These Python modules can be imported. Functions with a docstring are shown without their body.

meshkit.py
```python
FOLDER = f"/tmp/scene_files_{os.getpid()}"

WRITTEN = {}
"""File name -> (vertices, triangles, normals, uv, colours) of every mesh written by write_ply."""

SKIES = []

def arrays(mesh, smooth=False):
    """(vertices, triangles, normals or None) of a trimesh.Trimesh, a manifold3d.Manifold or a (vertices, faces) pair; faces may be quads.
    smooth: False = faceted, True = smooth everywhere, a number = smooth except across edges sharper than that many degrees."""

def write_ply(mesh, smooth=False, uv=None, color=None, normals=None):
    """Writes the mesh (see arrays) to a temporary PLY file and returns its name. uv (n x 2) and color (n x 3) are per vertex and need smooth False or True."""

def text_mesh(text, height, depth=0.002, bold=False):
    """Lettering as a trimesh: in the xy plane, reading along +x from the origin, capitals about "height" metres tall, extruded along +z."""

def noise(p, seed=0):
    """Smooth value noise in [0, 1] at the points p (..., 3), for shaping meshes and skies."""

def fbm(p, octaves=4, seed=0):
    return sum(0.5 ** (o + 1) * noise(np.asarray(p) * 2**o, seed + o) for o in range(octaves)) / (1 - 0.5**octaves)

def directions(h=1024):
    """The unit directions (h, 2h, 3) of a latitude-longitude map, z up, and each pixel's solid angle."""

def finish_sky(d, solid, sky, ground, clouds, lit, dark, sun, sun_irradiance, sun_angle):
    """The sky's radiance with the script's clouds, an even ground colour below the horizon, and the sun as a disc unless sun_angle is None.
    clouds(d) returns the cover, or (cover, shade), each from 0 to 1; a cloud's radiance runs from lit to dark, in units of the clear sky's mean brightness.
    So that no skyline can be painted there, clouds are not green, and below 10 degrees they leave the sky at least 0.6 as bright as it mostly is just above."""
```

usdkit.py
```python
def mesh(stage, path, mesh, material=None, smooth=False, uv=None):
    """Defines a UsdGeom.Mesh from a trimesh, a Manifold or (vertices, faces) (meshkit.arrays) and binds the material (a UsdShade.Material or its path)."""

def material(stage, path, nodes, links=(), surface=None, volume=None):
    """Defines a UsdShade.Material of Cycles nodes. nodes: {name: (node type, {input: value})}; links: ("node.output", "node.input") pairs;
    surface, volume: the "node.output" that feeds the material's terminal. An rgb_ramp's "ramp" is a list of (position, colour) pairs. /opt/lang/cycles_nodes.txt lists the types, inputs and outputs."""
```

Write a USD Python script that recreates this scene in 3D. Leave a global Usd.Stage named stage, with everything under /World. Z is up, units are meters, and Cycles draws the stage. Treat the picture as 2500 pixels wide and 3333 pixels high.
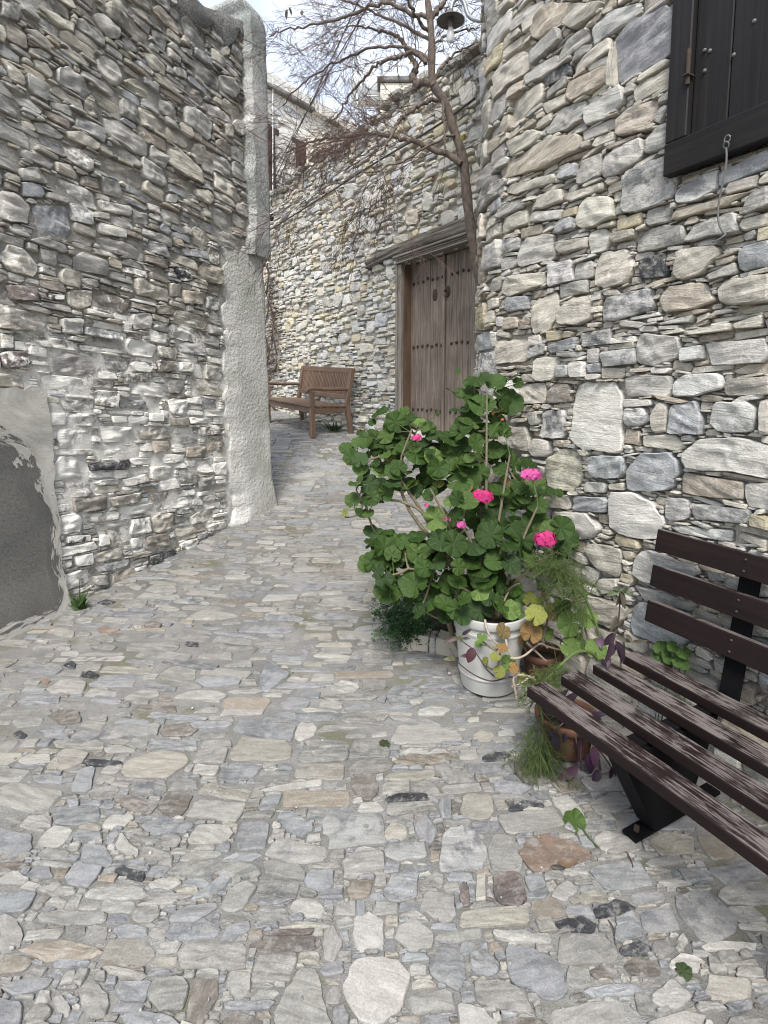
import math
import numpy as np
import trimesh
import usdkit
import meshkit
from pxr import Gf, Sdf, Usd, UsdGeom, UsdLux, UsdShade, Vt

stage = Usd.Stage.CreateInMemory()
UsdGeom.SetStageUpAxis(stage, "Z")
UsdGeom.SetStageMetersPerUnit(stage, 1.0)
UsdGeom.Xform.Define(stage, "/World")
stage.SetDefaultPrim(stage.GetPrimAtPath("/World"))
_T = Sdf.ValueTypeNames

# ------------------------------------------------------------------ camera, sky, sun, exposure
EYE, PITCH, FOC, CX, CY = 1.45, 6.5, 1800.0, 1250.0, 1468.0
EXPOSURE = 1.85
cam = UsdGeom.Camera.Define(stage, "/World/camera")
cam.AddTranslateOp().Set(Gf.Vec3d(0, 0, EYE))
cam.AddRotateXOp().Set(90.0 - PITCH)
cam.CreateHorizontalApertureAttr(36.0)
cam.CreateVerticalApertureAttr(48.0)
cam.CreateFocalLengthAttr(36.0 * FOC / 2500.0)
cam.CreateVerticalApertureOffsetAttr(-(1666.5 - CY) / 2500.0 * 36.0)
cam.CreateExposureAttr(EXPOSURE)
cam.CreateClippingRangeAttr(Gf.Vec2f(0.05, 1000))

SUN_AZ, SUN_EL = math.radians(187.0), math.radians(52.0)   # azimuth from +y towards +x
sky = UsdLux.DomeLight.Define(stage, "/World/sky")
SKY = usdkit.material(stage, "/World/Looks/sky_look", {
    "sky": ("sky_texture", {"sky_type": "single_scattering", "sun_disc": False, "sun_elevation": SUN_EL, "sun_rotation": SUN_AZ, "altitude": 300.0, "air_density": 1.0, "aerosol_density": 1.6, "ozone_density": 1.0}),
    "tc": ("texture_coordinate", {}),
    "map": ("mapping", {"scale": (1.0, 1.0, 2.2), "location": (0.3, 0.1, 0.0)}),
    "n": ("noise_texture", {"scale": 2.1, "detail": 6.0, "roughness": 0.56, "distortion": 0.3}),
    "cov": ("map_range", {"from_min": 0.34, "from_max": 0.60, "to_min": 0.25, "to_max": 0.9, "clamp": True}),
    "cloud": ("color", {"value": (3.5, 3.68, 3.95)}),
    "mix": ("mix", {"mix_type": "mix"}),
    "bg": ("background_shader", {"strength": 0.11}),
}, [("tc.generated", "map.vector"), ("map.vector", "n.vector"), ("n.fac", "cov.value"), ("cov.result", "mix.fac"), ("sky.color", "mix.color1"), ("cloud.color", "mix.color2"), ("mix.color", "bg.color")], surface="bg.background")
UsdShade.MaterialBindingAPI.Apply(sky.GetPrim()).Bind(SKY)
sky.GetPrim().SetCustomDataByKey("kind", "structure")
sun = UsdLux.DistantLight.Define(stage, "/World/sun")
sun.CreateIntensityAttr(0.40)
sun.CreateAngleAttr(20.0)
sun.CreateNormalizeAttr(True)
sun.CreateColorAttr(Gf.Vec3f(1.0, 0.95, 0.88))
sun.AddRotateZOp().Set(-math.degrees(SUN_AZ))
sun.AddRotateXOp().Set(-(90.0 - math.degrees(SUN_EL)))

# ------------------------------------------------------------------ helpers
_used = {}


def numbered(parent, name):
    k = (parent, name)
    n = _used.get(k, 0)
    _used[k] = n + 1
    return f"{parent}/{name}" if n == 0 else f"{parent}/{name}_{n:03d}"


def setdata(prim, label=None, cat=None, group=None, kind=None):
    for k, v in (("label", label), ("category", cat), ("group", group), ("kind", kind)):
        if v:
            prim.SetCustomDataByKey(k, v)
    return prim


def thing(name, label=None, cat=None, group=None, kind=None, loc=(0, 0, 0), rz=0.0):
    p = numbered("/World", name)
    x = UsdGeom.Xform.Define(stage, p)
    if any(loc) or rz:
        x.AddTranslateOp().Set(Gf.Vec3d(*map(float, loc)))
        x.AddRotateZOp().Set(float(math.degrees(rz)))
    setdata(x.GetPrim(), label, cat, group, kind)
    return p


def smooth_normals(V, F):
    n = np.zeros_like(V)
    fn = np.cross(V[F[:, 1]] - V[F[:, 0]], V[F[:, 2]] - V[F[:, 0]])
    for k in range(3):
        np.add.at(n, F[:, k], fn)
    return n / np.maximum(np.linalg.norm(n, axis=1, keepdims=True), 1e-12)


def emit(parent, name, V, F, mat, N=None, pv=None, label=None, kind=None, cat=None, group=None):
    """One Mesh prim PARENT/name with optional vertex normals and float3 primvars."""
    p = numbered(parent, name)
    m = UsdGeom.Mesh.Define(stage, p)
    V = np.ascontiguousarray(V, np.float32)
    F = np.ascontiguousarray(F, np.int32)
    m.CreatePointsAttr(Vt.Vec3fArray.FromNumpy(V))
    m.CreateFaceVertexCountsAttr(Vt.IntArray.FromNumpy(np.full(len(F), F.shape[1], np.int32)))
    m.CreateFaceVertexIndicesAttr(Vt.IntArray.FromNumpy(F.ravel()))
    m.CreateSubdivisionSchemeAttr("none")
    if N is not None:
        m.CreateNormalsAttr(Vt.Vec3fArray.FromNumpy(np.ascontiguousarray(N, np.float32)))
        m.SetNormalsInterpolation("vertex")
    api = UsdGeom.PrimvarsAPI(m)
    for k, a in (pv or {}).items():
        api.CreatePrimvar(k, _T.Float3Array, "vertex").Set(Vt.Vec3fArray.FromNumpy(np.ascontiguousarray(a, np.float32)))
    if mat is not None:
        UsdShade.MaterialBindingAPI.Apply(m.GetPrim()).Bind(mat)
    setdata(m.GetPrim(), label, cat, group, kind)
    return p


class MB:
    """Collects triangles (with normals and primvars) into one mesh."""

    def __init__(self):
        self.V, self.F, self.N, self.P, self.n = [], [], [], {}, 0

    def add(self, V, F, N=None, pv=None):
        V = np.asarray(V, float)
        F = np.asarray(F, int)
        if F.shape[1] == 4:
            F = np.vstack([F[:, [0, 1, 2]], F[:, [0, 2, 3]]])
        self.V.append(V)
        self.F.append(F + self.n)
        self.N.append(smooth_normals(V, F) if N is None else N)
        for k, a in (pv or {}).items():
            self.P.setdefault(k, []).append(np.broadcast_to(a, (len(V), 3)))
        self.n += len(V)
        return self

    def tm(self, m, smooth=40):
        v, f, n = meshkit.arrays(m, smooth)
        if n is None:
            v = v[f].reshape(-1, 3)
            fn = np.cross(v[1::3] - v[0::3], v[2::3] - v[0::3])
            fn /= np.maximum(np.linalg.norm(fn, axis=1, keepdims=True), 1e-12)
            n, f = np.repeat(fn, 3, 0), np.arange(len(v)).reshape(-1, 3)
        return self.add(v, f, n)

    def build(self, parent, name, mat, **kw):
        if not self.V:
            return None
        return emit(parent, name, np.vstack(self.V), np.vstack(self.F), mat, np.vstack(self.N), {k: np.vstack(a) for k, a in self.P.items()}, **kw)


def hexa(c8, bevel=0.0):
    """A box-like hexahedron from 8 corners (bottom 4 ccw, top 4 ccw), flat shaded."""
    c = np.asarray(c8, float)
    q = [[3, 2, 1, 0], [4, 5, 6, 7], [0, 1, 5, 4], [1, 2, 6, 5], [2, 3, 7, 6], [3, 0, 4, 7]]
    V = np.vstack([c[i] for i in q])
    F = np.arange(24).reshape(6, 4)
    fn = [np.cross(c[i[1]] - c[i[0]], c[i[2]] - c[i[0]]) for i in q]
    N = np.repeat([n / max(np.linalg.norm(n), 1e-12) for n in fn], 4, 0)
    return V, F, N


_rb = {}


def rbox(size, r=0.004, seg=2):
    """Box with chamfered edges, centred at the origin."""
    import manifold3d as m3
    key = (tuple(np.round(size, 5)), r)
    if key not in _rb:
        s = np.array(size, float) / 2
        r = min(r, s.min() * 0.45)
        pts = []
        for sx in (-1, 1):
            for sy in (-1, 1):
                for sz in (-1, 1):
                    g = np.array([sx, sy, sz])
                    for k in range(3):
                        q = s - r
                        q[k] = s[k]
                        pts.append(g * q)
                    pts.append(g * (s - r * 0.42))
        m = m3.Manifold.hull_points(np.array(pts))
        mm = m.to_mesh()
        _rb[key] = trimesh.Trimesh(mm.vert_properties[:, :3], mm.tri_verts, process=False)
    return _rb[key].copy()


def frame_matrix(o, x, y, z):
    M = np.eye(4)
    M[:3, 0], M[:3, 1], M[:3, 2], M[:3, 3] = x, y, z, o
    return M


def bar(a, b, w, h, up=(0, 0, 1), r=0.003):
    """Chamfered bar from a to b, w across, h along 'up'."""
    a, b, up = np.array(a, float), np.array(b, float), np.array(up, float)
    x = b - a
    L = np.linalg.norm(x)
    x /= L
    y = np.cross(up, x)
    y /= np.linalg.norm(y)
    z = np.cross(x, y)
    m = rbox((L, w, h), r)
    m.apply_transform(frame_matrix((a + b) / 2, x, y, z))
    return m


def tube(points, radii, sides=6, cap=True):
    """Tapered tube along a polyline: (V, F, N)."""
    p = np.asarray(points, float)
    n = len(p)
    rad = np.broadcast_to(radii, (n,)).astype(float)
    t = np.gradient(p, axis=0)
    t /= np.linalg.norm(t, axis=1, keepdims=True) + 1e-12
    ref = np.array([0, 0, 1.0]) if abs(t[:, 2]).mean() < 0.8 else np.array([1.0, 0, 0])
    a = np.cross(t, ref)
    a /= np.linalg.norm(a, axis=1, keepdims=True) + 1e-12
    b = np.cross(t, a)
    ang = np.arange(sides) * 2 * np.pi / sides
    N = np.cos(ang)[None, :, None] * a[:, None] + np.sin(ang)[None, :, None] * b[:, None]
    V = p[:, None] + rad[:, None, None] * N
    i, j = np.meshgrid(np.arange(n - 1), np.arange(sides), indexing="ij")
    q = np.stack([i * sides + j, i * sides + (j + 1) % sides, (i + 1) * sides + (j + 1) % sides, (i + 1) * sides + j], -1).reshape(-1, 4)
    V, N = V.reshape(-1, 3), N.reshape(-1, 3)
    F = np.vstack([q[:, [0, 1, 2]], q[:, [0, 2, 3]]])
    if cap:
        k = len(V)
        V = np.vstack([V, p[:1], p[-1:]])
        N = np.vstack([N, -t[:1], t[-1:]])
        j = np.arange(sides)
        F = np.vstack([F, np.stack([np.full(sides, k), (j + 1) % sides, j], 1), np.stack([np.full(sides, k + 1), (n - 1) * sides + j, (n - 1) * sides + (j + 1) % sides], 1)])
    return V, F, N


def spline(pts, n):
    """Smooth curve through the points."""
    from scipy.interpolate import PchipInterpolator, CubicSpline
    p = np.asarray(pts, float)
    s = np.r_[0, np.cumsum(np.linalg.norm(np.diff(p, axis=0), axis=1))]
    t = np.linspace(0, s[-1], n)
    return CubicSpline(s, p)(t) if len(p) > 2 else np.stack([np.interp(t, s, p[:, k]) for k in range(p.shape[1])], 1)


def lathe(profile, seg=40):
    """Surface of revolution about z from (r, z) pairs: (V, F)."""
    pr = np.asarray(profile, float)
    ang = np.arange(seg) * 2 * np.pi / seg
    V = np.stack([pr[:, None, 0] * np.cos(ang), pr[:, None, 0] * np.sin(ang), np.repeat(pr[:, 1:2], seg, 1)], -1).reshape(-1, 3)
    i, j = np.meshgrid(np.arange(len(pr) - 1), np.arange(seg), indexing="ij")
    q = np.stack([i * seg + j, i * seg + (j + 1) % seg, (i + 1) * seg + (j + 1) % seg, (i + 1) * seg + j], -1).reshape(-1, 4)
    return V, q


_C, _S = math.cos(math.radians(PITCH)), math.sin(math.radians(PITCH))
ORG = np.array([0, 0, EYE])


def ray(px, py):
    """Direction through a point of the photograph (2500 x 3333), forward component about 1: used to survey where real surfaces stand."""
    xc, yc = (px - CX) / FOC, (CY - py) / FOC
    return np.array([xc, _C + yc * _S, -_S + yc * _C])


def at(px, py, y):
    """The point at distance y down the street that the photograph shows at px, py."""
    d = ray(px, py)
    return ORG + d * (y / d[1])


def project(P):
    P = np.atleast_2d(P) - ORG
    fw = P[:, 1] * _C - P[:, 2] * _S
    up = P[:, 1] * _S + P[:, 2] * _C
    return np.stack([CX + FOC * P[:, 0] / fw, CY - FOC * up / fw], 1), fw


from scipy.interpolate import PchipInterpolator
_gy = np.array([(-60, -0.3), (0, -0.05), (1.2, 0.0), (2.0, 0.03), (2.5, 0.065), (3.2, 0.125), (4, 0.21), (5, 0.37), (6, 0.68), (6.6, 0.865), (7.8, 0.96), (9, 1.08), (14, 1.3), (80, 1.6)])
_gf = PchipInterpolator(_gy[:, 0], _gy[:, 1])


def ground_z(x, y):
    """Height of the street: it climbs away from the camera and dishes a little in the middle."""
    x, y = np.asarray(x, float), np.asarray(y, float)
    return _gf(np.clip(y, -60, 80)) + 0.012 * np.sin(x * 1.7 + 0.6) * np.sin(y * 1.3) + 0.02 * np.clip(x - 0.9, 0, 1.5)


def on_ground(px, py):
    """Where the ray through px, py meets the street."""
    d = ray(px, py)
    z = 0.0
    for _ in range(40):
        p = ORG + d * ((z - EYE) / d[2])
        n = float(ground_z(p[0], p[1]))
        if abs(n - z) < 1e-5:
            break
        z = 0.5 * z + 0.5 * n
    return p

# ------------------------------------------------------------------ materials
LK = "/World/Looks/"


def plain(name, col, rough=0.6, spec=0.4, noise_scale=30.0, amount=0.25, bump=0.15, bdist=0.003, metallic=0.0, stretch=(1, 1, 1), coat=0.0):
    """Painted or dull surface with uneven tone and fine relief."""
    c = np.array(col, float)
    return usdkit.material(stage, LK + name, {
        "tc": ("texture_coordinate", {}),
        "m": ("mapping", {"scale": stretch}),
        "n": ("noise_texture", {"scale": noise_scale, "detail": 6.0, "roughness": 0.6}),
        "r": ("rgb_ramp", {"ramp": [(0.25, c * (1 - amount)), (0.75, np.minimum(c * (1 + amount), 1))]}),
        "b": ("bump", {"strength": bump, "distance": bdist}),
        "p": ("principled_bsdf", {"roughness": rough, "specular_ior_level": spec, "metallic": metallic, "coat_weight": coat}),
    }, [("tc.object", "m.vector"), ("m.vector", "n.vector"), ("n.fac", "r.fac"), ("r.color", "p.base_color"), ("n.fac", "b.height"), ("b.normal", "p.normal")], surface="p.BSDF")


def stone_look(name, strata=1.0, bump=1.0, bdist=0.017, rough=0.85, lime=0.35, lime_col=(0.62, 0.60, 0.54), extra=None):
    """Rock: tone, stone-aligned coordinates and blotch amount come from each stone's primvars."""
    nodes = {
        "col": ("attribute", {"attribute": "stone_col"}),
        "tca": ("attribute", {"attribute": "stone_tc"}),
        "spa": ("attribute", {"attribute": "stone_sp"}),
        "sp": ("separate_xyz", {}),
        "m1": ("mapping", {"scale": (9.0, 55.0, 20.0)}),
        "n1": ("noise_texture", {"scale": 1.0, "detail": 4.0, "roughness": 0.66, "distortion": 0.8}),
        "r1": ("map_range", {"from_min": 0.36, "from_max": 0.62, "to_min": 0.0, "to_max": 1.0, "clamp": True}),
        "s1": ("math", {"math_type": "multiply"}),
        "dk": ("mix", {"mix_type": "multiply", "fac": 1.0, "color2": (0.50, 0.49, 0.48)}),
        "c1": ("mix", {"mix_type": "mix"}),
        "n2": ("noise_texture", {"scale": 11.0, "detail": 5.0, "roughness": 0.65, "distortion": 0.4}),
        "r2": ("map_range", {"from_min": 0.50, "from_max": 0.60, "to_min": 0.0, "to_max": 1.0, "clamp": True}),
        "s2": ("math", {"math_type": "multiply"}),
        "c2": ("mix", {"mix_type": "mix", "color2": (0.075, 0.082, 0.092)}),
        "n3": ("noise_texture", {"scale": 30.0, "detail": 7.0, "roughness": 0.78}),
        "r3": ("map_range", {"from_min": 0.50, "from_max": 0.60, "to_min": 0.0, "to_max": lime, "clamp": True}),
        "c3": ("mix", {"mix_type": "mix", "color2": lime_col}),
        "n4": ("noise_texture", {"scale": 190.0, "detail": 2.0, "roughness": 0.7}),
        "r4": ("map_range", {"from_min": 0.25, "from_max": 0.75, "to_min": 0.76, "to_max": 1.18, "clamp": True}),
        "c4": ("vector_math", {"math_type": "scale"}),
        "h1": ("math", {"math_type": "multiply", "value2": 0.55 * strata}),
        "h2": ("math", {"math_type": "multiply_add", "value2": 0.55}),
        "h3": ("math", {"math_type": "multiply_add", "value2": 0.12}),
        "b": ("bump", {"strength": bump, "distance": bdist}),
        "p": ("principled_bsdf", {"roughness": rough, "specular_ior_level": 0.3}),
    }
    links = [("spa.vector", "sp.vector"), ("tca.vector", "m1.vector"), ("m1.vector", "n1.vector"), ("n1.fac", "r1.value"),
             ("r1.result", "s1.value1"), ("sp.y", "s1.value2"), ("col.color", "dk.color1"), ("s1.value", "c1.fac"), ("col.color", "c1.color1"), ("dk.color", "c1.color2"),
             ("tca.vector", "n2.vector"), ("n2.fac", "r2.value"), ("r2.result", "s2.value1"), ("sp.x", "s2.value2"), ("s2.value", "c2.fac"), ("c1.color", "c2.color1"),
             ("tca.vector", "n3.vector"), ("n3.fac", "r3.value"), ("r3.result", "c3.fac"), ("c2.color", "c3.color1"),
             ("tca.vector", "n4.vector"), ("n4.fac", "r4.value"), ("c3.color", "c4.vector1"), ("r4.result", "c4.scale"),
             ("n1.fac", "h1.value1"), ("n3.fac", "h2.value1"), ("h1.value", "h2.value3"), ("n4.fac", "h3.value1"), ("h2.value", "h3.value3"), ("h3.value", "b.height"),
             ("b.normal", "p.normal")]
    last = "c4.vector"
    if extra:
        en, el, last = extra
        nodes.update(en)
        links += el
    links.append((last, "p.base_color"))
    return usdkit.material(stage, LK + name, nodes, links, surface="p.BSDF")


def mortar_look(name, c0, c1, scale=14.0, speck=0.5, bump=0.9, bdist=0.012, extra=None):
    """Lime or sand mortar: coarse grain, pale grit, darker damp parts."""
    nodes = {
        "g": ("geometry", {}),
        "n1": ("noise_texture", {"scale": scale * 0.2, "detail": 6.0, "roughness": 0.6}),
        "r1": ("rgb_ramp", {"ramp": [(0.3, c0), (0.7, c1)]}),
        "n2": ("noise_texture", {"scale": 240.0, "detail": 1.0, "roughness": 0.75}),
        "r2": ("map_range", {"from_min": 0.28, "from_max": 0.75, "to_min": 1 - speck, "to_max": 1 + speck * 0.8, "clamp": True}),
        "c": ("vector_math", {"math_type": "scale"}),
        "n3": ("noise_texture", {"scale": 55.0, "detail": 5.0, "roughness": 0.7}),
        "h": ("math", {"math_type": "multiply_add", "value2": 0.35}),
        "b": ("bump", {"strength": bump, "distance": bdist}),
        "p": ("principled_bsdf", {"roughness": 0.95, "specular_ior_level": 0.15}),
    }
    links = [("g.position", "n1.vector"), ("n1.fac", "r1.fac"), ("g.position", "n2.vector"), ("n2.fac", "r2.value"), ("r1.color", "c.vector1"), ("r2.result", "c.scale"),
             ("g.position", "n3.vector"), ("n2.fac", "h.value1"), ("n3.fac", "h.value3"), ("h.value", "b.height"), ("b.normal", "p.normal")]
    last = "c.vector"
    if extra:
        en, el, last = extra
        nodes.update(en)
        links += el
    links.append((last, "p.base_color"))
    return usdkit.material(stage, LK + name, nodes, links, surface="p.BSDF")


def wash_nodes(src, per_stone=False):
    """Old flaking whitewash on the lower part of the left wall and black lichen near its top: stains with a shape of their own."""
    n = {
        "wg": ("geometry", {}),
        "wz": ("separate_xyz", {}),
        "wn": ("noise_texture", {"scale": 1.6, "detail": 3.0, "roughness": 0.5}),
        "wn2": ("noise_texture", {"scale": 16.0, "detail": 6.0, "roughness": 0.68}),
        "wa": ("map_range", {"from_min": 1.25, "from_max": 2.7, "to_min": 1.18, "to_max": 0.42, "clamp": True}),
        "wl": ("map_range", {"from_min": 0.25, "from_max": 0.75, "to_min": 0.66, "to_max": 1.0, "clamp": True}),
        "wal": ("math", {"math_type": "multiply"}),
        "wb": ("math", {"math_type": "multiply_add", "value2": 0.55, "value3": 0.0}),
        "wc": ("math", {"math_type": "multiply_add", "value2": 1.9}),
        "wd": ("map_range", {"from_min": 1.10, "from_max": 1.24, "to_min": 0.0, "to_max": 0.92, "clamp": True}),
        "ws": ("math", {"math_type": "add"}),
        "wcol": ("mix", {"mix_type": "mix", "color2": (0.74, 0.725, 0.68)}),
        "la": ("map_range", {"from_min": 2.4, "from_max": 4.6, "to_min": 0.02, "to_max": 0.33, "clamp": True}),
        "ln": ("noise_texture", {"scale": 9.0, "detail": 6.0, "roughness": 0.7}),
        "lb": ("math", {"math_type": "add"}),
        "lc": ("map_range", {"from_min": 0.70, "from_max": 0.88, "to_min": 0.0, "to_max": 0.78, "clamp": True}),
        "lcol": ("mix", {"mix_type": "mix", "color2": (0.075, 0.072, 0.062)}),
    }
    l = [("wg.position", "wz.vector"), ("wg.position", "wn.vector"), ("wg.position", "wn2.vector"), ("wz.z", "wa.value"), ("wz.z", "wl.value"),
         ("wa.result", "wal.value1"), ("wl.result", "wal.value2"), ("wn.fac", "wb.value1"), ("wal.value", "wb.value3"), ("wn2.fac", "wc.value1"), ("wb.value", "wc.value3"),
         ("wc.value", "ws.value1"), ("ws.value", "wd.value"), ("wd.result", "wcol.fac"), (src, "wcol.color1"),
         ("wz.z", "la.value"), ("wg.position", "ln.vector"), ("ln.fac", "lb.value1"), ("la.result", "lb.value2"), ("lb.value", "lc.value"), ("lc.result", "lcol.fac"), ("wcol.color", "lcol.color1")]
    n["ws"] = ("math", {"math_type": "add", "value2": -0.93})
    if per_stone:                                                    # worn off some stones, kept on others
        n["wk"] = ("map_range", {"from_min": 0.0, "from_max": 1.0, "to_min": -1.60, "to_max": -0.62, "clamp": True})
        l += [("sp.z", "wk.value"), ("wk.result", "ws.value2")]
    return n, l, "lcol.color"


def moss_nodes(src):
    """Damp green film in the joints beside the bench and here and there on the street."""
    n = {
        "mg": ("geometry", {}),
        "mn": ("noise_texture", {"scale": 3.2, "detail": 7.0, "roughness": 0.65}),
        "mr": ("map_range", {"from_min": 0.53, "from_max": 0.64, "to_min": 0.0, "to_max": 0.8, "clamp": True}),
        "mx": ("mix", {"mix_type": "mix", "color2": (0.115, 0.115, 0.072)}),
    }
    l = [("mg.position", "mn.vector"), ("mn.fac", "mr.value"), ("mr.result", "mx.fac"), (src, "mx.color1")]
    return n, l, "mx.color"


STONE = stone_look("stone_look")
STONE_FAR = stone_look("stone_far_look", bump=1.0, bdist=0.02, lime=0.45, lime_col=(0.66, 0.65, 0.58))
STONE_LEFT = stone_look("stone_left_look", strata=1.0, bump=1.0, bdist=0.016, lime=0.45, lime_col=(0.55, 0.53, 0.48), extra=wash_nodes("c4.vector", True))
PAVE = stone_look("paving_look", strata=0.7, bump=0.6, bdist=0.008, rough=0.55, lime=0.55, lime_col=(0.265, 0.26, 0.245))
MORTAR = mortar_look("mortar_look", (0.42, 0.395, 0.345), (0.55, 0.52, 0.465))
MORTAR_LEFT = mortar_look("mortar_left_look", (0.31, 0.295, 0.262), (0.51, 0.49, 0.445), bump=1.0, bdist=0.02, extra=wash_nodes("c.vector"))
MORTAR_FAR = mortar_look("mortar_far_look", (0.42, 0.40, 0.35), (0.54, 0.52, 0.46))
BED = mortar_look("street_mortar_look", (0.120, 0.119, 0.114), (0.245, 0.241, 0.231), speck=0.26, bump=0.8, bdist=0.008, extra=moss_nodes("c.vector"))

PALETTE = {
    "c": (0.545, 0.515, 0.445), "g": (0.45, 0.44, 0.41), "b": (0.415, 0.428, 0.442), "w": (0.58, 0.565, 0.525), "t": (0.44, 0.39, 0.32),
    "d": (0.070, 0.073, 0.080), "m": (0.50, 0.50, 0.485), "r": (0.36, 0.26, 0.20), "p": (0.25, 0.205, 0.19), "o": (0.42, 0.405, 0.33), "n": (0.30, 0.27, 0.235), "y": (0.52, 0.46, 0.32),
}


def stone_tone(code, rng):
    c = np.array(PALETTE[code], float)
    k = rng.uniform(0.84, 1.12)
    c = np.clip(c * k * (1 + rng.normal(0, 0.007, 3)), 0.02, 0.72)
    blotch = {"m": rng.uniform(0.5, 0.85), "b": rng.uniform(0.0, 0.6), "d": 0.3, "g": rng.uniform(0, 0.45), "c": max(0, rng.uniform(-0.5, 0.3)), "w": max(0, rng.uniform(-0.6, 0.3)), "t": max(0, rng.uniform(-0.5, 0.3))}.get(code, 0.2)
    return c, np.array([blotch, rng.uniform(0.35, 1.0), rng.uniform()])


# ------------------------------------------------------------------ stones: packing and shape
def inside(poly, X, Y):
    """Even-odd test of the points X, Y in the polygon."""
    r = np.zeros(X.shape, bool)
    n = len(poly)
    for i in range(n):
        x0, y0 = poly[i]
        x1, y1 = poly[(i + 1) % n]
        if y0 == y1:
            continue
        r ^= ((y0 > Y) != (y1 > Y)) & (X < (x1 - x0) * (Y - y0) / (y1 - y0) + x0)
    return r


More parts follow.
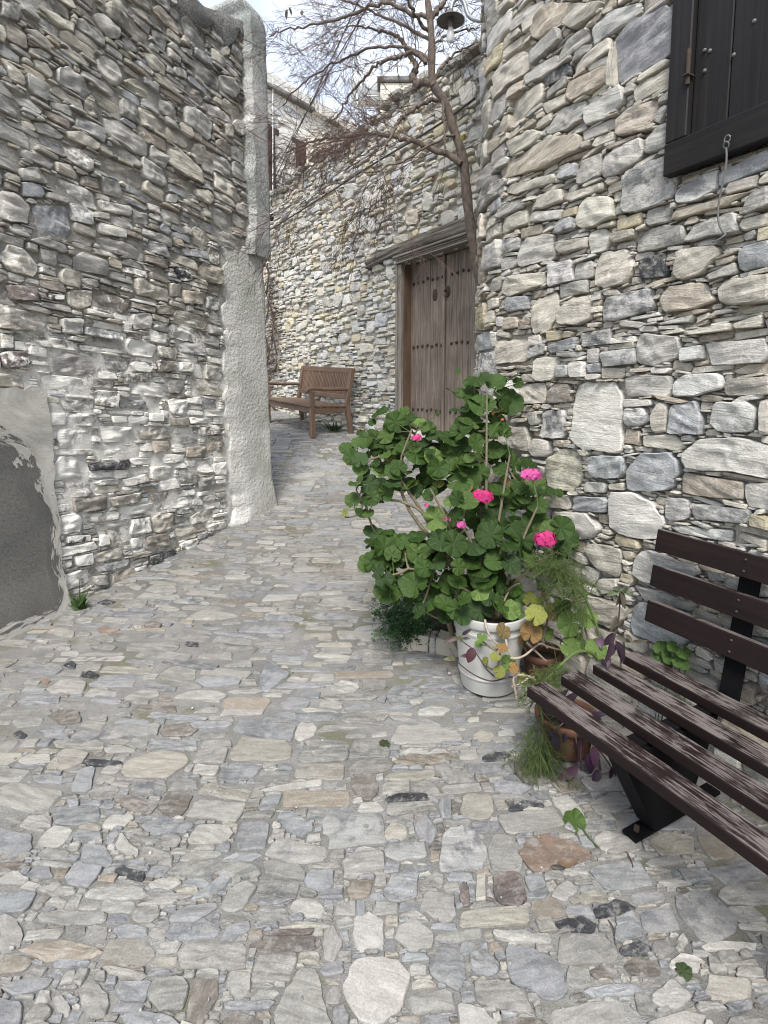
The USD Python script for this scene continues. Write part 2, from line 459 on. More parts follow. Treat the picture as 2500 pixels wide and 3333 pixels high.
class Packer:
    """Fits stones into the free cells of a wall face: big ones first, then smaller ones that grow until they touch."""

    def __init__(self, u0, u1, v0, v1, res):
        self.u0, self.v0, self.res = u0, v0, res
        self.nu, self.nv = int((u1 - u0) / res), int((v1 - v0) / res)
        self.occ = np.zeros((self.nv, self.nu), bool)

    def block(self, poly, grow=0.0):
        import shapely
        g = shapely.Polygon(poly).buffer(0)
        if grow:
            g = g.buffer(grow)
        for q in getattr(g, "geoms", [g]):
            if q.is_empty:
                continue
            P = np.array(q.exterior.coords)[:-1]
            i0, i1 = [int(np.clip((a - self.u0) / self.res, 0, self.nu)) for a in (P[:, 0].min(), P[:, 0].max() + self.res)]
            j0, j1 = [int(np.clip((a - self.v0) / self.res, 0, self.nv)) for a in (P[:, 1].min(), P[:, 1].max() + self.res)]
            if i1 <= i0 or j1 <= j0:
                continue
            X, Y = np.meshgrid(self.u0 + (np.arange(i0, i1) + 0.5) * self.res, self.v0 + (np.arange(j0, j1) + 0.5) * self.res)
            self.occ[j0:j1, i0:i1] |= inside(P, X, Y)

    def free_fraction(self, poly):
        P = np.asarray(poly)
        i0, i1 = [int(np.clip((a - self.u0) / self.res, 0, self.nu)) for a in (P[:, 0].min(), P[:, 0].max() + self.res)]
        j0, j1 = [int(np.clip((a - self.v0) / self.res, 0, self.nv)) for a in (P[:, 1].min(), P[:, 1].max() + self.res)]
        if i1 <= i0 or j1 <= j0:
            return 0
        X, Y = np.meshgrid(self.u0 + (np.arange(i0, i1) + 0.5) * self.res, self.v0 + (np.arange(j0, j1) + 0.5) * self.res)
        m = inside(P, X, Y)
        return 1 - self.occ[j0:j1, i0:i1][m].mean() if m.any() else 0

    def fill(self, rng, wr, hr, wmin, hmin, tries, gap=1):
        out, occ = [], self.occ
        for _ in range(tries):
            free = np.flatnonzero(~occ.ravel())
            if len(free) < 4:
                break
            for c in rng.choice(free, min(120, len(free)), replace=False):
                j, i = divmod(int(c), self.nu)
                if occ[j, i]:
                    continue
                W, H = rng.uniform(*wr) / self.res, rng.uniform(*hr) / self.res
                i0, i1, j0, j1 = i, i + 1, j, j + 1
                go = [True] * 4
                while any(go):
                    if go[0]:
                        if i1 - i0 < W and i0 > 0 and not occ[j0:j1, i0 - 1].any():
                            i0 -= 1
                        else:
                            go[0] = False
                    if go[1]:
                        if i1 - i0 < W and i1 < self.nu and not occ[j0:j1, i1].any():
                            i1 += 1
                        else:
                            go[1] = False
                    if (i1 - i0) * H >= (j1 - j0) * W or not (go[0] or go[1]):
                        if go[2]:
                            if j1 - j0 < H and j0 > 0 and not occ[j0 - 1, i0:i1].any():
                                j0 -= 1
                            else:
                                go[2] = False
                        if go[3]:
                            if j1 - j0 < H and j1 < self.nv and not occ[j1, i0:i1].any():
                                j1 += 1
                            else:
                                go[3] = False
                    elif not (go[2] or go[3]):
                        pass
                w, h = (i1 - i0) * self.res, (j1 - j0) * self.res
                if w < wmin or h < hmin:
                    continue
                occ[max(0, j0 - gap):j1 + gap, max(0, i0 - gap):i1 + gap] = True
                out.append((self.u0 + i0 * self.res, self.u0 + i1 * self.res, self.v0 + j0 * self.res, self.v0 + j1 * self.res))
        return out


def chip(C, cut, rng, step, jit, cap=44):
    """Straight-sided outline from corners C: every corner broken off a little, edges sampled and slightly ragged."""
    n = len(C)
    pts = []
    for i in range(n):
        p, q, r = C[i - 1], C[i], C[(i + 1) % n]
        a, b = np.linalg.norm(p - q), np.linalg.norm(r - q)
        ca, cb = min(cut[i] * rng.uniform(0.5, 1.5), a * 0.42), min(cut[i] * rng.uniform(0.5, 1.5), b * 0.42)
        pts += [q + (p - q) / max(a, 1e-9) * ca, q + (r - q) / max(b, 1e-9) * cb]
    P = np.array(pts)
    Q = np.vstack([P, P[:1]])
    seg = np.linalg.norm(np.diff(Q, axis=0), axis=1)
    out = []
    k = max(1.0, seg.sum() / step / cap)
    for i in range(len(P)):
        m = max(1, int(round(seg[i] / (step * k))))
        t = np.arange(m)[:, None] / m
        out.append(Q[i] * (1 - t) + Q[i + 1] * t)
    P = np.vstack(out)
    c = P.mean(0)
    D = P - c
    R = np.linalg.norm(D, axis=1, keepdims=True)
    n = len(P)
    a = np.arange(n) / n * 2 * np.pi
    ph = rng.uniform(0, 6.28, 2)
    f = jit * (0.5 * np.sin(4 * a + ph[0]) + 0.5 * np.sin(7 * a + ph[1]) + rng.normal(0, 0.55, n))
    lim = min(np.ptp(D, axis=0)) * 0.5
    return c + D * (1 + np.clip(f[:, None] * lim / np.maximum(R, 1e-6), -0.25, 0.2))


def rect_outline(r, rng, lens=0.0, rough=1.0, fill=1.04):
    """Uneven broken outline of a stone that fills the rectangle r (u0, u1, v0, v1)."""
    u0, u1, v0, v1 = r
    w, h = (u1 - u0) * fill, (v1 - v0) * fill
    mn = min(w, h)
    if lens:
        e0, e1 = rng.uniform(0.05, 0.45, 2)
        y0, y1 = rng.uniform(-0.35, 0.35, 2)
        C = np.array([(-w / 2, y0 * h), (-w / 2 * (1 - e0), -h / 2 * rng.uniform(0.8, 1)), (w / 2 * (1 - e1), -h / 2 * rng.uniform(0.75, 1)), (w / 2, y1 * h), (w / 2 * rng.uniform(0.3, 0.9), h / 2 * rng.uniform(0.8, 1)), (-w / 2 * rng.uniform(0.3, 0.9), h / 2 * rng.uniform(0.8, 1))])
        cut = np.full(6, mn * 0.10)
    else:
        k = 0.16 * rough
        g = lambda: rng.uniform(0, k)
        C = np.array([(-w / 2 + g() * w * 0.6, -h / 2 + g() * h), (w / 2 - g() * w * 0.6, -h / 2 + g() * h), (w / 2 - g() * w * 0.6, h / 2 - g() * h), (-w / 2 + g() * w * 0.6, h / 2 - g() * h)])
        if rng.uniform() < 0.5:                                       # a fifth side
            i = rng.integers(4)
            m = (C[i] + C[(i + 1) % 4]) / 2
            C = np.insert(C, i + 1, m * rng.uniform(1.0, 1.10), axis=0)
        cut = mn * rng.choice([0.06, 0.10, 0.16, 0.30], len(C), p=[0.3, 0.35, 0.25, 0.10])
    if max(w, h) < 0.085:                                             # small chinking: corners only
        j = rng.uniform(0.86, 1.06, (len(C), 1))
        P = np.stack([C * j, (C * 0.62 + np.roll(C, -1, 0) * 0.38) * rng.uniform(0.9, 1.06, (len(C), 1))], 1).reshape(-1, 2)
        return P + [(u0 + u1) / 2, (v0 + v1) / 2]
    step = 0.03 if max(w, h) > 0.10 else 0.022
    P = chip(C, cut, rng, step, 0.05 * rough, 26)
    return P + [(u0 + u1) / 2, (v0 + v1) / 2]


def poly_outline(poly, rng, step=0.024, jit=0.04):
    """A surveyed outline, corners broken off a little and edges roughened."""
    P = np.asarray(poly, float)
    A, B = P - P.mean(0), np.roll(P, -1, 0) - P.mean(0)
    if (A[:, 0] * B[:, 1] - A[:, 1] * B[:, 0]).sum() < 0:
        P = P[::-1]
    mn = min(np.ptp(P, axis=0))
    return chip(P, mn * rng.uniform(0.05, 0.16, len(P)), rng, step, jit, 48)


_ring = {}


def ring_faces(n, m, close=True):
    if (n, m, close) not in _ring:
        j = np.arange(n)
        F = []
        for k in range(m - 1):
            a, b, c, d = k * n + j, k * n + (j + 1) % n, (k + 1) * n + (j + 1) % n, (k + 1) * n + j
            F += [np.stack([a, b, c], 1), np.stack([a, c, d], 1)]
        if close:
            F.append(np.stack([(m - 1) * n + j, (m - 1) * n + (j + 1) % n, np.full(n, m * n)], 1))
        _ring[(n, m, close)] = np.vstack(F)
    return _ring[(n, m, close)]


def stone_mesh(P, rng, depth, proud, relief=1.0, bevel=0.012, flat=False, ang=None):
    """A stone with outline P (n x 2, ccw): local points (u, v, d), triangles, its texture coordinates. Sides and front share no vertices, so the arris stays crisp."""
    n = len(P)
    c = P.mean(0)
    D = P - c
    R = np.linalg.norm(D, axis=1)
    rm = R.mean()
    ext = np.ptp(D, axis=0)
    thin = max(ext.min() / 2, 0.004)
    bv = min(bevel * rng.uniform(0.3, 1.0), thin * 0.4)
    k = 1 - bv / thin * 0.5
    fine = n >= 18
    side_sc, side_h = [0.97, 1.0, 1.0, k], [-depth, -bv * 1.1, -bv * 1.1, 0.0]
    sc = [k] + ([k * 0.88, k * 0.74, k * 0.58, k * 0.40, k * 0.2] if fine else [k * 0.6])
    sc = np.array(side_sc + sc)
    hh = np.array(side_h + [0.0] * (len(sc) - 4))
    m = len(sc)
    uv = (D[None] * sc[:, None, None]).reshape(-1, 2)
    uv = np.vstack([uv, [[0, 0]]])
    d = np.r_[np.repeat(hh, n), 0.0]
    r = np.r_[np.repeat(sc, n), 0.0]
    fr = np.arange(len(d)) >= n                                  # everything but the buried ring
    if flat:
        dome = rng.uniform(0.0, 0.05) * thin
        top = dome * (1 - r ** 2)
        amp = 0.0034 * relief
    else:
        dome = rng.uniform(0.0, 0.07) * min(thin, 0.05) * relief
        top = dome * (1 - r ** 4)
        for _ in range(rng.integers(2, 5)):                      # split faces: planes that slope off to one side
            a = rng.uniform(0, 6.28)
            q = uv @ [math.cos(a), math.sin(a)] / max(rm, 1e-6)
            top = np.minimum(top, (rng.uniform(0.25, 0.9) - q) * rng.uniform(0.10, 0.50) * min(thin, 0.06) * relief + dome)
        amp = min(0.0065, 0.11 * thin) * relief
    e = np.zeros(len(d))
    for s_, a_ in ((2.2, 0.4), (5.1, 0.5), (11.0, 0.55)):
        kx = rng.normal(0, 1, (2, 2)) * s_ / max(rm * 2.2, 0.03)
        ph = rng.uniform(0, 6.28, 2)
        e += amp * a_ * np.sin(uv @ kx[0] + ph[0]) * np.sin(uv @ kx[1] + ph[1])
    if ang is None:
        ang = rng.normal(0, 0.16) + (0 if ext[0] > ext[1] * 0.75 or rng.uniform() < 0.6 else 1.57)
    ca, sa = math.cos(ang), math.sin(ang)
    lu, lv = uv[:, 0] * ca + uv[:, 1] * sa, -uv[:, 0] * sa + uv[:, 1] * ca
    if fine:
        nz = meshkit.noise(np.c_[lu * 12, lv * 46, np.full(len(uv), rng.uniform(0, 99))], int(rng.integers(1e6))) - 0.5
        e += nz * amp * (3.2 if not flat else 1.0)
    tilt = rng.normal(0, 0.07 if not flat else 0.012, 2)
    d = d + fr * (top + e + uv @ tilt + proud)
    tc = np.stack([lu, lv, d], 1) + rng.uniform(0, 40, 3)
    F = np.vstack([ring_faces(n, 2, False), ring_faces(n, 2, False) + 2 * n, ring_faces(n, m - 4) + 4 * n])
    return uv + c, d, F, tc


class Wall:
    """A wall face over a path in plan: u runs along it, v is height, d stands out towards the street."""

    def __init__(self, path, flip=False):
        p = np.asarray(path, float)
        s = np.r_[0, np.cumsum(np.linalg.norm(np.diff(p, axis=0), axis=1))]
        n = max(int(s[-1] / 0.02), 8)
        self.s = np.linspace(0, s[-1], n)
        self.x, self.y = np.interp(self.s, s, p[:, 0]), np.interp(self.s, s, p[:, 1])
        t = np.stack([np.gradient(self.x, self.s), np.gradient(self.y, self.s)], 1)
        for _ in range(2):
            t[1:-1] = (t[:-2] + t[1:-1] + t[2:]) / 3
        t /= np.linalg.norm(t, axis=1, keepdims=True)
        self.t = t
        self.nx, self.ny = (t[:, 1], -t[:, 0]) if flip else (-t[:, 1], t[:, 0])
        self.L = s[-1]

    def at(self, u, v, d=0.0):
        u = np.asarray(u, float)
        e = u - np.clip(u, 0, self.L)
        tx, ty = np.interp(u, self.s, self.t[:, 0]), np.interp(u, self.s, self.t[:, 1])
        nx, ny = np.interp(u, self.s, self.nx), np.interp(u, self.s, self.ny)
        x = np.interp(u, self.s, self.x) + e * tx + nx * d
        y = np.interp(u, self.s, self.y) + e * ty + ny * d
        return np.stack([x, y, np.broadcast_to(np.asarray(v, float), x.shape)], -1)

    def hit(self, px, py, d=0.0):
        r = ray(px, py)
        x, y = self.x + self.nx * d, self.y + self.ny * d
        f = x * r[1] - y * r[0]
        k = np.flatnonzero((f[:-1] * f[1:] <= 0) & (y[1:] * r[1] > 0))
        if not len(k):
            return None
        k = min(k, key=lambda i: y[i])
        w = f[k] / (f[k] - f[k + 1] + 1e-15)
        yy = y[k] + w * (y[k + 1] - y[k])
        return self.s[k] + w * (self.s[k + 1] - self.s[k]), EYE + r[2] / r[1] * yy


def wall_core(parent, name, W, u0, u1, vb, vt, d0, thick, mat, res=0.05, amp=0.012, seed=0, holes=(), cap=True, **kw):
    """The mortar body: a rough front sheet between vb(u) and vt(u) at depth d0, a top, a back and ends."""
    nu = max(int((u1 - u0) / res), 2)
    us = np.linspace(u0, u1, nu + 1)
    H = max(np.max(vt(us) - vb(us)), 0.1)
    nv = max(int(H / res), 2)
    t = np.linspace(0, 1, nv + 1)
    U = np.repeat(us[:, None], nv + 1, 1)
    Vv = vb(us)[:, None] * (1 - t) + vt(us)[:, None] * t
    dd = d0 + (meshkit.fbm(np.stack([U * 9, Vv * 9, np.zeros_like(U)], -1), 4, seed) - 0.5) * 2 * amp
    front = W.at(U.ravel(), Vv.ravel(), dd.ravel())
    q = lambda i, j: i * (nv + 1) + j
    F = []
    ii, jj = np.meshgrid(np.arange(nu), np.arange(nv), indexing="ij")
    uc, vc = (us[:-1] + us[1:])[:, None] / 2 + 0 * ii, (Vv[:-1, :-1] + Vv[1:, 1:]) / 2
    keep = np.ones(ii.shape, bool)
    for (a, b, c, e) in holes:
        keep &= ~((uc > a) & (uc < b) & (vc > c) & (vc < e))
    ii, jj = ii[keep], jj[keep]
    sgn = 1 if W.nx[0] * W.t[0, 1] - W.ny[0] * W.t[0, 0] > 0 else -1
    Q = np.stack([q(ii, jj), q(ii + 1, jj), q(ii + 1, jj + 1), q(ii, jj + 1)], 1)
    mb = MB()
    mb.add(front, Q if sgn > 0 else Q[:, ::-1])
    # back, top and ends
    fb, ft = W.at(us, vb(us), d0), W.at(us, vt(us), dd[:, -1])
    bb, bt = W.at(us, vb(us), d0 - thick), W.at(us, vt(us), d0 - thick)

    def strip(a, b):
        n = len(a)
        V = np.vstack([a, b])
        i = np.arange(n - 1)
        mb.add(V, np.stack([i, i + 1, n + i + 1, n + i], 1))
    strip(ft, bt)
    strip(bt, bb)
    for e in (0, -1):
        mb.add(np.stack([fb[e], ft[e], bt[e], bb[e]]), np.array([[0, 1, 2, 3]]))
    return mb.build(parent, name, mat, **kw)


def lay_stones(parent, part, W, stones, mat, limit=300, mapper=None, stuff_name=None):
    """stones: list of (outline, mesh args). The ones that show largest become parts, the rest one joined part."""
    made = []
    for (uv, d, F, tc, col, sp) in stones:
        X = mapper(uv[:, 0], uv[:, 1], d) if mapper else W.at(uv[:, 0], uv[:, 1], d)
        q, fw = project(X)
        if fw.min() > 0.1:
            lo, hi = np.clip(q.min(0), [-150, -150], [2650, 3483]), np.clip(q.max(0), [-150, -150], [2650, 3483])
            area = float(np.prod(np.maximum(hi - lo, 0)))
        else:
            area = 0.0
        made.append((area, X, F, tc, col, sp))
    made.sort(key=lambda a: -a[0])
    mb = MB()
    flipF = mapper is None and W.nx[0] * W.t[0, 1] - W.ny[0] * W.t[0, 0] < 0
    for i, (area, X, F, tc, col, sp) in enumerate(made):
        pv = {"stone_col": np.broadcast_to(col, X.shape), "stone_tc": tc, "stone_sp": np.broadcast_to(sp, X.shape)}
        if flipF:
            F = F[:, ::-1]
        N = smooth_normals(X, F)
        if (i < limit and area > 60):
            emit(parent, part, X, F, mat, N, pv)
        else:
            mb.add(X, F, N, pv)
    mb.build(parent, stuff_name or part + "s", mat, kind="stuff")
    return len(made)

# ------------------------------------------------------------------ survey of the stones that can be told apart (points of the photograph, 2500 x 3333)
def parse(text, ox, oy, k):
    out = []
    for line in text.strip().splitlines():
        a = line.split()
        q = np.array([float(v) for v in a[1:]]).reshape(-1, 2)
        out.append((a[0], q * k + [ox, oy]))
    return out


RIGHT = parse("""
t 215 215 290 30 480 0 400 130 270 230
c 410 130 480 20 640 0 600 70 470 170
m 580 150 690 60 870 0 830 100 700 190 590 270
b 735 240 830 140 1100 20 1100 290 930 390 735 500
g 220 300 390 160 400 230 290 330 215 390
g 370 320 450 220 560 160 570 230 470 310 370 360
c 680 510 705 290 735 280 730 400 725 510
d 300 460 430 370 455 400 440 450 305 520
t 435 560 450 490 690 370 690 470 560 560 445 615
g 175 450 370 310 385 370 280 460 180 500
c 835 560 860 490 1105 370 1105 470 990 540 835 610
c 290 620 430 550 445 610 310 680
g 315 780 400 640 545 600 540 690 430 770 320 800
g 550 650 770 500 780 600 680 700 560 750
t 725 700 980 580 980 680 900 780 760 815 725 790
g 985 600 1100 510 1105 580 990 620
g 950 720 1020 620 1055 640 1000 740
g 915 850 960 780 1095 700 1090 850 950 920 910 910
c 75 850 220 770 290 790 250 860 90 940
t 20 1020 300 840 520 800 520 890 300 1000 40 1070
c 575 870 600 820 720 780 720 830 610 880
g 650 1010 670 930 880 820 900 940 760 1030 655 1065
g 490 1080 520 960 640 910 650 1040 510 1110
b 385 1070 410 1010 490 970 490 1050 400 1075
c 60 1150 90 1110 370 1040 360 1090 130 1165
m 780 1260 800 1040 1090 900 1085 1170 900 1260 800 1280
c 240 1250 270 1170 410 1130 410 1200 290 1250
c 405 1190 420 1160 650 1090 650 1130 460 1210
g 0 1300 60 1220 180 1170 160 1240 30 1310
c 495 1290 540 1180 700 1180 725 1290 600 1360 510 1360
g 210 1310 240 1270 410 1250 400 1310 230 1335
b 360 1390 380 1330 480 1300 480 1370 370 1400
m 1085 1180 1110 1120 1330 1010 1335 1130 1220 1200 1095 1215
b 1335 1030 1659 880 1640 1000 1340 1120
t 1070 1310 1090 1270 1400 1180 1530 1150 1400 1230 1100 1315
g 1490 1280 1540 1160 1659 1110 1659 1230 1520 1285
g 1150 1440 1200 1350 1450 1270 1470 1390 1300 1420 1170 1450
c 1465 1350 1490 1310 1659 1260 1640 1340 1490 1385
g 835 1490 845 1400 1000 1350 1130 1345 1150 1450 980 1490 850 1510
c 690 1440 700 1400 840 1370 830 1420 720 1450
g 150 1560 190 1430 350 1400 355 1550 170 1600
m 60 1440 150 1420 150 1490 70 1520
c 370 1490 390 1450 570 1420 560 1480 400 1520
m 320 1590 470 1550 480 1680 330 1720
g 490 1580 580 1560 590 1660 480 1680
c 600 1610 620 1520 800 1490 830 1600 810 1690 640 1730 600 1700
d 870 1560 1020 1515 1040 1650 880 1670
c 1090 1640 1120 1500 1330 1470 1350 1510 1240 1640 1120 1680
c 45 1750 80 1660 300 1630 300 1700 100 1780
b 65 1850 80 1780 200 1775 200 1850 80 1870
c 210 1960 260 1800 380 1750 390 1860 330 1980 230 2000
c 390 1860 470 1790 580 1770 590 1900 500 1950 400 1940
m 640 1870 650 1790 940 1720 950 1860 700 1925 640 1930
t 990 1800 1020 1720 1250 1690 1320 1800 1200 1850 1010 1875
c 1340 1740 1370 1680 1659 1640 1659 1810 1400 1830 1345 1800
b 1465 1540 1480 1480 1659 1440 1659 1590 1470 1625
g 1290 1650 1450 1570 1455 1640 1300 1680
m 525 2000 690 1970 690 2060 530 2080
b 320 2070 490 2020 490 2090 330 2120
g 855 2040 880 2000 1110 2020 1110 2140 950 2200 860 2180
c 1420 1940 1620 1880 1600 1960 1440 1970
c 1150 1990 1410 1935 1410 1980 1170 2010
g 980 1940 1190 1890 1170 1930 1000 1950
w 1250 2060 1620 2030 1640 2170 1300 2190
m 1115 2090 1240 2070 1245 2150 1120 2170
m 635 2110 850 2090 855 2180 650 2200
m 200 2100 300 2060 295 2120 210 2150
""", 1600, 0, 0.5425) + parse("""
c 245 120 380 110 375 250 250 260
w 455 150 545 140 545 235 460 235
b 550 160 630 150 630 205 555 210
m 375 165 450 160 450 230 380 235
c 155 280 310 270 300 390 165 395
n 315 330 360 275 450 280 455 380 325 390
g 775 250 850 215 1050 230 1060 350 790 350
m 1070 270 1130 220 1350 210 1380 300 1200 350 1070 350
c 1390 290 1410 250 1659 230 1659 340 1400 345
w 460 560 480 290 560 260 760 280 765 450 770 680 700 690 520 660 450 600
m 780 430 900 420 920 500 880 530 785 530
c 945 470 990 380 1040 400 1035 560 960 570
b 1050 560 1065 400 1210 380 1250 470 1240 580 1060 575
m 1300 500 1330 390 1540 380 1580 460 1560 560 1350 570
c 1598 380 1659 370 1659 580 1605 570
m 270 560 290 440 410 430 425 600 275 600
g 205 450 265 440 265 520 225 525
c 885 590 1080 580 1150 660 1100 675 890 650
w 1145 680 1240 610 1500 600 1659 660 1659 850 1450 800 1250 795 1150 770
o 325 860 330 740 420 660 500 690 525 800 490 910 400 920
b 565 780 580 710 785 710 775 840 600 840
b 795 890 805 800 880 700 1090 690 1110 800 1060 915 830 920
g 545 880 560 865 685 870 670 930 550 925
c 690 880 780 870 780 915 700 910
t 1120 880 1140 810 1490 870 1490 970 1300 960 1130 930
g 1500 900 1510 870 1659 880 1659 1040 1520 1010
w 700 1100 710 930 800 925 930 970 1020 1090 980 1210 850 1200 710 1160
b 460 1030 470 950 680 960 670 1050 480 1040
c 310 970 330 930 450 950 450 1030 330 1020
m 1032 1090 1035 960 1160 970 1170 1090 1060 1100
m 1190 1040 1210 1000 1530 1030 1530 1120 1210 1090
y 1525 1080 1560 1050 1659 1090 1659 1160 1540 1130
w 330 1100 340 1045 560 1055 640 1150 600 1200 520 1210
y 710 1220 730 1175 860 1220 870 1270 740 1250
m 1060 1140 1120 1125 1410 1160 1410 1230 1100 1170
c 550 1270 600 1230 770 1280 760 1380 740 1450 600 1370
w 820 1390 850 1290 950 1280 1200 1370 1240 1420 960 1480 850 1440
c 625 1490 640 1450 740 1450 760 1520 660 1540
g 830 1490 1000 1520 1190 1600 1190 1640 900 1580
c 520 1590 560 1540 800 1620 790 1680 720 1750 600 1700
b 820 1700 840 1590 1000 1600 1200 1700 1170 1840 960 1830 820 1770
g 1400 1440 1659 1470 1659 1560 1400 1520
c 1350 1650 1659 1700 1659 1800 1420 1770
g 1320 1920 1480 1950 1500 2040 1330 2000
b 1590 2000 1659 2010 1659 2090 1600 2080
t 1370 2060 1560 2080 1580 2200 1390 2190
""", 1600, 1100, 0.5425)

LEFT = parse("""
w 555 90 600 80 705 180 700 240 640 230 570 150
c 145 170 215 180 330 290 300 300 190 220
g 320 420 400 400 500 480 550 560 500 590 350 510
w 575 340 640 330 730 400 720 530 650 500 590 430
c 350 290 420 300 540 380 530 410 440 370
c 840 310 900 330 990 400 990 450 900 410
g 1310 450 1390 470 1440 540 1400 595 1330 540
g 620 700 700 720 880 870 890 950 800 920 640 810
c 825 640 900 670 980 730 985 800 850 750
g 1090 630 1190 660 1270 750 1250 850 1100 740
w 1225 610 1300 640 1390 700 1390 745 1240 680
c 1005 870 1080 890 1200 1000 1210 1110 1090 1050 1010 980
c 1280 1030 1390 1090 1460 1200 1430 1220 1270 1130
g 945 590 1050 620 1060 730 960 680
g 715 590 810 640 810 740 720 690
g 380 870 460 890 555 970 540 1040 400 960
c 390 790 470 790 585 870 570 910 400 830
w 205 730 280 740 380 820 360 840 220 790
b 185 1230 400 1240 415 1330 410 1440 220 1400
g 110 1010 220 1000 300 1080 280 1110 120 1080
b 120 1090 240 1110 265 1190 130 1180
c 320 970 400 980 475 1050 460 1080 330 1030
n 485 1050 590 1070 595 1140 490 1110
g 600 1060 700 1090 740 1200 620 1160
w 1000 1160 1060 1170 1060 1220 1000 1210
c 1170 1130 1240 1140 1280 1200 1250 1230 1180 1180
w 585 1200 780 1240 780 1300 600 1260
w 560 1270 650 1280 655 1320 565 1305
w 580 1330 740 1380 740 1430 590 1400
g 785 1250 880 1280 890 1350 800 1340
b 1025 1380 1140 1420 1140 1465 1040 1420
w 880 1220 940 1240 960 1290 890 1260
b 1090 1490 1240 1510 1250 1560 1100 1530
n 865 1530 1010 1560 1010 1620 870 1570
d 1030 1610 1110 1610 1160 1680 1090 1690
g 0 1140 90 1160 170 1240 160 1340 50 1330 0 1310
g 230 1490 320 1510 340 1600 250 1570
p 30 1710 220 1720 230 1810 60 1800
d 290 1760 390 1770 380 1800 300 1795
c 400 1740 545 1740 550 1830 470 1860 410 1830
c 1010 1700 1080 1700 1090 1780 1020 1780
t 1090 1740 1230 1760 1220 1830 1100 1820
n 935 1830 1030 1840 1030 1890 940 1885
g 780 1880 900 1880 900 1970 800 1980
g 360 1910 490 1910 490 2010 370 2000
p 0 2110 160 2110 175 2190 20 2212
c 0 2000 75 2010 75 2090 0 2090
g 0 15 110 30 110 130 0 100
c 0 340 130 460 150 530 60 490
w 80 590 160 590 250 680 230 690 110 630
g 300 610 400 630 435 680 430 710 310 650
g 720 220 820 270 820 320 740 300
w 175 280 240 290 310 340 290 360 200 320
c 200 350 270 380 325 450 300 470 215 410
g 905 170 1000 240 990 310 920 260
c 1320 290 1380 270 1370 330 1330 340
c 230 30 330 90 440 150 430 200 330 140
w 1080 280 1150 300 1150 340 1090 310
g 1030 400 1110 420 1110 480 1040 450
""", 0, 0, 0.5425) + parse("""
d 670 470 770 470 765 505 675 510
d 890 450 970 455 970 500 895 500
d 1120 360 1210 350 1210 400 1125 390
n 940 130 1030 140 1030 200 945 205
d 1075 145 1150 150 1150 205 1075 200
n 750 215 890 210 885 260 760 265
n 570 315 700 320 705 420 570 400
d 530 760 775 725 775 780 540 800
n 430 970 640 940 650 1030 440 1045
n 655 960 840 925 835 985 670 1010
n 950 860 1060 840 1080 900 960 920
w 730 850 880 815 900 860 760 890
n 1180 540 1300 520 1330 570 1200 590
g 445 1310 555 1290 560 1360 460 1370
n 880 1190 1010 1170 1010 1250 880 1270
n 1080 1230 1180 1200 1180 1260 1090 1290
c 600 1180 650 1180 650 1240 590 1250
n 1020 480 1130 475 1135 530 1030 525
d 400 1190 540 1180 545 1215 400 1230
d 900 1310 970 1290 970 1350 910 1360
d 970 1295 1055 1270 1050 1310 975 1330
g 560 1430 640 1420 640 1480 570 1480
""", 0, 1100, 0.5425)

FAR = parse("""
g 580 1115 590 1100 640 1095 640 1160 610 1195 580 1180
w 690 1170 720 1140 755 1180 735 1250 690 1240
w 755 1160 790 1130 810 1160 795 1200 760 1200
w 650 1300 700 1290 710 1350 660 1380
w 715 1310 755 1300 770 1360 735 1390 715 1370
t 945 1290 960 1250 1025 1250 1020 1340 960 1350
w 1050 1190 1080 1150 1110 1180 1100 1260 1060 1260
b 860 1050 900 1000 920 1020 890 1110 865 1110
w 930 980 980 960 985 1050 940 1070
w 745 1680 790 1640 800 1670 770 1700
w 835 1600 860 1590 880 1640 860 1680 835 1670
g 520 1760 560 1750 570 1800 545 1850 520 1830
w 580 1770 610 1760 620 1820 580 1840
c 620 1770 680 1750 680 1800 630 1815
b 765 1880 830 1875 830 1950 765 1970
g 620 1930 665 1920 665 1990 625 1995
c 610 1330 650 1320 650 1390 620 1390
w 960 700 1030 670 1040 710 980 760
o 1210 520 1290 440 1300 480 1260 560 1210 570
w 1280 540 1350 480 1380 520 1350 600 1290 630
b 1300 410 1360 390 1360 440 1310 480
g 1120 650 1170 640 1170 700 1130 720
y 690 980 730 970 720 1010 690 1015
""", 800, 0, 0.5425)

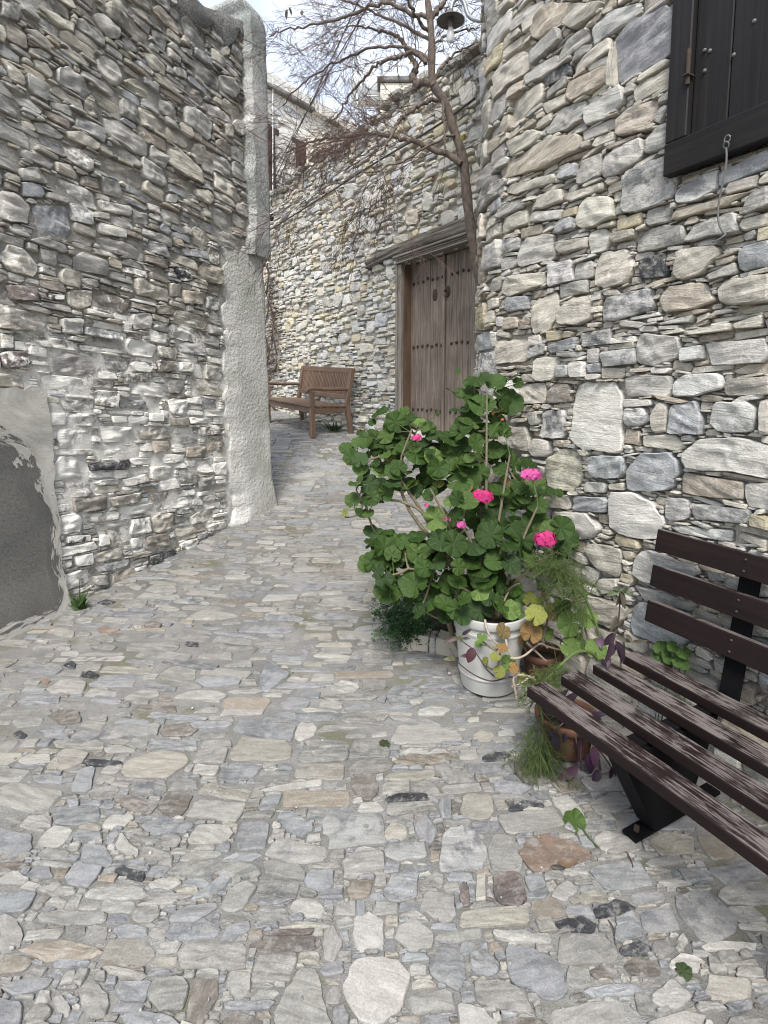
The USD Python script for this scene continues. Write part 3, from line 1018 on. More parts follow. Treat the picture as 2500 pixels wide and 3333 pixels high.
GROUND = parse("""
w 45 1190 130 1140 210 1200 215 1260 130 1285 60 1250
b 185 1340 270 1250 340 1300 360 1400 310 1450 220 1400
b 520 1260 700 1290 770 1370 800 1480 700 1490 640 1440 560 1430
b 365 1290 450 1280 500 1340 480 1390 380 1370
g 390 1400 500 1410 600 1450 650 1540 540 1545 400 1500
w 320 1510 420 1530 500 1600 500 1640 330 1650
b 150 1600 210 1550 300 1590 320 1680 160 1690
w 1150 1480 1250 1400 1330 1470 1290 1530 1180 1520
c 1380 1460 1400 1380 1590 1400 1580 1490 1440 1500
w 1225 1330 1290 1290 1390 1320 1350 1370 1250 1365
d 905 1100 1000 1055 1100 1090 1020 1120 920 1135
d 730 1150 850 1125 920 1160 900 1200 760 1185
d 1015 1270 1100 1235 1160 1270 1130 1300 1030 1300
n 1030 1340 1100 1305 1200 1340 1190 1390 1060 1385
n 885 1370 950 1335 1020 1370 1000 1400 920 1400
w 470 1195 600 1200 720 1230 715 1255 560 1240 480 1220
p 470 1000 480 945 590 940 600 1000 620 1060 570 1090 490 1070
p 325 1050 340 970 365 1000 370 1080 340 1085
c 395 1060 400 950 440 950 440 1060
g 155 1090 180 1020 300 1030 310 1130 280 1160 200 1130
b 0 1010 40 945 150 940 140 1040 60 1070 0 1050
g 165 980 220 930 260 960 250 1000 180 1000
m 240 870 270 750 370 740 440 830 430 920 330 930 240 930
b 130 740 180 680 230 760 210 810 150 790
c 0 770 30 720 100 740 100 790 0 800
c 330 650 345 600 460 600 480 690 400 710 330 690
b 235 650 245 615 290 620 290 700 250 700
r 580 830 690 770 800 800 900 860 870 890 740 920 660 940 600 890
w 900 800 950 765 1110 810 1110 850 1000 865 930 840
o 1145 800 1220 760 1340 790 1340 850 1200 870
w 720 620 790 600 850 660 870 710 780 700
w 890 640 1000 590 1080 630 1070 660 930 690
b 470 560 500 540 640 570 600 600 490 590
d 525 640 590 625 690 640 680 665 540 670
d 5 620 60 600 185 600 185 630 20 640
t 45 460 100 435 310 425 320 450 200 475 60 480
c 5 520 60 500 220 495 220 525 80 545 10 540
g 245 530 300 495 380 520 390 550 280 555
w 30 370 60 310 200 300 330 340 340 370 180 385 50 385
c 380 350 420 320 485 345 450 375 390 370
w 140 245 210 220 290 240 250 260 150 260
w 105 205 150 185 175 205 130 220
w 60 430 120 400 200 415 150 440
w 270 405 380 380 370 400 280 415
b 0 170 60 125 180 150 130 200 40 215
d 420 440 470 420 550 430 520 455 430 460
g 745 1000 800 970 840 1020 790 1060 720 1040
w 1370 1250 1450 1235 1610 1250 1600 1275 1390 1275
w 1260 1230 1290 1200 1320 1240 1290 1270
w 1180 985 1250 960 1335 985 1250 1010
c 1130 940 1200 915 1240 935 1170 950
w 1530 1160 1659 1150 1659 1190 1540 1180
g 1460 1330 1600 1310 1620 1340 1500 1350
b 850 1440 1000 1420 1120 1430 1110 1460 900 1480
n 430 1600 560 1560 700 1580 700 1640 450 1650
w 1130 1590 1300 1540 1390 1550 1360 1620 1150 1650
""", 1250, 2133, 0.7535) + parse("""
w 1480 1440 1510 1330 1620 1300 1745 1330 1775 1400 1760 1480 1700 1570 1560 1590
w 1170 1600 1220 1470 1330 1330 1380 1400 1400 1520 1440 1620
g 640 1470 660 1400 780 1390 820 1420 790 1530 700 1540 640 1490
n 800 1570 840 1390 940 1390 950 1470 870 1600
g 975 1440 990 1370 1085 1380 1080 1460 1020 1500
n 960 1560 1040 1540 1150 1600 1140 1680 960 1680
w 1520 1230 1530 1140 1600 1120 1659 1150 1659 1250 1560 1290
g 1395 1270 1400 1200 1440 1170 1480 1250 1440 1330 1400 1310
n 1080 1240 1200 1215 1360 1215 1360 1270 1200 1290 1080 1270
p 1130 1200 1250 1180 1360 1180 1340 1205 1150 1210
w 1240 1080 1290 1050 1360 1050 1410 1100 1380 1140 1290 1120
b 815 1060 960 950 1000 960 970 1010 890 1050
g 950 1100 990 1010 1060 970 1110 1000 1080 1060 1030 1110
b 730 1120 820 1080 930 1070 940 1090 840 1160 740 1150
b 940 1240 980 1170 1080 1150 1090 1180 1000 1240
w 365 1030 420 995 560 990 640 1020 620 1050 500 1060 380 1050
w 640 990 700 965 790 980 740 1015 650 1010
w 160 1010 220 995 330 1010 320 1035 230 1045
g 155 1120 250 1100 460 1120 450 1160 300 1170 180 1150
t 80 1270 150 1240 350 1240 450 1280 400 1310 200 1325
b 490 1190 530 1165 640 1180 635 1215 510 1225
g 640 1215 655 1175 725 1185 715 1235
w 435 1345 540 1360 640 1380 600 1410 480 1380
d 490 935 520 910 630 945 620 980 520 960
w 805 800 860 735 990 740 1010 780 960 810 830 820
w 775 880 830 840 965 855 940 870 800 895
b 345 890 360 820 450 825 490 890 470 910 360 910
w 500 830 520 760 545 800 600 850 590 880 540 860
g 600 860 620 820 750 860 740 910 640 890
g 1140 860 1200 790 1420 840 1400 890 1250 900
b 1185 690 1240 670 1370 740 1290 790 1230 750
w 1480 890 1560 830 1659 850 1659 940 1490 970 1480 920
b 1310 990 1330 930 1440 930 1440 1000 1380 1015
t 1500 1010 1530 980 1610 975 1600 1040 1510 1060
b 945 540 960 490 1060 470 1135 480 1100 530 1000 555
w 1110 590 1200 565 1390 540 1380 565 1250 585
b 1110 670 1150 610 1220 605 1200 650 1140 680
n 1510 560 1540 515 1620 530 1640 590 1590 635 1530 600
n 490 630 540 610 690 640 640 695 560 670
b 225 690 240 655 430 655 430 710 330 735 240 730
g 365 600 420 565 520 570 510 600 430 625
b 605 740 700 700 840 730 800 770 660 780
w 75 455 130 430 220 430 220 460 100 475
b 635 385 700 360 850 370 850 405 740 415 640 410
n 690 330 760 310 855 320 820 350 710 350
n 205 260 260 235 340 240 350 290 260 300
g 50 290 90 265 190 275 180 300 80 315
w 200 150 270 110 380 120 350 165 230 165
b 840 115 880 95 1050 98 1030 125 900 140
b 600 125 640 115 760 135 760 155 640 150
b 75 200 130 175 260 180 250 205 110 215
d 55 340 80 325 120 345 100 360 65 355
w 450 400 500 390 590 410 560 425 460 420
b 1115 110 1160 20 1230 70 1260 80 1140 165
w 1420 150 1470 110 1560 130 1530 160 1450 165
w 1270 350 1290 290 1370 300 1370 340 1300 370
b 1210 210 1250 180 1340 190 1330 230 1230 235
d 350 465 400 450 530 460 530 475 390 480
b 290 790 340 755 440 765 440 800 360 810
g 80 740 130 700 225 700 220 740 120 755
w 440 745 480 695 590 700 540 740 470 755
g 160 860 200 835 300 850 290 885 180 885
w 0 970 60 940 130 970 100 990 0 990
g 0 1200 0 1120 60 1130 100 1200 80 1270 0 1290
w 590 1080 680 1050 780 1060 700 1090
b 0 1440 80 1410 230 1400 200 1440 60 1480
g 330 1440 400 1400 460 1450 480 1530 420 1580 370 1560
w 225 1480 260 1460 310 1530 290 1560 240 1540
b 520 1560 600 1540 720 1560 780 1600 700 1640 560 1620
g 280 1370 330 1360 320 1410 250 1430
w 300 1355 370 1345 380 1365 310 1375
g 0 870 60 850 140 860 100 890 0 900
n 0 900 80 885 130 905 60 930 0 925
r 175 115 195 105 220 115 200 125
b 130 520 200 510 280 525 260 550 160 550
b 290 640 340 620 340 650 300 660
""", 0, 2133, 0.7535) + parse("""
r 585 1750 620 1735 720 1750 680 1765 600 1770
d 1100 1850 1120 1825 1195 1830 1190 1855
w 1165 2060 1210 2040 1460 2050 1440 2080 1290 2095
b 840 2080 900 2060 1060 2090 1050 2125 900 2105
w 1110 1690 1200 1640 1400 1650 1430 1670 1300 1690
n 860 1720 920 1705 970 1715 960 1740 880 1740
d 380 1965 420 1940 460 1960 440 1990
d 490 2030 540 1995 595 2020 580 2045
g 720 1600 800 1570 890 1575 860 1620 760 1620
d 580 1590 640 1570 700 1585 640 1605
w 740 1490 800 1475 860 1500 820 1515
n 1245 1420 1290 1405 1360 1410 1350 1430 1270 1430
w 1480 1350 1540 1315 1659 1320 1640 1340 1560 1350
w 1170 1250 1220 1235 1290 1270 1240 1280
w 290 2100 380 2065 520 2090 440 2130 320 2130
""", 0, 1100, 0.5425)

# ------------------------------------------------------------------ plans of the walls
_d = np.array([-0.454, 0.891])
_p0 = np.array([1.782, 0.908])


def house_path(tc, R=0.95, turn=62, tail=1.6):
    a = [_p0 - _d * 1.9, _p0 + _d * tc]
    n = np.array([_d[1], -_d[0]])
    c = a[1] + n * R
    for k in range(1, 33):
        t = math.radians(turn) * k / 32
        w = -n * math.cos(t) + _d * math.sin(t)
        a.append(c + w * R)
    t = math.radians(turn)
    a.append(a[-1] + tail * (_d * math.cos(t) + n * math.sin(t)))
    return np.array(a)


lo, hi = 1.0, 3.6
for _ in range(30):
    tc = (lo + hi) / 2
    q = Wall(house_path(tc)).at(np.linspace(0, 8, 400), 0.0, 0.02)
    q = q[(q[:, 1] > 1)]
    r0 = ray(1552, 620)
    if (q[:, 0] / q[:, 1]).min() > r0[0] / r0[1]:
        lo = tc
    else:
        hi = tc
WR = Wall(house_path(tc))
WL = Wall([np.array([-1.04, 5.07]) - np.array([0.435, 0.900]) * 4.6, [-1.04, 5.07]], flip=True)
WD = Wall([np.array([0.168, 6.18]) - np.array([-0.559, 0.829]) * 2.6, np.array([0.168, 6.18]) + np.array([-0.559, 0.829]) * 5.6])

# ------------------------------------------------------------------ the street
def gz_local(W, u, d=0.0):
    q = W.at(u, 0.0, d)
    return ground_z(q[..., 0], q[..., 1])


def hsheet(parent, name, xs, ys, dz, mat, amp=0.0, **kw):
    X, Y = np.meshgrid(xs, ys, indexing="ij")
    Z = ground_z(X, Y) + dz
    if amp:
        Z = Z + (meshkit.fbm(np.stack([X * 9, Y * 9, 0 * X], -1), 4, 5) - 0.5) * 2 * amp
    ny = len(ys)
    i, j = np.meshgrid(np.arange(len(xs) - 1), np.arange(ny - 1), indexing="ij")
    Q = np.stack([i * ny + j, (i + 1) * ny + j, (i + 1) * ny + j + 1, i * ny + j + 1], -1).reshape(-1, 4)
    mb = MB()
    mb.add(np.stack([X, Y, Z], -1).reshape(-1, 3), Q)
    return mb.build(parent, name, mat, **kw)


EARTH = mortar_look("earth_look", (0.20, 0.18, 0.15), (0.30, 0.27, 0.23))
g_ = np.unique(np.round(np.r_[-400, -150, -60, np.linspace(-30, 30, 61), 60, 150, 400], 3))
hsheet("/World", "ground", g_, np.unique(np.r_[g_, np.linspace(0, 12, 49)]), -0.09, EARTH, kind="structure")

street = thing("cobbled_street", kind="structure")
ys_ = [0.2]
while ys_[-1] < 11.5:
    ys_.append(ys_[-1] + max(0.011, 0.0055 * ys_[-1]))
hsheet(street, "mortar_bed", np.arange(-3.2, 3.6, 0.013), np.array(ys_), -0.003, BED, amp=0.005)
rng = np.random.default_rng(11)
pk = Packer(-2.9, 2.4, 0.5, 10.0, 0.01)
gs = []
for code, q in GROUND:
    P = np.array([on_ground(*k)[:2] for k in q])
    if pk.free_fraction(P) < 0.6:
        continue
    P = P.mean(0) + (P - P.mean(0)) * 1.03
    pk.block(P, 0.001)
    gs.append((code, P))
far_free = pk.occ.copy()
ymid = np.repeat((pk.v0 + (np.arange(pk.nv) + 0.5) * pk.res)[:, None], pk.nu, 1)
fills = []
pk.occ |= ymid > 2.1
fills += pk.fill(rng, (0.12, 0.28), (0.06, 0.15), 0.08, 0.045, 6, gap=0)
fills += pk.fill(rng, (0.05, 0.16), (0.02, 0.05), 0.03, 0.018, 16, gap=0)
fills += pk.fill(rng, (0.02, 0.09), (0.012, 0.03), 0.018, 0.010, 12, gap=0)
pk.occ = far_free | (pk.occ & (ymid <= 2.1))
pk.occ[ymid <= 2.1] = True
fills += pk.fill(rng, (0.14, 0.34), (0.05, 0.11), 0.10, 0.04, 5, gap=0)
fills += pk.fill(rng, (0.10, 0.32), (0.025, 0.06), 0.07, 0.022, 18, gap=0)
fills += pk.fill(rng, (0.05, 0.14), (0.018, 0.04), 0.04, 0.018, 14, gap=0)
items = []
for code, P in gs:
    O = poly_outline(P, rng, 0.022, 0.05)
    c, s = stone_tone(code, rng)
    uv, d, F, tc = stone_mesh(O, rng, 0.03, rng.uniform(0.002, 0.008), 1.2, 0.007, flat=True)
    items.append((uv, d, F, tc, (c * 0.58 + 0.003), s))
codes = list("ggggggggbbbbbbcwwwcgbnbgmtw")
for r in fills:
    cx_, cy_ = (r[0] + r[1]) / 2, (r[2] + r[3]) / 2
    O = rect_outline(r, rng, lens=1 if rng.uniform() < 0.45 else 0, rough=1.2, fill=1.06)
    a = rng.normal(0.02 + 0.10 * np.clip(cx_, -1, 1), 0.10)
    ce = O.mean(0)
    ca, sa = math.cos(a), math.sin(a)
    O = ce + (O - ce) @ np.array([[ca, sa], [-sa, ca]])
    code = codes[rng.integers(len(codes))]
    c, s = stone_tone(code, rng)
    uv, d, F, tc = stone_mesh(O, rng, 0.03, rng.uniform(-0.0015, 0.008), 1.2, 0.006, flat=True)
    items.append((uv, d, F, tc, (c * 0.53 + 0.007), s))
gmap = lambda u, v, d: np.stack([u, v, ground_z(u, v) + d], -1)
n_street = lay_stones(street, "paving_stone", None, items, PAVE, mapper=gmap, stuff_name="paving_stones")

# ------------------------------------------------------------------ the house on the right
house = thing("stone_house", "rubble stone house with rounded corner and dark shutter beside the slatted bench", "house")
ug = lambda W: (lambda u: gz_local(W, np.asarray(u)) - 0.12)
top_r = lambda u: np.full(np.shape(u), 6.4)
# shutter opening
SH = [WR.hit(2195, 580), WR.hit(2208, 0)]
sh_u1 = (SH[0][0] + SH[1][0]) / 2          # edge nearest the corner
sh_v0 = SH[0][1]
sh_u0, sh_v1 = sh_u1 - 0.86, sh_v0 + 1.25
wall_core(house, "mortar_core", WR, 0, WR.L, ug(WR), top_r, -0.034, 0.5, MORTAR, res=0.035, amp=0.014, seed=3, holes=[(sh_u0 + 0.02, sh_u1 - 0.02, sh_v0 + 0.02, sh_v1 - 0.02)])


def surveyed(W, table, pk, grow, shrink=1.03, d=0.02, lim=None, shear=0.0):
    out = []
    for code, q in table:
        h = [W.hit(*k, d) for k in q]
        if any(k is None for k in h):
            continue
        P = np.array(h)
        P[:, 1] += shear * P[:, 0]
        if lim and (P[:, 0].max() > lim):
            continue
        if pk.free_fraction(P) < 0.55:
            continue
        P = P.mean(0) + (P - P.mean(0)) * shrink
        pk.block(P, grow)
        out.append((code, P))
    return out


rng = np.random.default_rng(5)
u_lo = 0.0
pk = Packer(0.55, WR.L - 0.9, -0.15, 5.0, 0.009)
pk.block([(sh_u0, sh_v0), (sh_u1, sh_v0), (sh_u1, sh_v1), (sh_u0, sh_v1)], 0.01)
sv = surveyed(WR, RIGHT, pk, 0.003)
fills = pk.fill(rng, (0.18, 0.36), (0.10, 0.18), 0.13, 0.07, 3)
fills += pk.fill(rng, (0.10, 0.26), (0.05, 0.10), 0.07, 0.04, 8, gap=0)
nbig = len(fills)
fills += pk.fill(rng, (0.06, 0.20), (0.014, 0.034), 0.03, 0.012, 34, gap=0)
fills += pk.fill(rng, (0.02, 0.09), (0.008, 0.026), 0.015, 0.007, 24, gap=0)
items = []
for code, P in sv:
    O = poly_outline(P, rng, 0.022, 0.035)
    c, s = stone_tone(code, rng)
    items.append((*stone_mesh(O, rng, 0.07, rng.uniform(0.004, 0.026), 0.9, 0.010), c, s))
codes = list("ccccccccgggwwwwbtmty")
for k, r in enumerate(fills):
    big = k < nbig
    O = rect_outline(r, rng, lens=0 if big or rng.uniform() < 0.4 else 1, rough=1.0 if big else 1.4)
    if not big:
        a = rng.normal(0, 0.10)
        ce = O.mean(0)
        O = ce + (O - ce) @ np.array([[math.cos(a), math.sin(a)], [-math.sin(a), math.cos(a)]])
    c, s = stone_tone(codes[rng.integers(len(codes))] if big else "ccccwwgt"[rng.integers(8)], rng)
    items.append((*stone_mesh(O, rng, 0.07, rng.uniform(-0.006, 0.018) if big else rng.uniform(-0.020, 0.020), 1.0 if big else 1.5, 0.009 if big else 0.004), c, s))
n_right = lay_stones(house, "stone", WR, items, STONE, stuff_name="chink_stones")

# ------------------------------------------------------------------ the wall on the left
wall_l = thing("stone_wall", "weathered grey stone wall with flaking whitewash and a concrete corner post on the left", "wall")
LTOP = min(WL.hit(663, 0)[1], WL.hit(770, 40)[1])
SHEAR = 0.0815
u_end = WL.L
top_l = lambda u: LTOP - 0.05 + 0.0 * np.asarray(u)
wall_core(wall_l, "mortar_core", WL, 0, u_end - 0.04, ug(WL), top_l, -0.013, 0.5, MORTAR_LEFT, res=0.03, amp=0.024, seed=9)
rng = np.random.default_rng(7)
S0 = -0.2
pk = Packer(0.0, u_end, S0, LTOP + SHEAR * u_end, 0.01)
Uc, Vc = np.meshgrid((np.arange(pk.nu) + 0.5) * pk.res, S0 + (np.arange(pk.nv) + 0.5) * pk.res)
pk.occ |= Vc - SHEAR * Uc > LTOP - 0.10
# strip of the corner post, and the cement patch
post_u = lambda py: WL.hit(731 + (0 if py > 830 else 57), py)[0]
up_low, up_high = WL.hit(735, 1500)[0], WL.hit(790, 500)[0]
v_ledge = WL.hit(800, 828)[1]
pk.occ |= (Uc > np.where(Vc - SHEAR * Uc < v_ledge, up_low, up_high + 0.02))
PATCH_U, PATCH_V = WL.hit(205, 1600, 0.03)[0], WL.hit(165, 1262, 0.03)[1]
pk.occ |= (Uc < PATCH_U - 0.05) & (Vc - SHEAR * Uc < PATCH_V - 0.05)
sv = surveyed(WL, LEFT, pk, 0.006, 1.0, 0.0, lim=u_end - 0.1, shear=SHEAR)
fills = pk.fill(rng, (0.16, 0.36), (0.06, 0.15), 0.10, 0.045, 4, gap=0)
fills += pk.fill(rng, (0.10, 0.28), (0.02, 0.06), 0.06, 0.02, 18, gap=0)
fills += pk.fill(rng, (0.04, 0.16), (0.012, 0.03), 0.03, 0.010, 26, gap=0)
items = []
unshear = lambda O: np.stack([O[:, 0], O[:, 1] - SHEAR * O[:, 0]], 1)
for code, P in sv:
    O = poly_outline(P, rng, 0.024, 0.045)
    c, s = stone_tone(code, rng)
    items.append((*stone_mesh(unshear(O), rng, 0.05, rng.uniform(0.006, 0.030), 1.3, 0.012, ang=rng.normal(-0.08, 0.1)), c * 1.0, s))
codes = list("ggggggccccbtonnm")
for r in fills:
    O = rect_outline(r, rng, lens=0 if rng.uniform() < 0.55 else 1, rough=1.3)
    c, s = stone_tone(codes[rng.integers(len(codes))], rng)
    low = (r[2] + r[3]) / 2 - SHEAR * (r[0] + r[1]) / 2 < 1.7
    items.append((*stone_mesh(unshear(O), rng, 0.05, rng.uniform(-0.010, 0.012) if low else rng.uniform(-0.008, 0.030), 1.6, 0.010, ang=rng.normal(-0.08, 0.1)), c * 0.98, s))
n_left = lay_stones(wall_l, "stone", WL, items, STONE_LEFT, stuff_name="chink_stones")

# ------------------------------------------------------------------ the wall with the door
wall_d = thing("stone_wall_001", "pale stone wall with a studded wooden door behind the garden bench", "wall")
du0, du1 = WD.hit(1557, 1100)[0], WD.hit(1297, 1100)[0]
dv0 = WD.hit(1360, 1404)[1]
dv1 = WD.hit(1310, 858)[1]
DTOP = WD.hit(1100, 470)[1]
dtop = lambda u: DTOP + 0.05 * np.sin(np.asarray(u) * 3.1) + 0.03 * np.sin(np.asarray(u) * 7.7)
wall_core(wall_d, "mortar_core", WD, 0, WD.L, ug(WD), dtop, -0.036, 0.5, MORTAR_FAR, res=0.05, amp=0.014, seed=21, holes=[(du0 + 0.03, du1 - 0.03, dv0 - 0.4, dv1 - 0.0)])
rng = np.random.default_rng(23)
pk = Packer(0.6, WD.L, 0.2, DTOP + 0.1, 0.01)
pk.block([(du0, dv0 - 0.5), (du1, dv0 - 0.5), (du1, dv1 + 0.06), (du0, dv1 + 0.06)])
lint_u1 = WD.hit(1198, 850)[0]
lv0, lv1 = WD.hit(1290, 833)[1], WD.hit(1294, 795)[1]
pk.block([(du0 - 0.3, lv0), (lint_u1, lv0), (lint_u1, lv1), (du0 - 0.3, lv1)])
Uc, Vc = np.meshgrid(pk.u0 + (np.arange(pk.nu) + 0.5) * pk.res, pk.v0 + (np.arange(pk.nv) + 0.5) * pk.res)
pk.occ |= Vc > dtop(Uc) - 0.05
sv = surveyed(WD, FAR, pk, 0.006)
fills = pk.fill(rng, (0.12, 0.24), (0.08, 0.15), 0.08, 0.06, 2)
fills += pk.fill(rng, (0.08, 0.22), (0.04, 0.08), 0.05, 0.03, 10)
nbig = len(fills)
fills += pk.fill(rng, (0.06, 0.22), (0.015, 0.035), 0.03, 0.014, 24, gap=0)
items = []
for code, P in sv:
    c, s = stone_tone(code, rng)
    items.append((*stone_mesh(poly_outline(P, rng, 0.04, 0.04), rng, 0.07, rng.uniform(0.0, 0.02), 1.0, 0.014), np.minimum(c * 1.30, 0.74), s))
codes = list("ccccwwwwgggbtyom")
for k, r in enumerate(fills):
    c, s = stone_tone(codes[rng.integers(len(codes))], rng)
    O = rect_outline(r, rng, lens=0 if k < nbig or rng.uniform() < 0.4 else 1, rough=1.3)
    if len(O) > 14:
        O = O[::2]
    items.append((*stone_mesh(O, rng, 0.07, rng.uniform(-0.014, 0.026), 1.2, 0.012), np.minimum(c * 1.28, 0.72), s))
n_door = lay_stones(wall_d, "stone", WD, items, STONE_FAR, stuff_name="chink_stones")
# coping: rough flat stones along the top
rng = np.random.default_rng(29)
u = 0.05
cop = []
while u < WD.L:
    w = rng.uniform(0.14, 0.34)
    c, s = stone_tone("gcgwo"[rng.integers(5)], rng)
    O = rect_outline((u, min(u + w, WD.L), 0.0, rng.uniform(0.05, 0.10)), rng, 0, 1.4)
    O[:, 1] += dtop(u) - 0.05
    uv, d, F, tc = stone_mesh(O, rng, 0.40, rng.uniform(0.03, 0.08), 1.3, 0.02)
    X = WD.at(uv[:, 0], uv[:, 1], d)
    F = F[:, ::-1]
    emit(wall_d, "coping_stone", X, F, STONE_FAR, smooth_normals(X, F), {"stone_col": np.broadcast_to(c * 0.8, X.shape), "stone_tc": tc, "stone_sp": np.broadcast_to(s, X.shape)})
    u += w + 0.008
print("stones", n_street, n_right, n_left, n_door, "tc", tc.shape)

# ------------------------------------------------------------------ wood, metal, plaster
def wood(name, c0, c1, rough=0.7, scale=(2.0, 60.0, 60.0), worn=None, worn_at=0.6, spec=0.35, bump=0.5, bdist=0.003, fine=1.0):
    """Grained wood: the primvar 'stone_tc' runs along the grain in x; optionally worn to a paler colour along it."""
    n = {
        "a": ("attribute", {"attribute": "stone_tc"}),
        "m": ("mapping", {"scale": scale}),
        "n": ("noise_texture", {"scale": 1.0, "detail": 6.0, "roughness": 0.65, "distortion": 0.5}),
        "r": ("rgb_ramp", {"ramp": [(0.30, c0), (0.70, c1)]}),
        "n2": ("noise_texture", {"scale": 3.0, "detail": 4.0, "roughness": 0.6}),
        "r2": ("map_range", {"from_min": 0.3, "from_max": 0.7, "to_min": 0.75, "to_max": 1.2, "clamp": True}),
        "c": ("vector_math", {"math_type": "scale"}),
        "b": ("bump", {"strength": bump, "distance": bdist}),
        "p": ("principled_bsdf", {"roughness": rough, "specular_ior_level": spec}),
    }
    l = [("a.vector", "m.vector"), ("m.vector", "n.vector"), ("n.fac", "r.fac"), ("a.vector", "n2.vector"), ("n2.fac", "r2.value"), ("r.color", "c.vector1"), ("r2.result", "c.scale"), ("n.fac", "b.height"), ("b.normal", "p.normal")]
    out = "c.vector"
    if worn:
        n.update({
            "wm": ("mapping", {"scale": (9.0, 170.0, 170.0)}),
            "wn": ("noise_texture", {"scale": 1.0, "detail": 5.0, "roughness": 0.75}),
            "wp": ("noise_texture", {"scale": 7.0, "detail": 5.0, "roughness": 0.6}),
            "g": ("geometry", {}), "gz": ("separate_xyz", {}),
            "up": ("map_range", {"from_min": 0.55, "from_max": 0.95, "to_min": -0.55, "to_max": 0.0, "clamp": True}),
            "s1": ("math", {"math_type": "multiply_add", "value2": 0.62}),
            "s2": ("math", {"math_type": "add"}),
            "wr": ("map_range", {"from_min": worn_at, "from_max": worn_at + 0.05, "to_min": 0.0, "to_max": 0.58, "clamp": True}),
            "wx": ("mix", {"mix_type": "mix", "color2": worn}),
        })
        l += [("a.vector", "wm.vector"), ("wm.vector", "wn.vector"), ("a.vector", "wp.vector"), ("g.true_normal", "gz.vector"), ("gz.z", "up.value"),
              ("wp.fac", "s1.value1"), ("wn.fac", "s1.value3"), ("s1.value", "s2.value1"), ("up.result", "s2.value2"), ("s2.value", "wr.value"), ("wr.result", "wx.fac"), ("c.vector", "wx.color1")]
        out = "wx.color"
    l.append((out, "p.base_color"))
    return usdkit.material(stage, LK + name, n, l, surface="p.BSDF")


DOOR_WOOD = wood("door_wood_look", (0.070, 0.054, 0.044), (0.255, 0.212, 0.178), rough=0.85, scale=(2.2, 55, 55), bump=0.9, bdist=0.006)
FRAME_WOOD = wood("door_frame_look", (0.115, 0.10, 0.085), (0.27, 0.245, 0.215), rough=0.88, scale=(2.5, 70, 70), bump=0.9, bdist=0.006)
REVEAL_WOOD = wood("reveal_wood_look", (0.075, 0.045, 0.030), (0.125, 0.080, 0.055), rough=0.7, scale=(2, 40, 40), bump=0.3)
LINTEL_WOOD = wood("lintel_look", (0.055, 0.048, 0.042), (0.23, 0.21, 0.185), rough=0.9, scale=(2.2, 34, 34), bump=1.0, bdist=0.02)
SHUTTER_WOOD = wood("shutter_look", (0.0045, 0.0042, 0.0044), (0.0145, 0.0132, 0.013), rough=0.62, spec=0.25, scale=(1.6, 45, 45), bump=0.6, bdist=0.003)
TEAK = wood("teak_look", (0.10, 0.062, 0.042), (0.185, 0.122, 0.085), rough=0.65, scale=(3, 50, 50), bump=0.3)
PAINTED = wood("worn_bench_look", (0.0065, 0.0036, 0.0036), (0.0150, 0.0076, 0.0072), rough=0.6, scale=(2, 50, 50), worn=(0.215, 0.19, 0.182), worn_at=0.775, spec=0.22, bump=0.55, bdist=0.0022)
BLACK = plain("black_steel_look", (0.004, 0.004, 0.0045), 0.7, 0.10, 80, 0.4, 0.15, 0.001)
IRON = plain("rusty_iron_look", (0.045, 0.032, 0.026), 0.8, 0.3, 90, 0.5, 0.4, 0.002)
STEEL = plain("galvanised_look", (0.34, 0.36, 0.38), 0.45, 0.5, 60, 0.2, 0.1, 0.001, metallic=0.7)
TANK = plain("tank_look", (0.55, 0.58, 0.60), 0.4, 0.5, 6, 0.08, 0.02)
TERRA = plain("terracotta_look", (0.115, 0.058, 0.040), 0.85, 0.2, 14, 0.30, 0.3, 0.003)
PLASTIC = plain("white_plastic_look", (0.40, 0.40, 0.38), 0.42, 0.45, 9, 0.10, 0.05, 0.002)
CREAM = mortar_look("cream_render_look", (0.58, 0.53, 0.44), (0.68, 0.64, 0.55), speck=0.1, bump=0.4, bdist=0.01)
PALESTONE = stone_look("pale_house_stone_look", bump=0.5, lime=0.7, lime_col=(0.70, 0.69, 0.65))
PALEMORTAR = mortar_look("pale_mortar_look", (0.52, 0.50, 0.46), (0.64, 0.62, 0.58), speck=0.15)
SHUT2 = plain("brown_shutter_look", (0.045, 0.026, 0.020), 0.6, 0.4, 20, 0.3)
BULB = usdkit.material(stage, LK + "lamp_glass_look", {"p": ("principled_bsdf", {"base_color": (0.86, 0.86, 0.84), "roughness": 0.15, "transmission_weight": 0.55, "ior": 1.45})}, surface="p.BSDF")
CABLE = plain("cable_look", (0.02, 0.02, 0.022), 0.5, 0.4, 40, 0.2)
WHITEROPE = plain("white_cable_look", (0.62, 0.62, 0.60), 0.6, 0.4, 40, 0.1)


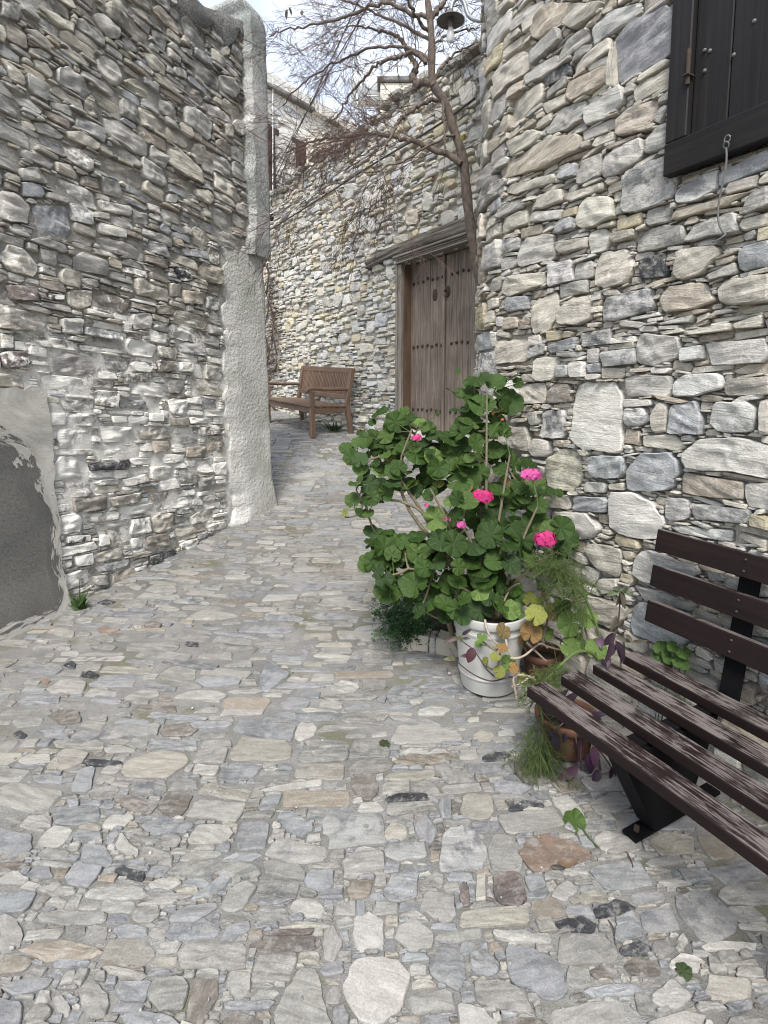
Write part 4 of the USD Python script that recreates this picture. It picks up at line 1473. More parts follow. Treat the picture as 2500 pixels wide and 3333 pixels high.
def roughcast(name, c0, c1, dark, amount, base_dark=True):
    """Lumpy old render, grey lichen specks, dirtier at its foot."""
    return usdkit.material(stage, LK + name, {
        "g": ("geometry", {}), "z": ("separate_xyz", {}),
        "n1": ("noise_texture", {"scale": 3.5, "detail": 6.0, "roughness": 0.65}),
        "r1": ("rgb_ramp", {"ramp": [(0.3, c0), (0.7, c1)]}),
        "n2": ("noise_texture", {"scale": 95.0, "detail": 4.0, "roughness": 0.7}),
        "n3": ("noise_texture", {"scale": 2.2, "detail": 3.0}),
        "a": ("math", {"math_type": "multiply_add", "value2": 0.7}),
        "r2": ("map_range", {"from_min": 0.85 - amount, "from_max": 1.0 - amount, "to_min": 0.0, "to_max": 0.75, "clamp": True}),
        "x": ("mix", {"mix_type": "mix", "color2": dark}),
        "n4": ("noise_texture", {"scale": 36.0, "detail": 5.0, "roughness": 0.65}),
        "b": ("bump", {"strength": 0.9, "distance": 0.022}),
        "p": ("principled_bsdf", {"roughness": 0.95, "specular_ior_level": 0.15}),
    }, [("g.position", "n1.vector"), ("n1.fac", "r1.fac"), ("g.position", "n2.vector"), ("g.position", "n3.vector"), ("n3.fac", "a.value1"), ("n2.fac", "a.value3"), ("a.value", "r2.value"), ("r2.result", "x.fac"), ("r1.color", "x.color1"), ("x.color", "p.base_color"),
        ("g.position", "n4.vector"), ("n4.fac", "b.height"), ("b.normal", "p.normal")], surface="p.BSDF")


ROUGH_UP = roughcast("post_upper_look", (0.38, 0.374, 0.360), (0.54, 0.533, 0.515), (0.12, 0.148, 0.14), 0.10)
ROUGH_LOW = roughcast("post_lower_look", (0.43, 0.42, 0.395), (0.59, 0.585, 0.565), (0.29, 0.315, 0.26), 0.02)
CAPLOOK = roughcast("wall_cap_look", (0.20, 0.197, 0.187), (0.42, 0.414, 0.395), (0.06, 0.06, 0.055), 0.14)
PATCH = usdkit.material(stage, LK + "cement_patch_look", {
    "a": ("attribute", {"attribute": "stone_tc"}), "s": ("separate_xyz", {}),
    "n": ("noise_texture", {"scale": 7.0, "detail": 9.0, "roughness": 0.75}),
    "e": ("math", {"math_type": "multiply_add", "value2": 2.0}),
    "m": ("map_range", {"from_min": 1.27, "from_max": 1.32, "to_min": 0.0, "to_max": 1.0, "clamp": True}),
    "n2": ("noise_texture", {"scale": 70.0, "detail": 7.0, "roughness": 0.8}),
    "r": ("rgb_ramp", {"ramp": [(0.3, (0.085, 0.085, 0.080)), (0.7, (0.225, 0.222, 0.208))]}),
    "n3": ("noise_texture", {"scale": 9.0, "detail": 7.0, "roughness": 0.7}),
    "r3": ("rgb_ramp", {"ramp": [(0.3, (0.40, 0.38, 0.34)), (0.7, (0.60, 0.59, 0.55))]}),
    "x": ("mix", {"mix_type": "mix"}),
    "h": ("math", {"math_type": "multiply_add", "value2": 1.2}),
    "b": ("bump", {"strength": 1.0, "distance": 0.014}),
    "p": ("principled_bsdf", {"roughness": 0.95, "specular_ior_level": 0.15}),
}, [("a.vector", "s.vector"), ("a.vector", "n.vector"), ("n.fac", "e.value1"), ("s.z", "e.value3"), ("e.value", "m.value"), ("m.result", "x.fac"),
    ("a.vector", "n2.vector"), ("n2.fac", "r.fac"), ("r.color", "x.color1"), ("a.vector", "n3.vector"), ("n3.fac", "r3.fac"), ("r3.color", "x.color2"), ("x.color", "p.base_color"),
    ("m.result", "h.value1"), ("n2.fac", "h.value3"), ("h.value", "b.height"), ("b.normal", "p.normal")], surface="p.BSDF")


def grain_mesh(m, axis_pts, rng, smooth=30):
    """(V, F, N, tc) of a trimesh whose grain runs from axis_pts[0] to axis_pts[1]."""
    v, f, n = meshkit.arrays(m, smooth)
    x = np.array(axis_pts[1], float) - np.array(axis_pts[0], float)
    x /= np.linalg.norm(x)
    y = np.cross(x, [0.31, 0.52, 0.79])
    y /= np.linalg.norm(y)
    z = np.cross(x, y)
    return v, f, n, np.stack([v @ x, v @ y, v @ z], 1) + rng.uniform(0, 50, 3)


WRNG = np.random.default_rng(77)


def plank(parent, name, a, b, w, h, mat, up=(0, 0, 1), r=0.003, **kw):
    m = bar(a, b, w, h, up, r)
    v, f, n, tc = grain_mesh(m, (a, b), WRNG)
    return emit(parent, name, v, f, mat, n, {"stone_tc": tc}, **kw)


# ------------------------------------------------------------------ left wall: corner post, cap, cement patch
def post(name, u0f, u1f, v0, v1, df, mat, seed, rr=0.05, top_round=0.0, amp=0.008, jag=0.0):
    vs = np.linspace(v0, v1, int((v1 - v0) / 0.025) + 2)
    rows = []
    rg = np.random.default_rng(seed)
    for v in vs:
        u0, u1, d = u0f(v), u1f(v), df(v)
        u0 = u0 + jag * (meshkit.fbm(np.array([[v * 13, seed, 0.0]]), 4, seed)[0] - 0.5) * 2
        k = 0.0
        if top_round and v > v1 - top_round:
            w = (v - (v1 - top_round)) / top_round
            k = top_round * (1 - math.sqrt(max(1 - w * w, 0)))
        u1, d = u1 - k, d - k * 0.4
        th = np.linspace(0, math.pi / 2, 6)
        ramp_ = 0.16 if not top_round else 0.03
        pts = [(u0, -0.5), (u0, -0.05), (u0 + 0.004, d * 0.6 if top_round else 0.004)] + [(q, d * min(1.0, (0.15 + (q - u0) / ramp_))) for q in np.linspace(u0 + 0.015, u1 - rr, 14)] + [(u1 - rr + rr * math.sin(t), d - rr + rr * math.cos(t)) for t in th[1:]] + [(u1, q) for q in np.linspace(d - rr - 0.06, -0.5, 8)]
        rows.append(pts)
    A = np.array(rows)
    nz = meshkit.fbm(np.c_[A[..., 0].ravel() * 9, np.repeat(vs, A.shape[1]) * 9, A[..., 1].ravel() * 9], 4, seed).reshape(A.shape[:2]) - 0.5
    A[..., 1] += nz * amp * 2
    A[:, 17:, 0] += nz[:, 17:] * amp * 2
    X = WL.at(A[..., 0].ravel(), np.repeat(vs, A.shape[1]), A[..., 1].ravel())
    n, mcol = A.shape[:2]
    i, j = np.meshgrid(np.arange(n - 1), np.arange(mcol - 1), indexing="ij")
    Q = np.stack([i * mcol + j, i * mcol + j + 1, (i + 1) * mcol + j + 1, (i + 1) * mcol + j], -1).reshape(-1, 4)
    mb = MB()
    mb.add(X, Q)
    for row, flip in ((0, True), (n - 1, False)):
        P = X[row * mcol:(row + 1) * mcol]
        V = np.vstack([P, P.mean(0)])
        F = np.array([[k, k + 1, mcol] for k in range(mcol - 1)] + [[mcol - 1, 0, mcol]])
        mb.add(V, F[:, ::-1] if flip else F)
    return mb.build(wall_l, name, mat)


b_u1, m_u1 = WL.hit(884, 1640)[0], WL.hit(866, 1000)[0]
g_end = float(gz_local(WL, WL.L))
zs = [g_end - 0.2, g_end, g_end + 0.25, g_end + 0.7, v_ledge]
us = [b_u1 + 0.03, b_u1 + 0.02, b_u1 - 0.01, m_u1 + 0.01, m_u1 - 0.03]
post("corner_post", lambda v: up_low + 0.03 + 0.015 * math.sin(v * 3), lambda v: float(np.interp(v, zs, us)), g_end - 0.15, v_ledge, lambda v: float(np.interp(v, zs, [0.085, 0.075, 0.05, 0.03, 0.02])), ROUGH_LOW, 4, amp=0.005, jag=0.06)
hb = WL.hit(863, 700)[0]
post("corner_post", lambda v: up_high + 0.02, lambda v: hb + 0.01, v_ledge + 0.002, WL.hit(840, 48)[1], lambda v: 0.075, ROUGH_UP, 8, rr=0.06, top_round=0.16, amp=0.006, jag=0.05)
# cap of mortar along the top
cu = np.linspace(0, up_high + 0.13, 60)
cpts = sorted([(WL.hit(x, y)[0], WL.hit(x, y)[1]) for x, y in ((663, 2), (700, 14), (740, 28), (780, 44))])
cz = np.interp(cu, [c[0] for c in cpts], [c[1] - 0.07 for c in cpts])
prof = [(-0.50, -0.10), (-0.50, 0.02), (-0.30, 0.06), (-0.08, 0.055), (0.0, 0.040), (0.030, 0.012), (0.034, -0.05), (0.030, -0.12), (-0.02, -0.15)]
V = []
for a, z in zip(cu, cz):
    for d, h in prof:
        k = meshkit.fbm(np.array([[a * 8, d * 9, h * 9]]), 3, 3)[0] - 0.5
        rag = (meshkit.fbm(np.array([[a * 14, 0.0, 5.0]]), 4, 7)[0] - 0.5) * 0.22 if h < -0.10 and d > -0.1 else 0.0
        V.append(WL.at(a, z + h + k * 0.05 + rag, d + k * 0.06 if d > -0.4 else d))
V = np.array(V).reshape(-1, 3)
i, j = np.meshgrid(np.arange(59), np.arange(8), indexing="ij")
Q = np.stack([i * 9 + j, i * 9 + j + 1, (i + 1) * 9 + j + 1, (i + 1) * 9 + j], -1).reshape(-1, 4)
MB().add(V, Q).build(wall_l, "mortar_cap", CAPLOOK)
# cement patch at the near end
pu1t, pv1 = WL.hit(165, 1262, 0.05)
pu1b = WL.hit(228, 1930, 0.05)[0]
pu0 = 0.0
gu = np.linspace(0, 1, 60)
gv = np.linspace(0, 1, 44)
G = np.stack(np.meshgrid(gu, gv, indexing="ij"), -1).reshape(-1, 2)
pv0 = float(gz_local(WL, pu1b)) - 0.1
vv = pv0 + (pv1 + 0.0 - pv0) * G[:, 1]
right = pu1b + (pu1t - pu1b) * G[:, 1] + 0.05 * (meshkit.fbm(np.c_[vv * 9, 0 * vv, 0 * vv], 4, 2) - 0.5)
uu = pu0 + (right - pu0) * G[:, 0]
vv = vv + G[:, 1] * 0.16 * (meshkit.fbm(np.c_[uu * 9, 0 * vv, 0 * vv + 3], 4, 2) - 0.5)
nz = meshkit.fbm(np.c_[uu * 4, vv * 4, 0 * uu], 4, 12) - 0.5
dd = 0.020 + nz * 0.030 + 0.05 * np.clip(1 - (vv - pv0) / 0.35, 0, 1)
edge = (G[:, 0] > 0.999) | (G[:, 1] > 0.999)
X = WL.at(uu, vv, dd)
gl = gz_local(WL, uu)
wd_ = 0.06 + 0.24 * np.clip((vv - gl - 0.55) / 0.5, 0, 1)
tz = 0.50 * np.clip(1.25 - (right - uu) / wd_, 0, 1) + 0.66 * np.clip((vv - (pv1 - 0.34)) / 0.26, 0, 1) + 0.50 * np.clip(1 - (vv - gl) / 0.11, 0, 1)
i, j = np.meshgrid(np.arange(59), np.arange(43), indexing="ij")
Q = np.stack([i * 44 + j, (i + 1) * 44 + j, (i + 1) * 44 + j + 1, i * 44 + j + 1], -1).reshape(-1, 4)
pt_ = MB().add(X, Q, pv={"stone_tc": np.stack([uu, vv, tz], 1)})
Xb = WL.at(uu, vv, dd * 0 - 0.03)
idx = np.r_[np.arange(44) + 59 * 44, np.arange(58, -1, -1) * 44 + 43]
V = np.vstack([X[idx], Xb[idx]])
i = np.arange(len(idx) - 1)
pt_.add(V, np.stack([i, i + 1, len(idx) + i + 1, len(idx) + i], 1), pv={"stone_tc": np.vstack([np.stack([uu, vv, tz], 1)[idx]] * 2)})
pt_.build(wall_l, "cement_patch", PATCH, label="grey cement patch with flaked white paint at its edges")

# ------------------------------------------------------------------ right house: shutter
DULL = plain("dull_steel_look", (0.10, 0.105, 0.105), 0.6, 0.4, 60, 0.3, 0.1, 0.001)
sh = numbered(house, "window_shutter")
UsdGeom.Xform.Define(stage, sh)
wb = lambda u, v, d: WR.at(u, v, d)


def wplank(parent, name, u0, u1, v0, v1, d0, d1, mat, along="v", W=WR, r=0.004, **kw):
    """A board lying in a wall face."""
    uc, vc, dc = (u0 + u1) / 2, (v0 + v1) / 2, (d0 + d1) / 2
    nrm = W.at(uc, 0, 1.0) - W.at(uc, 0, 0.0)
    if along == "v":
        return plank(parent, name, W.at(uc, v0, dc), W.at(uc, v1, dc), abs(u1 - u0), d1 - d0, mat, up=nrm, r=r, **kw)
    return plank(parent, name, W.at(u0, vc, dc), W.at(u1, vc, dc), abs(v1 - v0), d1 - d0, mat, up=nrm, r=r, **kw)


wplank(sh, "bottom_rail", sh_u0, sh_u1, sh_v0, sh_v0 + 0.115, 0.002, 0.052, SHUTTER_WOOD, "u")
wplank(sh, "stile", sh_u1 - 0.085, sh_u1, sh_v0 + 0.117, sh_v1, 0.002, 0.050, SHUTTER_WOOD)
wplank(sh, "stile", sh_u0, sh_u0 + 0.085, sh_v0 + 0.117, sh_v1, 0.002, 0.050, SHUTTER_WOOD)
nb = 5
bw = (sh_u1 - sh_u0 - 0.17) / nb
for k in range(nb):
    a = sh_u0 + 0.085 + bw * k
    wplank(sh, "plank", a + 0.002, a + bw - 0.002, sh_v0 + 0.119, sh_v1, -0.012, 0.026 + 0.003 * (k % 2), SHUTTER_WOOD)
hz_u, hz_v = WR.hit(2243, 218, 0.05)
MB().add(*tube([WR.at(hz_u, hz_v - 0.06, 0.054), WR.at(hz_u, hz_v + 0.06, 0.054)], 0.008, 8)).tm(bar(WR.at(hz_u - 0.012, hz_v - 0.03, 0.052), WR.at(hz_u + 0.012, hz_v - 0.03, 0.052), 0.04, 0.005, up=(0, 0, 1))).build(sh, "hinge", IRON)
mb = MB()
for px, py in ((2293, 163), (2388, 178), (2455, 68), (2293, 230), (2310, 165)):
    h = WR.hit(px, py, 0.03)
    m = trimesh.creation.icosphere(1, 0.007)
    m.apply_translation(WR.at(h[0], h[1], 0.028))
    mb.tm(m, True)
mb.build(sh, "nail_heads", DULL, kind="stuff")
e0, e1 = WR.hit(2364, 470, 0.07), WR.hit(2351, 748, 0.055)
hk = numbered(sh, "hook")
mb = MB()
t = np.linspace(0, 2 * np.pi, 15)
mb.add(*tube([WR.at(e0[0] + 0.010 * math.cos(a), e0[1] + 0.018 + 0.012 * math.sin(a), 0.066) for a in t], 0.0026, 6, cap=False))
mb.add(*tube([WR.at(e0[0] + 0.009 * math.cos(a), e0[1] - 0.002 + 0.010 * math.sin(a), 0.070 + 0.004 * math.sin(a)) for a in t], 0.0026, 6, cap=False))
rod = [WR.at(e0[0], e0[1] - 0.012, 0.07), WR.at((e0[0] * 2 + e1[0]) / 3, (e0[1] * 2 + e1[1]) / 3, 0.066), WR.at(e1[0], e1[1], 0.058), WR.at(e1[0] - 0.012, e1[1] - 0.014, 0.060), WR.at(e1[0] - 0.020, e1[1] - 0.020, 0.066), WR.at(e1[0] - 0.006, e1[1] - 0.034, 0.075), WR.at(e1[0] + 0.022, e1[1] - 0.036, 0.07)]
mb.add(*tube(spline(rod, 40), 0.0034, 8))
mb.build(sh, "stay_hook", DULL)
stage.RemovePrim(hk)

# ------------------------------------------------------------------ door, frame and lintel of the far wall
dv = lambda x, y: WD.hit(1180 + x * 0.3256, 700 + y * 0.3256)
door = numbered(wall_d, "door")
UsdGeom.Xform.Define(stage, door)
DD = -0.115                                                        # face of the leaves
hitd = lambda px, py: WD.hit(px, py, DD)
uL, uS, uR = hitd(1328, 1100)[0], hitd(1449, 1100)[0], du0 + 0.075
top_leaf = dv1 - 0.005
lw = uL - uS
cuts = [uL, uL - lw * 0.27, uL - lw * 0.61, uS + 0.004]
for a, b in zip(cuts[1:], cuts[:-1]):
    wplank(door, "plank", a + 0.002, b - 0.002, dv0 + 0.012, top_leaf, DD - 0.03, DD + 0.002 * ((len(str(a)) % 3) - 1), DOOR_WOOD, W=WD, r=0.005)
rw = uS - uR
cuts = [uS - 0.006, uS - rw * 0.36, uS - rw * 0.74, uR]
for a, b in zip(cuts[1:], cuts[:-1]):
    wplank(door, "plank", a + 0.002, b - 0.002, dv0 + 0.010, top_leaf, DD - 0.03, DD + 0.002, DOOR_WOOD, W=WD, r=0.005)
wplank(door, "closing_strip", uS - 0.004, uS + 0.030, dv0 + 0.012, top_leaf, DD + 0.001, DD + 0.020, DOOR_WOOD, W=WD, r=0.006)
DARKIN = plain("dark_inside_look", (0.02, 0.018, 0.016), 0.9)
wplank(door, "back_panel", du0, du1, dv0 - 0.1, dv1 + 0.05, DD - 0.10, DD - 0.045, DARKIN, W=WD)
rows = [hitd(1180 + 600 * 0.3256, 700 + 668 * 0.3256)[1], hitd(1180 + 600 * 0.3256, 700 + 1312 * 0.3256)[1], hitd(1180 + 600 * 0.3256, 700 + 1945 * 0.3256)[1]]
srng = np.random.default_rng(3)
for v in rows:
    n = 15
    for k in range(n):
        u = uL - 0.03 - (uL - uR - 0.06) * k / (n - 1)
        if abs(u - uS) < 0.03:
            continue
        m = trimesh.creation.icosphere(1, 0.017)
        m.apply_scale([1, 1, 1])
        c = WD.at(u + srng.normal(0, 0.004), v + srng.normal(0, 0.006), DD + 0.002)
        m.apply_translation(c)
        vv_, ff_, nn_ = meshkit.arrays(m, True)
        emit(door, "stud", vv_, ff_, IRON, nn_)
for (zx, zy, ring) in ((725, 800, False), (856, 765, True)):
    u, v = hitd(1180 + zx * 0.3256, 700 + zy * 0.3256)
    nrm = WD.at(u, 0, 1) - WD.at(u, 0, 0)
    tdir = np.cross([0, 0, 1], nrm)
    M = frame_matrix(WD.at(u, v, DD), tdir, np.array([0, 0, 1.0]), np.cross(tdir, [0, 0, 1]))
    pl_, pq_ = lathe([(0.0, 0.012), (0.02, 0.011), (0.034, 0.005), (0.040, 0.0), (0.040, -0.004)], 20)
    pl_[:, 1] *= 1.55
    s = np.sign(np.dot(M[:3, 2], nrm)) or 1
    pl_[:, 2] *= s
    mb = MB().add(pl_ @ M[:3, :3].T + M[:3, 3], pq_)
    if ring:
        cc = WD.at(u + 0.008, v - 0.012, DD + 0.02)
        mb.add(*tube([cc + 0.036 * (math.cos(a) * tdir + math.sin(a) * np.array([0, 0, 1.0])) for a in np.linspace(0, 2 * np.pi, 17)], 0.006, 6, cap=False))
    mb.build(door, "knocker" if ring else "lock_plate", IRON)
# frame
fr = numbered(wall_d, "door_frame")
UsdGeom.Xform.Define(stage, fr)
jw = 0.075
wplank(fr, "jamb", du1 - jw, du1, dv0 - 0.02, dv1 - 0.002, -0.02, 0.025, FRAME_WOOD, W=WD, r=0.008)
wplank(fr, "jamb", du0, du0 + jw, dv0 - 0.02, dv1 - 0.002, -0.02, 0.025, FRAME_WOOD, W=WD, r=0.008)
wplank(fr, "jamb_moulding", du1 - 0.022, du1 + 0.008, dv0 - 0.02, dv1 + 0.02, 0.0255, 0.040, FRAME_WOOD, W=WD, r=0.006)
wplank(fr, "reveal_board", du1 - jw - 0.002, du1 - jw + 0.02, dv0, dv1, DD - 0.03, -0.021, REVEAL_WOOD, W=WD)
wplank(fr, "reveal_board", du0 + jw - 0.02, du0 + jw, dv0, dv1, DD - 0.03, -0.021, REVEAL_WOOD, W=WD)
HB = 0.088
wplank(fr, "head_board", du0 - 0.02, du1 + 0.01, dv1, dv1 + HB, -0.13, 0.030, FRAME_WOOD, "u", W=WD, r=0.008)
for k, (a, b, o) in enumerate(((0.0, 0.015, 0.050), (0.043, 0.056, 0.048), (0.062, 0.085, 0.062))):
    wplank(fr, "head_moulding", du0 - 0.02, du1 + 0.012 + 0.01 * k, dv1 + a, dv1 + b, 0.0305, o, FRAME_WOOD, "u", W=WD, r=0.006)
mb = MB()
n = 44
for k in range(n):
    u = du0 + (du1 - du0) * (k + 0.5) / n
    m = trimesh.creation.icosphere(1, 0.011)
    m.apply_translation(WD.at(u, dv1 + 0.029, 0.034))
    mb.tm(m, True)
mb.build(fr, "carved_beading", FRAME_WOOD, kind="stuff")
# lintel: a split, weathered beam
lu0, lu1 = du0 - 0.25, lint_u1
nn = 70
uu_ = np.linspace(lu0, lu1, nn)
lv_lo = np.interp(uu_, [lu0, du1, lu1], [dv1 + HB + 0.012, dv1 + HB + 0.008, dv1 + HB - 0.03])
lv_hi = np.interp(uu_, [lu0, du0 + 0.4, du1, lu1], [dv1 + HB + 0.14, dv1 + HB + 0.15, dv1 + HB + 0.135, dv1 + HB + 0.075])
V, T = [], []
M_ = 28
for q, (u, a, b) in enumerate(zip(uu_, lv_lo, lv_hi)):
    for k in range(M_):
        th = 2 * np.pi * k / M_
        c, s = math.cos(th), math.sin(th)
        p = (abs(c) ** 7 + abs(s) ** 7) ** (-1 / 7)
        hv = (b - a) / 2
        g = meshkit.fbm(np.array([[u * 2.2, 5 * s * p + 9, 5 * c * p]]), 4, 31)[0] - 0.5
        d_ = -0.06 + c * p * 0.10 + g * 0.05 * (c > 0)
        v_ = (a + b) / 2 + s * p * hv + (meshkit.fbm(np.array([[u * 3, 20.0 + s, c]]), 3, 8)[0] - 0.5) * 0.03
        V.append(WD.at(u, v_, d_))
        T.append((u, v_ * 1.0, d_))
V = np.array(V)
T = np.array(T)
i, j = np.meshgrid(np.arange(nn - 1), np.arange(M_), indexing="ij")
Q = np.stack([i * M_ + j, (i + 1) * M_ + j, (i + 1) * M_ + (j + 1) % M_, i * M_ + (j + 1) % M_], -1).reshape(-1, 4)
mb = MB().add(V, Q, pv={"stone_tc": T})
for row in (0, nn - 1):
    P = V[row * M_:(row + 1) * M_]
    mb.add(np.vstack([P, P.mean(0)]), np.array([[k, (k + 1) % M_, M_] for k in range(M_)]), pv={"stone_tc": np.vstack([T[row * M_:(row + 1) * M_], T[row * M_]])[:, [1, 0, 2]]})
mb.build(wall_d, "lintel", LINTEL_WOOD)
wplank(wall_d, "door_sill", du0 - 0.05, du1 + 0.10, dv0 - 0.09, dv0 + 0.006, -0.30, 0.06, PALEMORTAR, "u", W=WD, r=0.015)

# ------------------------------------------------------------------ pale house up the street
pA, pB = at(866, 248, 11.0), at(1085, 369, 12.5)
dW = (pB - pA)[:2] / np.linalg.norm((pB - pA)[:2])
WW = Wall([pA[:2] - dW * 3.5, pB[:2] + dW * 4.0], flip=True)
zroof = (pA[2] + pB[2]) / 2
pale = thing("pale_house", "whitewashed stone house with brown shutters seen behind the corner post", "house")
gw = lambda u: gz_local(WW, np.asarray(u)) - 0.1
wall_core(pale, "wall", WW, 0, WW.L, gw, lambda u: np.full(np.shape(u), zroof - 0.22), -0.012, 4.0, PALEMORTAR, res=0.09, amp=0.01, seed=40)
rng = np.random.default_rng(41)
wins = []
for (x0, y0, x1, y1) in ((846, 424, 890, 690), (963, 484, 1022, 640)):
    h = [WW.hit(x0, y0), WW.hit(x1, y0), WW.hit(x0, y1)]
    wins.append((h[0][0], h[1][0], h[2][1], (h[0][1] + h[1][1]) / 2))
pk = Packer(1.5, WW.L - 2.0, 3.2, zroof - 0.24, 0.02)
for (a, b, c, e) in wins:
    pk.block([(a, c), (b, c), (b, e + 0.12), (a, e + 0.12)], 0.02)
items = []
for r in pk.fill(rng, (0.2, 0.55), (0.10, 0.22), 0.10, 0.06, 8, gap=0):
    c, s = stone_tone("wcwcgwb"[rng.integers(7)], rng)
    items.append((*stone_mesh(rect_outline(r, rng)[::2], rng, 0.04, rng.uniform(0.0, 0.02), 0.7, 0.015), np.minimum(c * 1.12, 0.72), s))
lay_stones(pale, "stone", WW, items, PALESTONE, stuff_name="small_stones")
for (a, b, c, e) in wins:
    w = numbered(pale, "window")
    UsdGeom.Xform.Define(stage, w)
    wplank(w, "lintel", a - 0.12, b + 0.12, e, e + 0.10, -0.01, 0.03, SHUT2, "u", W=WW)
    wplank(w, "frame", a, a + 0.06, c, e - 0.002, -0.01, 0.045, SHUT2, W=WW)
    wplank(w, "frame", b - 0.06, b, c, e - 0.002, -0.01, 0.045, SHUT2, W=WW)
    nb_ = max(int((b - a - 0.12) / 0.12), 2)
    for k in range(nb_):
        q = (b - a - 0.12) / nb_
        wplank(w, "shutter_board", a + 0.06 + q * k + 0.003, a + 0.06 + q * (k + 1) - 0.003, c, e - 0.004, -0.01, 0.03, SHUT2, W=WW)
u = 0.0
while u < WW.L:
    w_ = rng.uniform(0.35, 0.8)
    wplank(pale, "roof_edge_slab", u, min(u + w_, WW.L) - 0.01, zroof - 0.218, zroof - 0.15 + rng.uniform(-0.01, 0.01), -0.9, 0.10 + rng.uniform(-0.02, 0.03), CAPLOOK if rng.uniform() < 0.7 else PALEMORTAR, "u", W=WW, r=0.02)
    u += w_
wplank(pale, "parapet", 0, WW.L, zroof - 0.14, zroof + 0.10, -0.5, 0.02, PALEMORTAR, "u", W=WW, r=0.03)
cc = [WW.at(*WW.hit(882, y), 0.05) for y in (255, 300, 400, 480, 560, 640)]
p_ = MB().add(*tube(spline(cc, 30), 0.012, 6)).build("/World", "hanging_cable", WHITEROPE, label="thin white cable hanging down the pale house wall", cat="cable")

# ------------------------------------------------------------------ flat-roofed house with water tanks, behind the door wall
flat = thing("flat_roofed_house", "cream rendered flat-roofed house carrying water tanks behind the bare tree", "house")
q0 = at(1238, 300, 11.4)
ztop = at(1300, 268, 11.4)[2]


def block(parent, name, x0, x1, y0, y1, z0, z1, mat, r=0.02):
    m = rbox((x1 - x0, y1 - y0, z1 - z0), r)
    m.apply_translation([(x0 + x1) / 2, (y0 + y1) / 2, (z0 + z1) / 2])
    return MB().tm(m, 30).build(parent, name, mat)


block(flat, "lower_storey", q0[0] - 1.4, q0[0] + 3.2, 11.0, 15.0, 0.9, 6.15, CREAM)
block(flat, "upper_room", q0[0], q0[0] + 3.0, 11.4, 14.5, 6.152, ztop, CREAM)
block(flat, "roof_edge", q0[0] - 0.06, q0[0] + 3.06, 11.34, 14.56, ztop + 0.002, ztop + 0.10, CAPLOOK)
tk = at(1205, 292, 12.0)
tank = thing("water_tank", "silvery cylindrical solar hot water tank on a steel stand", "water tank", group="roof water tanks", loc=(tk[0] + 0.05, tk[1], tk[2]))
cyl, cq = lathe([(0.0, -0.45), (0.22, -0.44), (0.285, -0.40), (0.30, -0.36), (0.30, 0.36), (0.285, 0.40), (0.22, 0.44), (0.0, 0.45)], 28)
cyl = cyl[:, [2, 1, 0]]
MB().add(cyl, cq[:, ::-1]).build(tank, "cylinder", TANK)
for sx in (-0.3, 0.3):
    mb = MB()
    for sy in (-0.25, 0.25):
        mb.tm(bar((sx, sy, -0.2), (sx, sy, 6.16 - tk[2]), 0.04, 0.04, up=(0, 1, 0)))
    mb.tm(bar((sx, -0.27, -0.33), (sx, 0.27, -0.33), 0.04, 0.04))
    mb.build(tank, "stand_leg", STEEL)
MB().tm(bar((-0.15, -0.33, 0.28), (0.6, -0.33, 0.28), 0.025, 0.025)).tm(bar((-0.15, -0.33, -0.28), (0.6, -0.33, -0.28), 0.025, 0.025)).tm(bar((-0.15, -0.33, -0.28), (-0.15, -0.33, 0.28), 0.025, 0.025, up=(0, 1, 0))).build(tank, "pipe_frame", STEEL)
t2 = at(1298, 240, 12.4)
tank2 = thing("water_tank", "upright pale roof water tank with domed lid on the upper room", "water tank", group="roof water tanks", loc=(t2[0], t2[1], ztop + 0.10))
hh_ = max(t2[2] - ztop + 0.05, 0.4)
cyl, cq = lathe([(0.0, 0.002), (0.20, 0.002), (0.21, 0.02), (0.21, hh_ - 0.06), (0.20, hh_ - 0.02), (0.12, hh_ + 0.03), (0.0, hh_ + 0.05)], 28)
MB().add(cyl, cq).build(tank2, "body", TANK)
rv, rq = lathe([(0.212, hh_ - 0.10), (0.222, hh_ - 0.09), (0.222, hh_ - 0.06), (0.212, hh_ - 0.05)], 28)
MB().add(rv, rq).build(tank2, "lid_rim", TANK)

# ------------------------------------------------------------------ lamp on the house corner, spotlight, cables
lamp = thing("wall_lamp", "old street lamp with flat metal shade and clear bulb on a curved pipe", "lamp")
YL = 3.75
lp = lambda x, y, dy=0.0: at(1250 + x * 0.2713, y * 0.2713, YL + dy)
pipe = [lp(1130, 245, 0.0), lp(1085, 235), lp(1030, 205), lp(985, 110), lp(955, 20), lp(905, -25), lp(850, 0), lp(815, 60), lp(806, 130), lp(803, 190)]
base = WR.hit(1556, 65)
MB().add(*tube(spline(pipe, 40), 0.013, 10)).build(lamp, "curved_pipe", STEEL)
# the pipe's foot runs back into the rounded corner
k_ = np.argmin(np.linalg.norm(np.stack([WR.x, WR.y], 1) - pipe[0][:2], axis=1))
foot = np.array([WR.x[k_] - WR.nx[k_] * 0.05, WR.y[k_] - WR.ny[k_] * 0.05, pipe[0][2] - 0.01])
MB().add(*tube(spline([foot, (foot + pipe[0]) / 2 + np.array([0, 0, -0.004]), pipe[0]], 10), 0.013, 10)).build(lamp, "pipe_foot", STEEL)
sc_ = lp(800, 260)
pr_, pq_ = lathe([(0.016, 0.045), (0.020, 0.02), (0.05, 0.012), (0.10, 0.0), (0.105, -0.006), (0.10, -0.004), (0.05, 0.006), (0.018, 0.012)], 32)
SHADE = plain("lamp_shade_look", (0.10, 0.095, 0.085), 0.6, 0.4, 40, 0.4, 0.2)
MB().add(pr_ * [0.84, 0.84, 1] + sc_ + [0, 0, 0.01], pq_[:, ::-1]).build(lamp, "shade", SHADE)
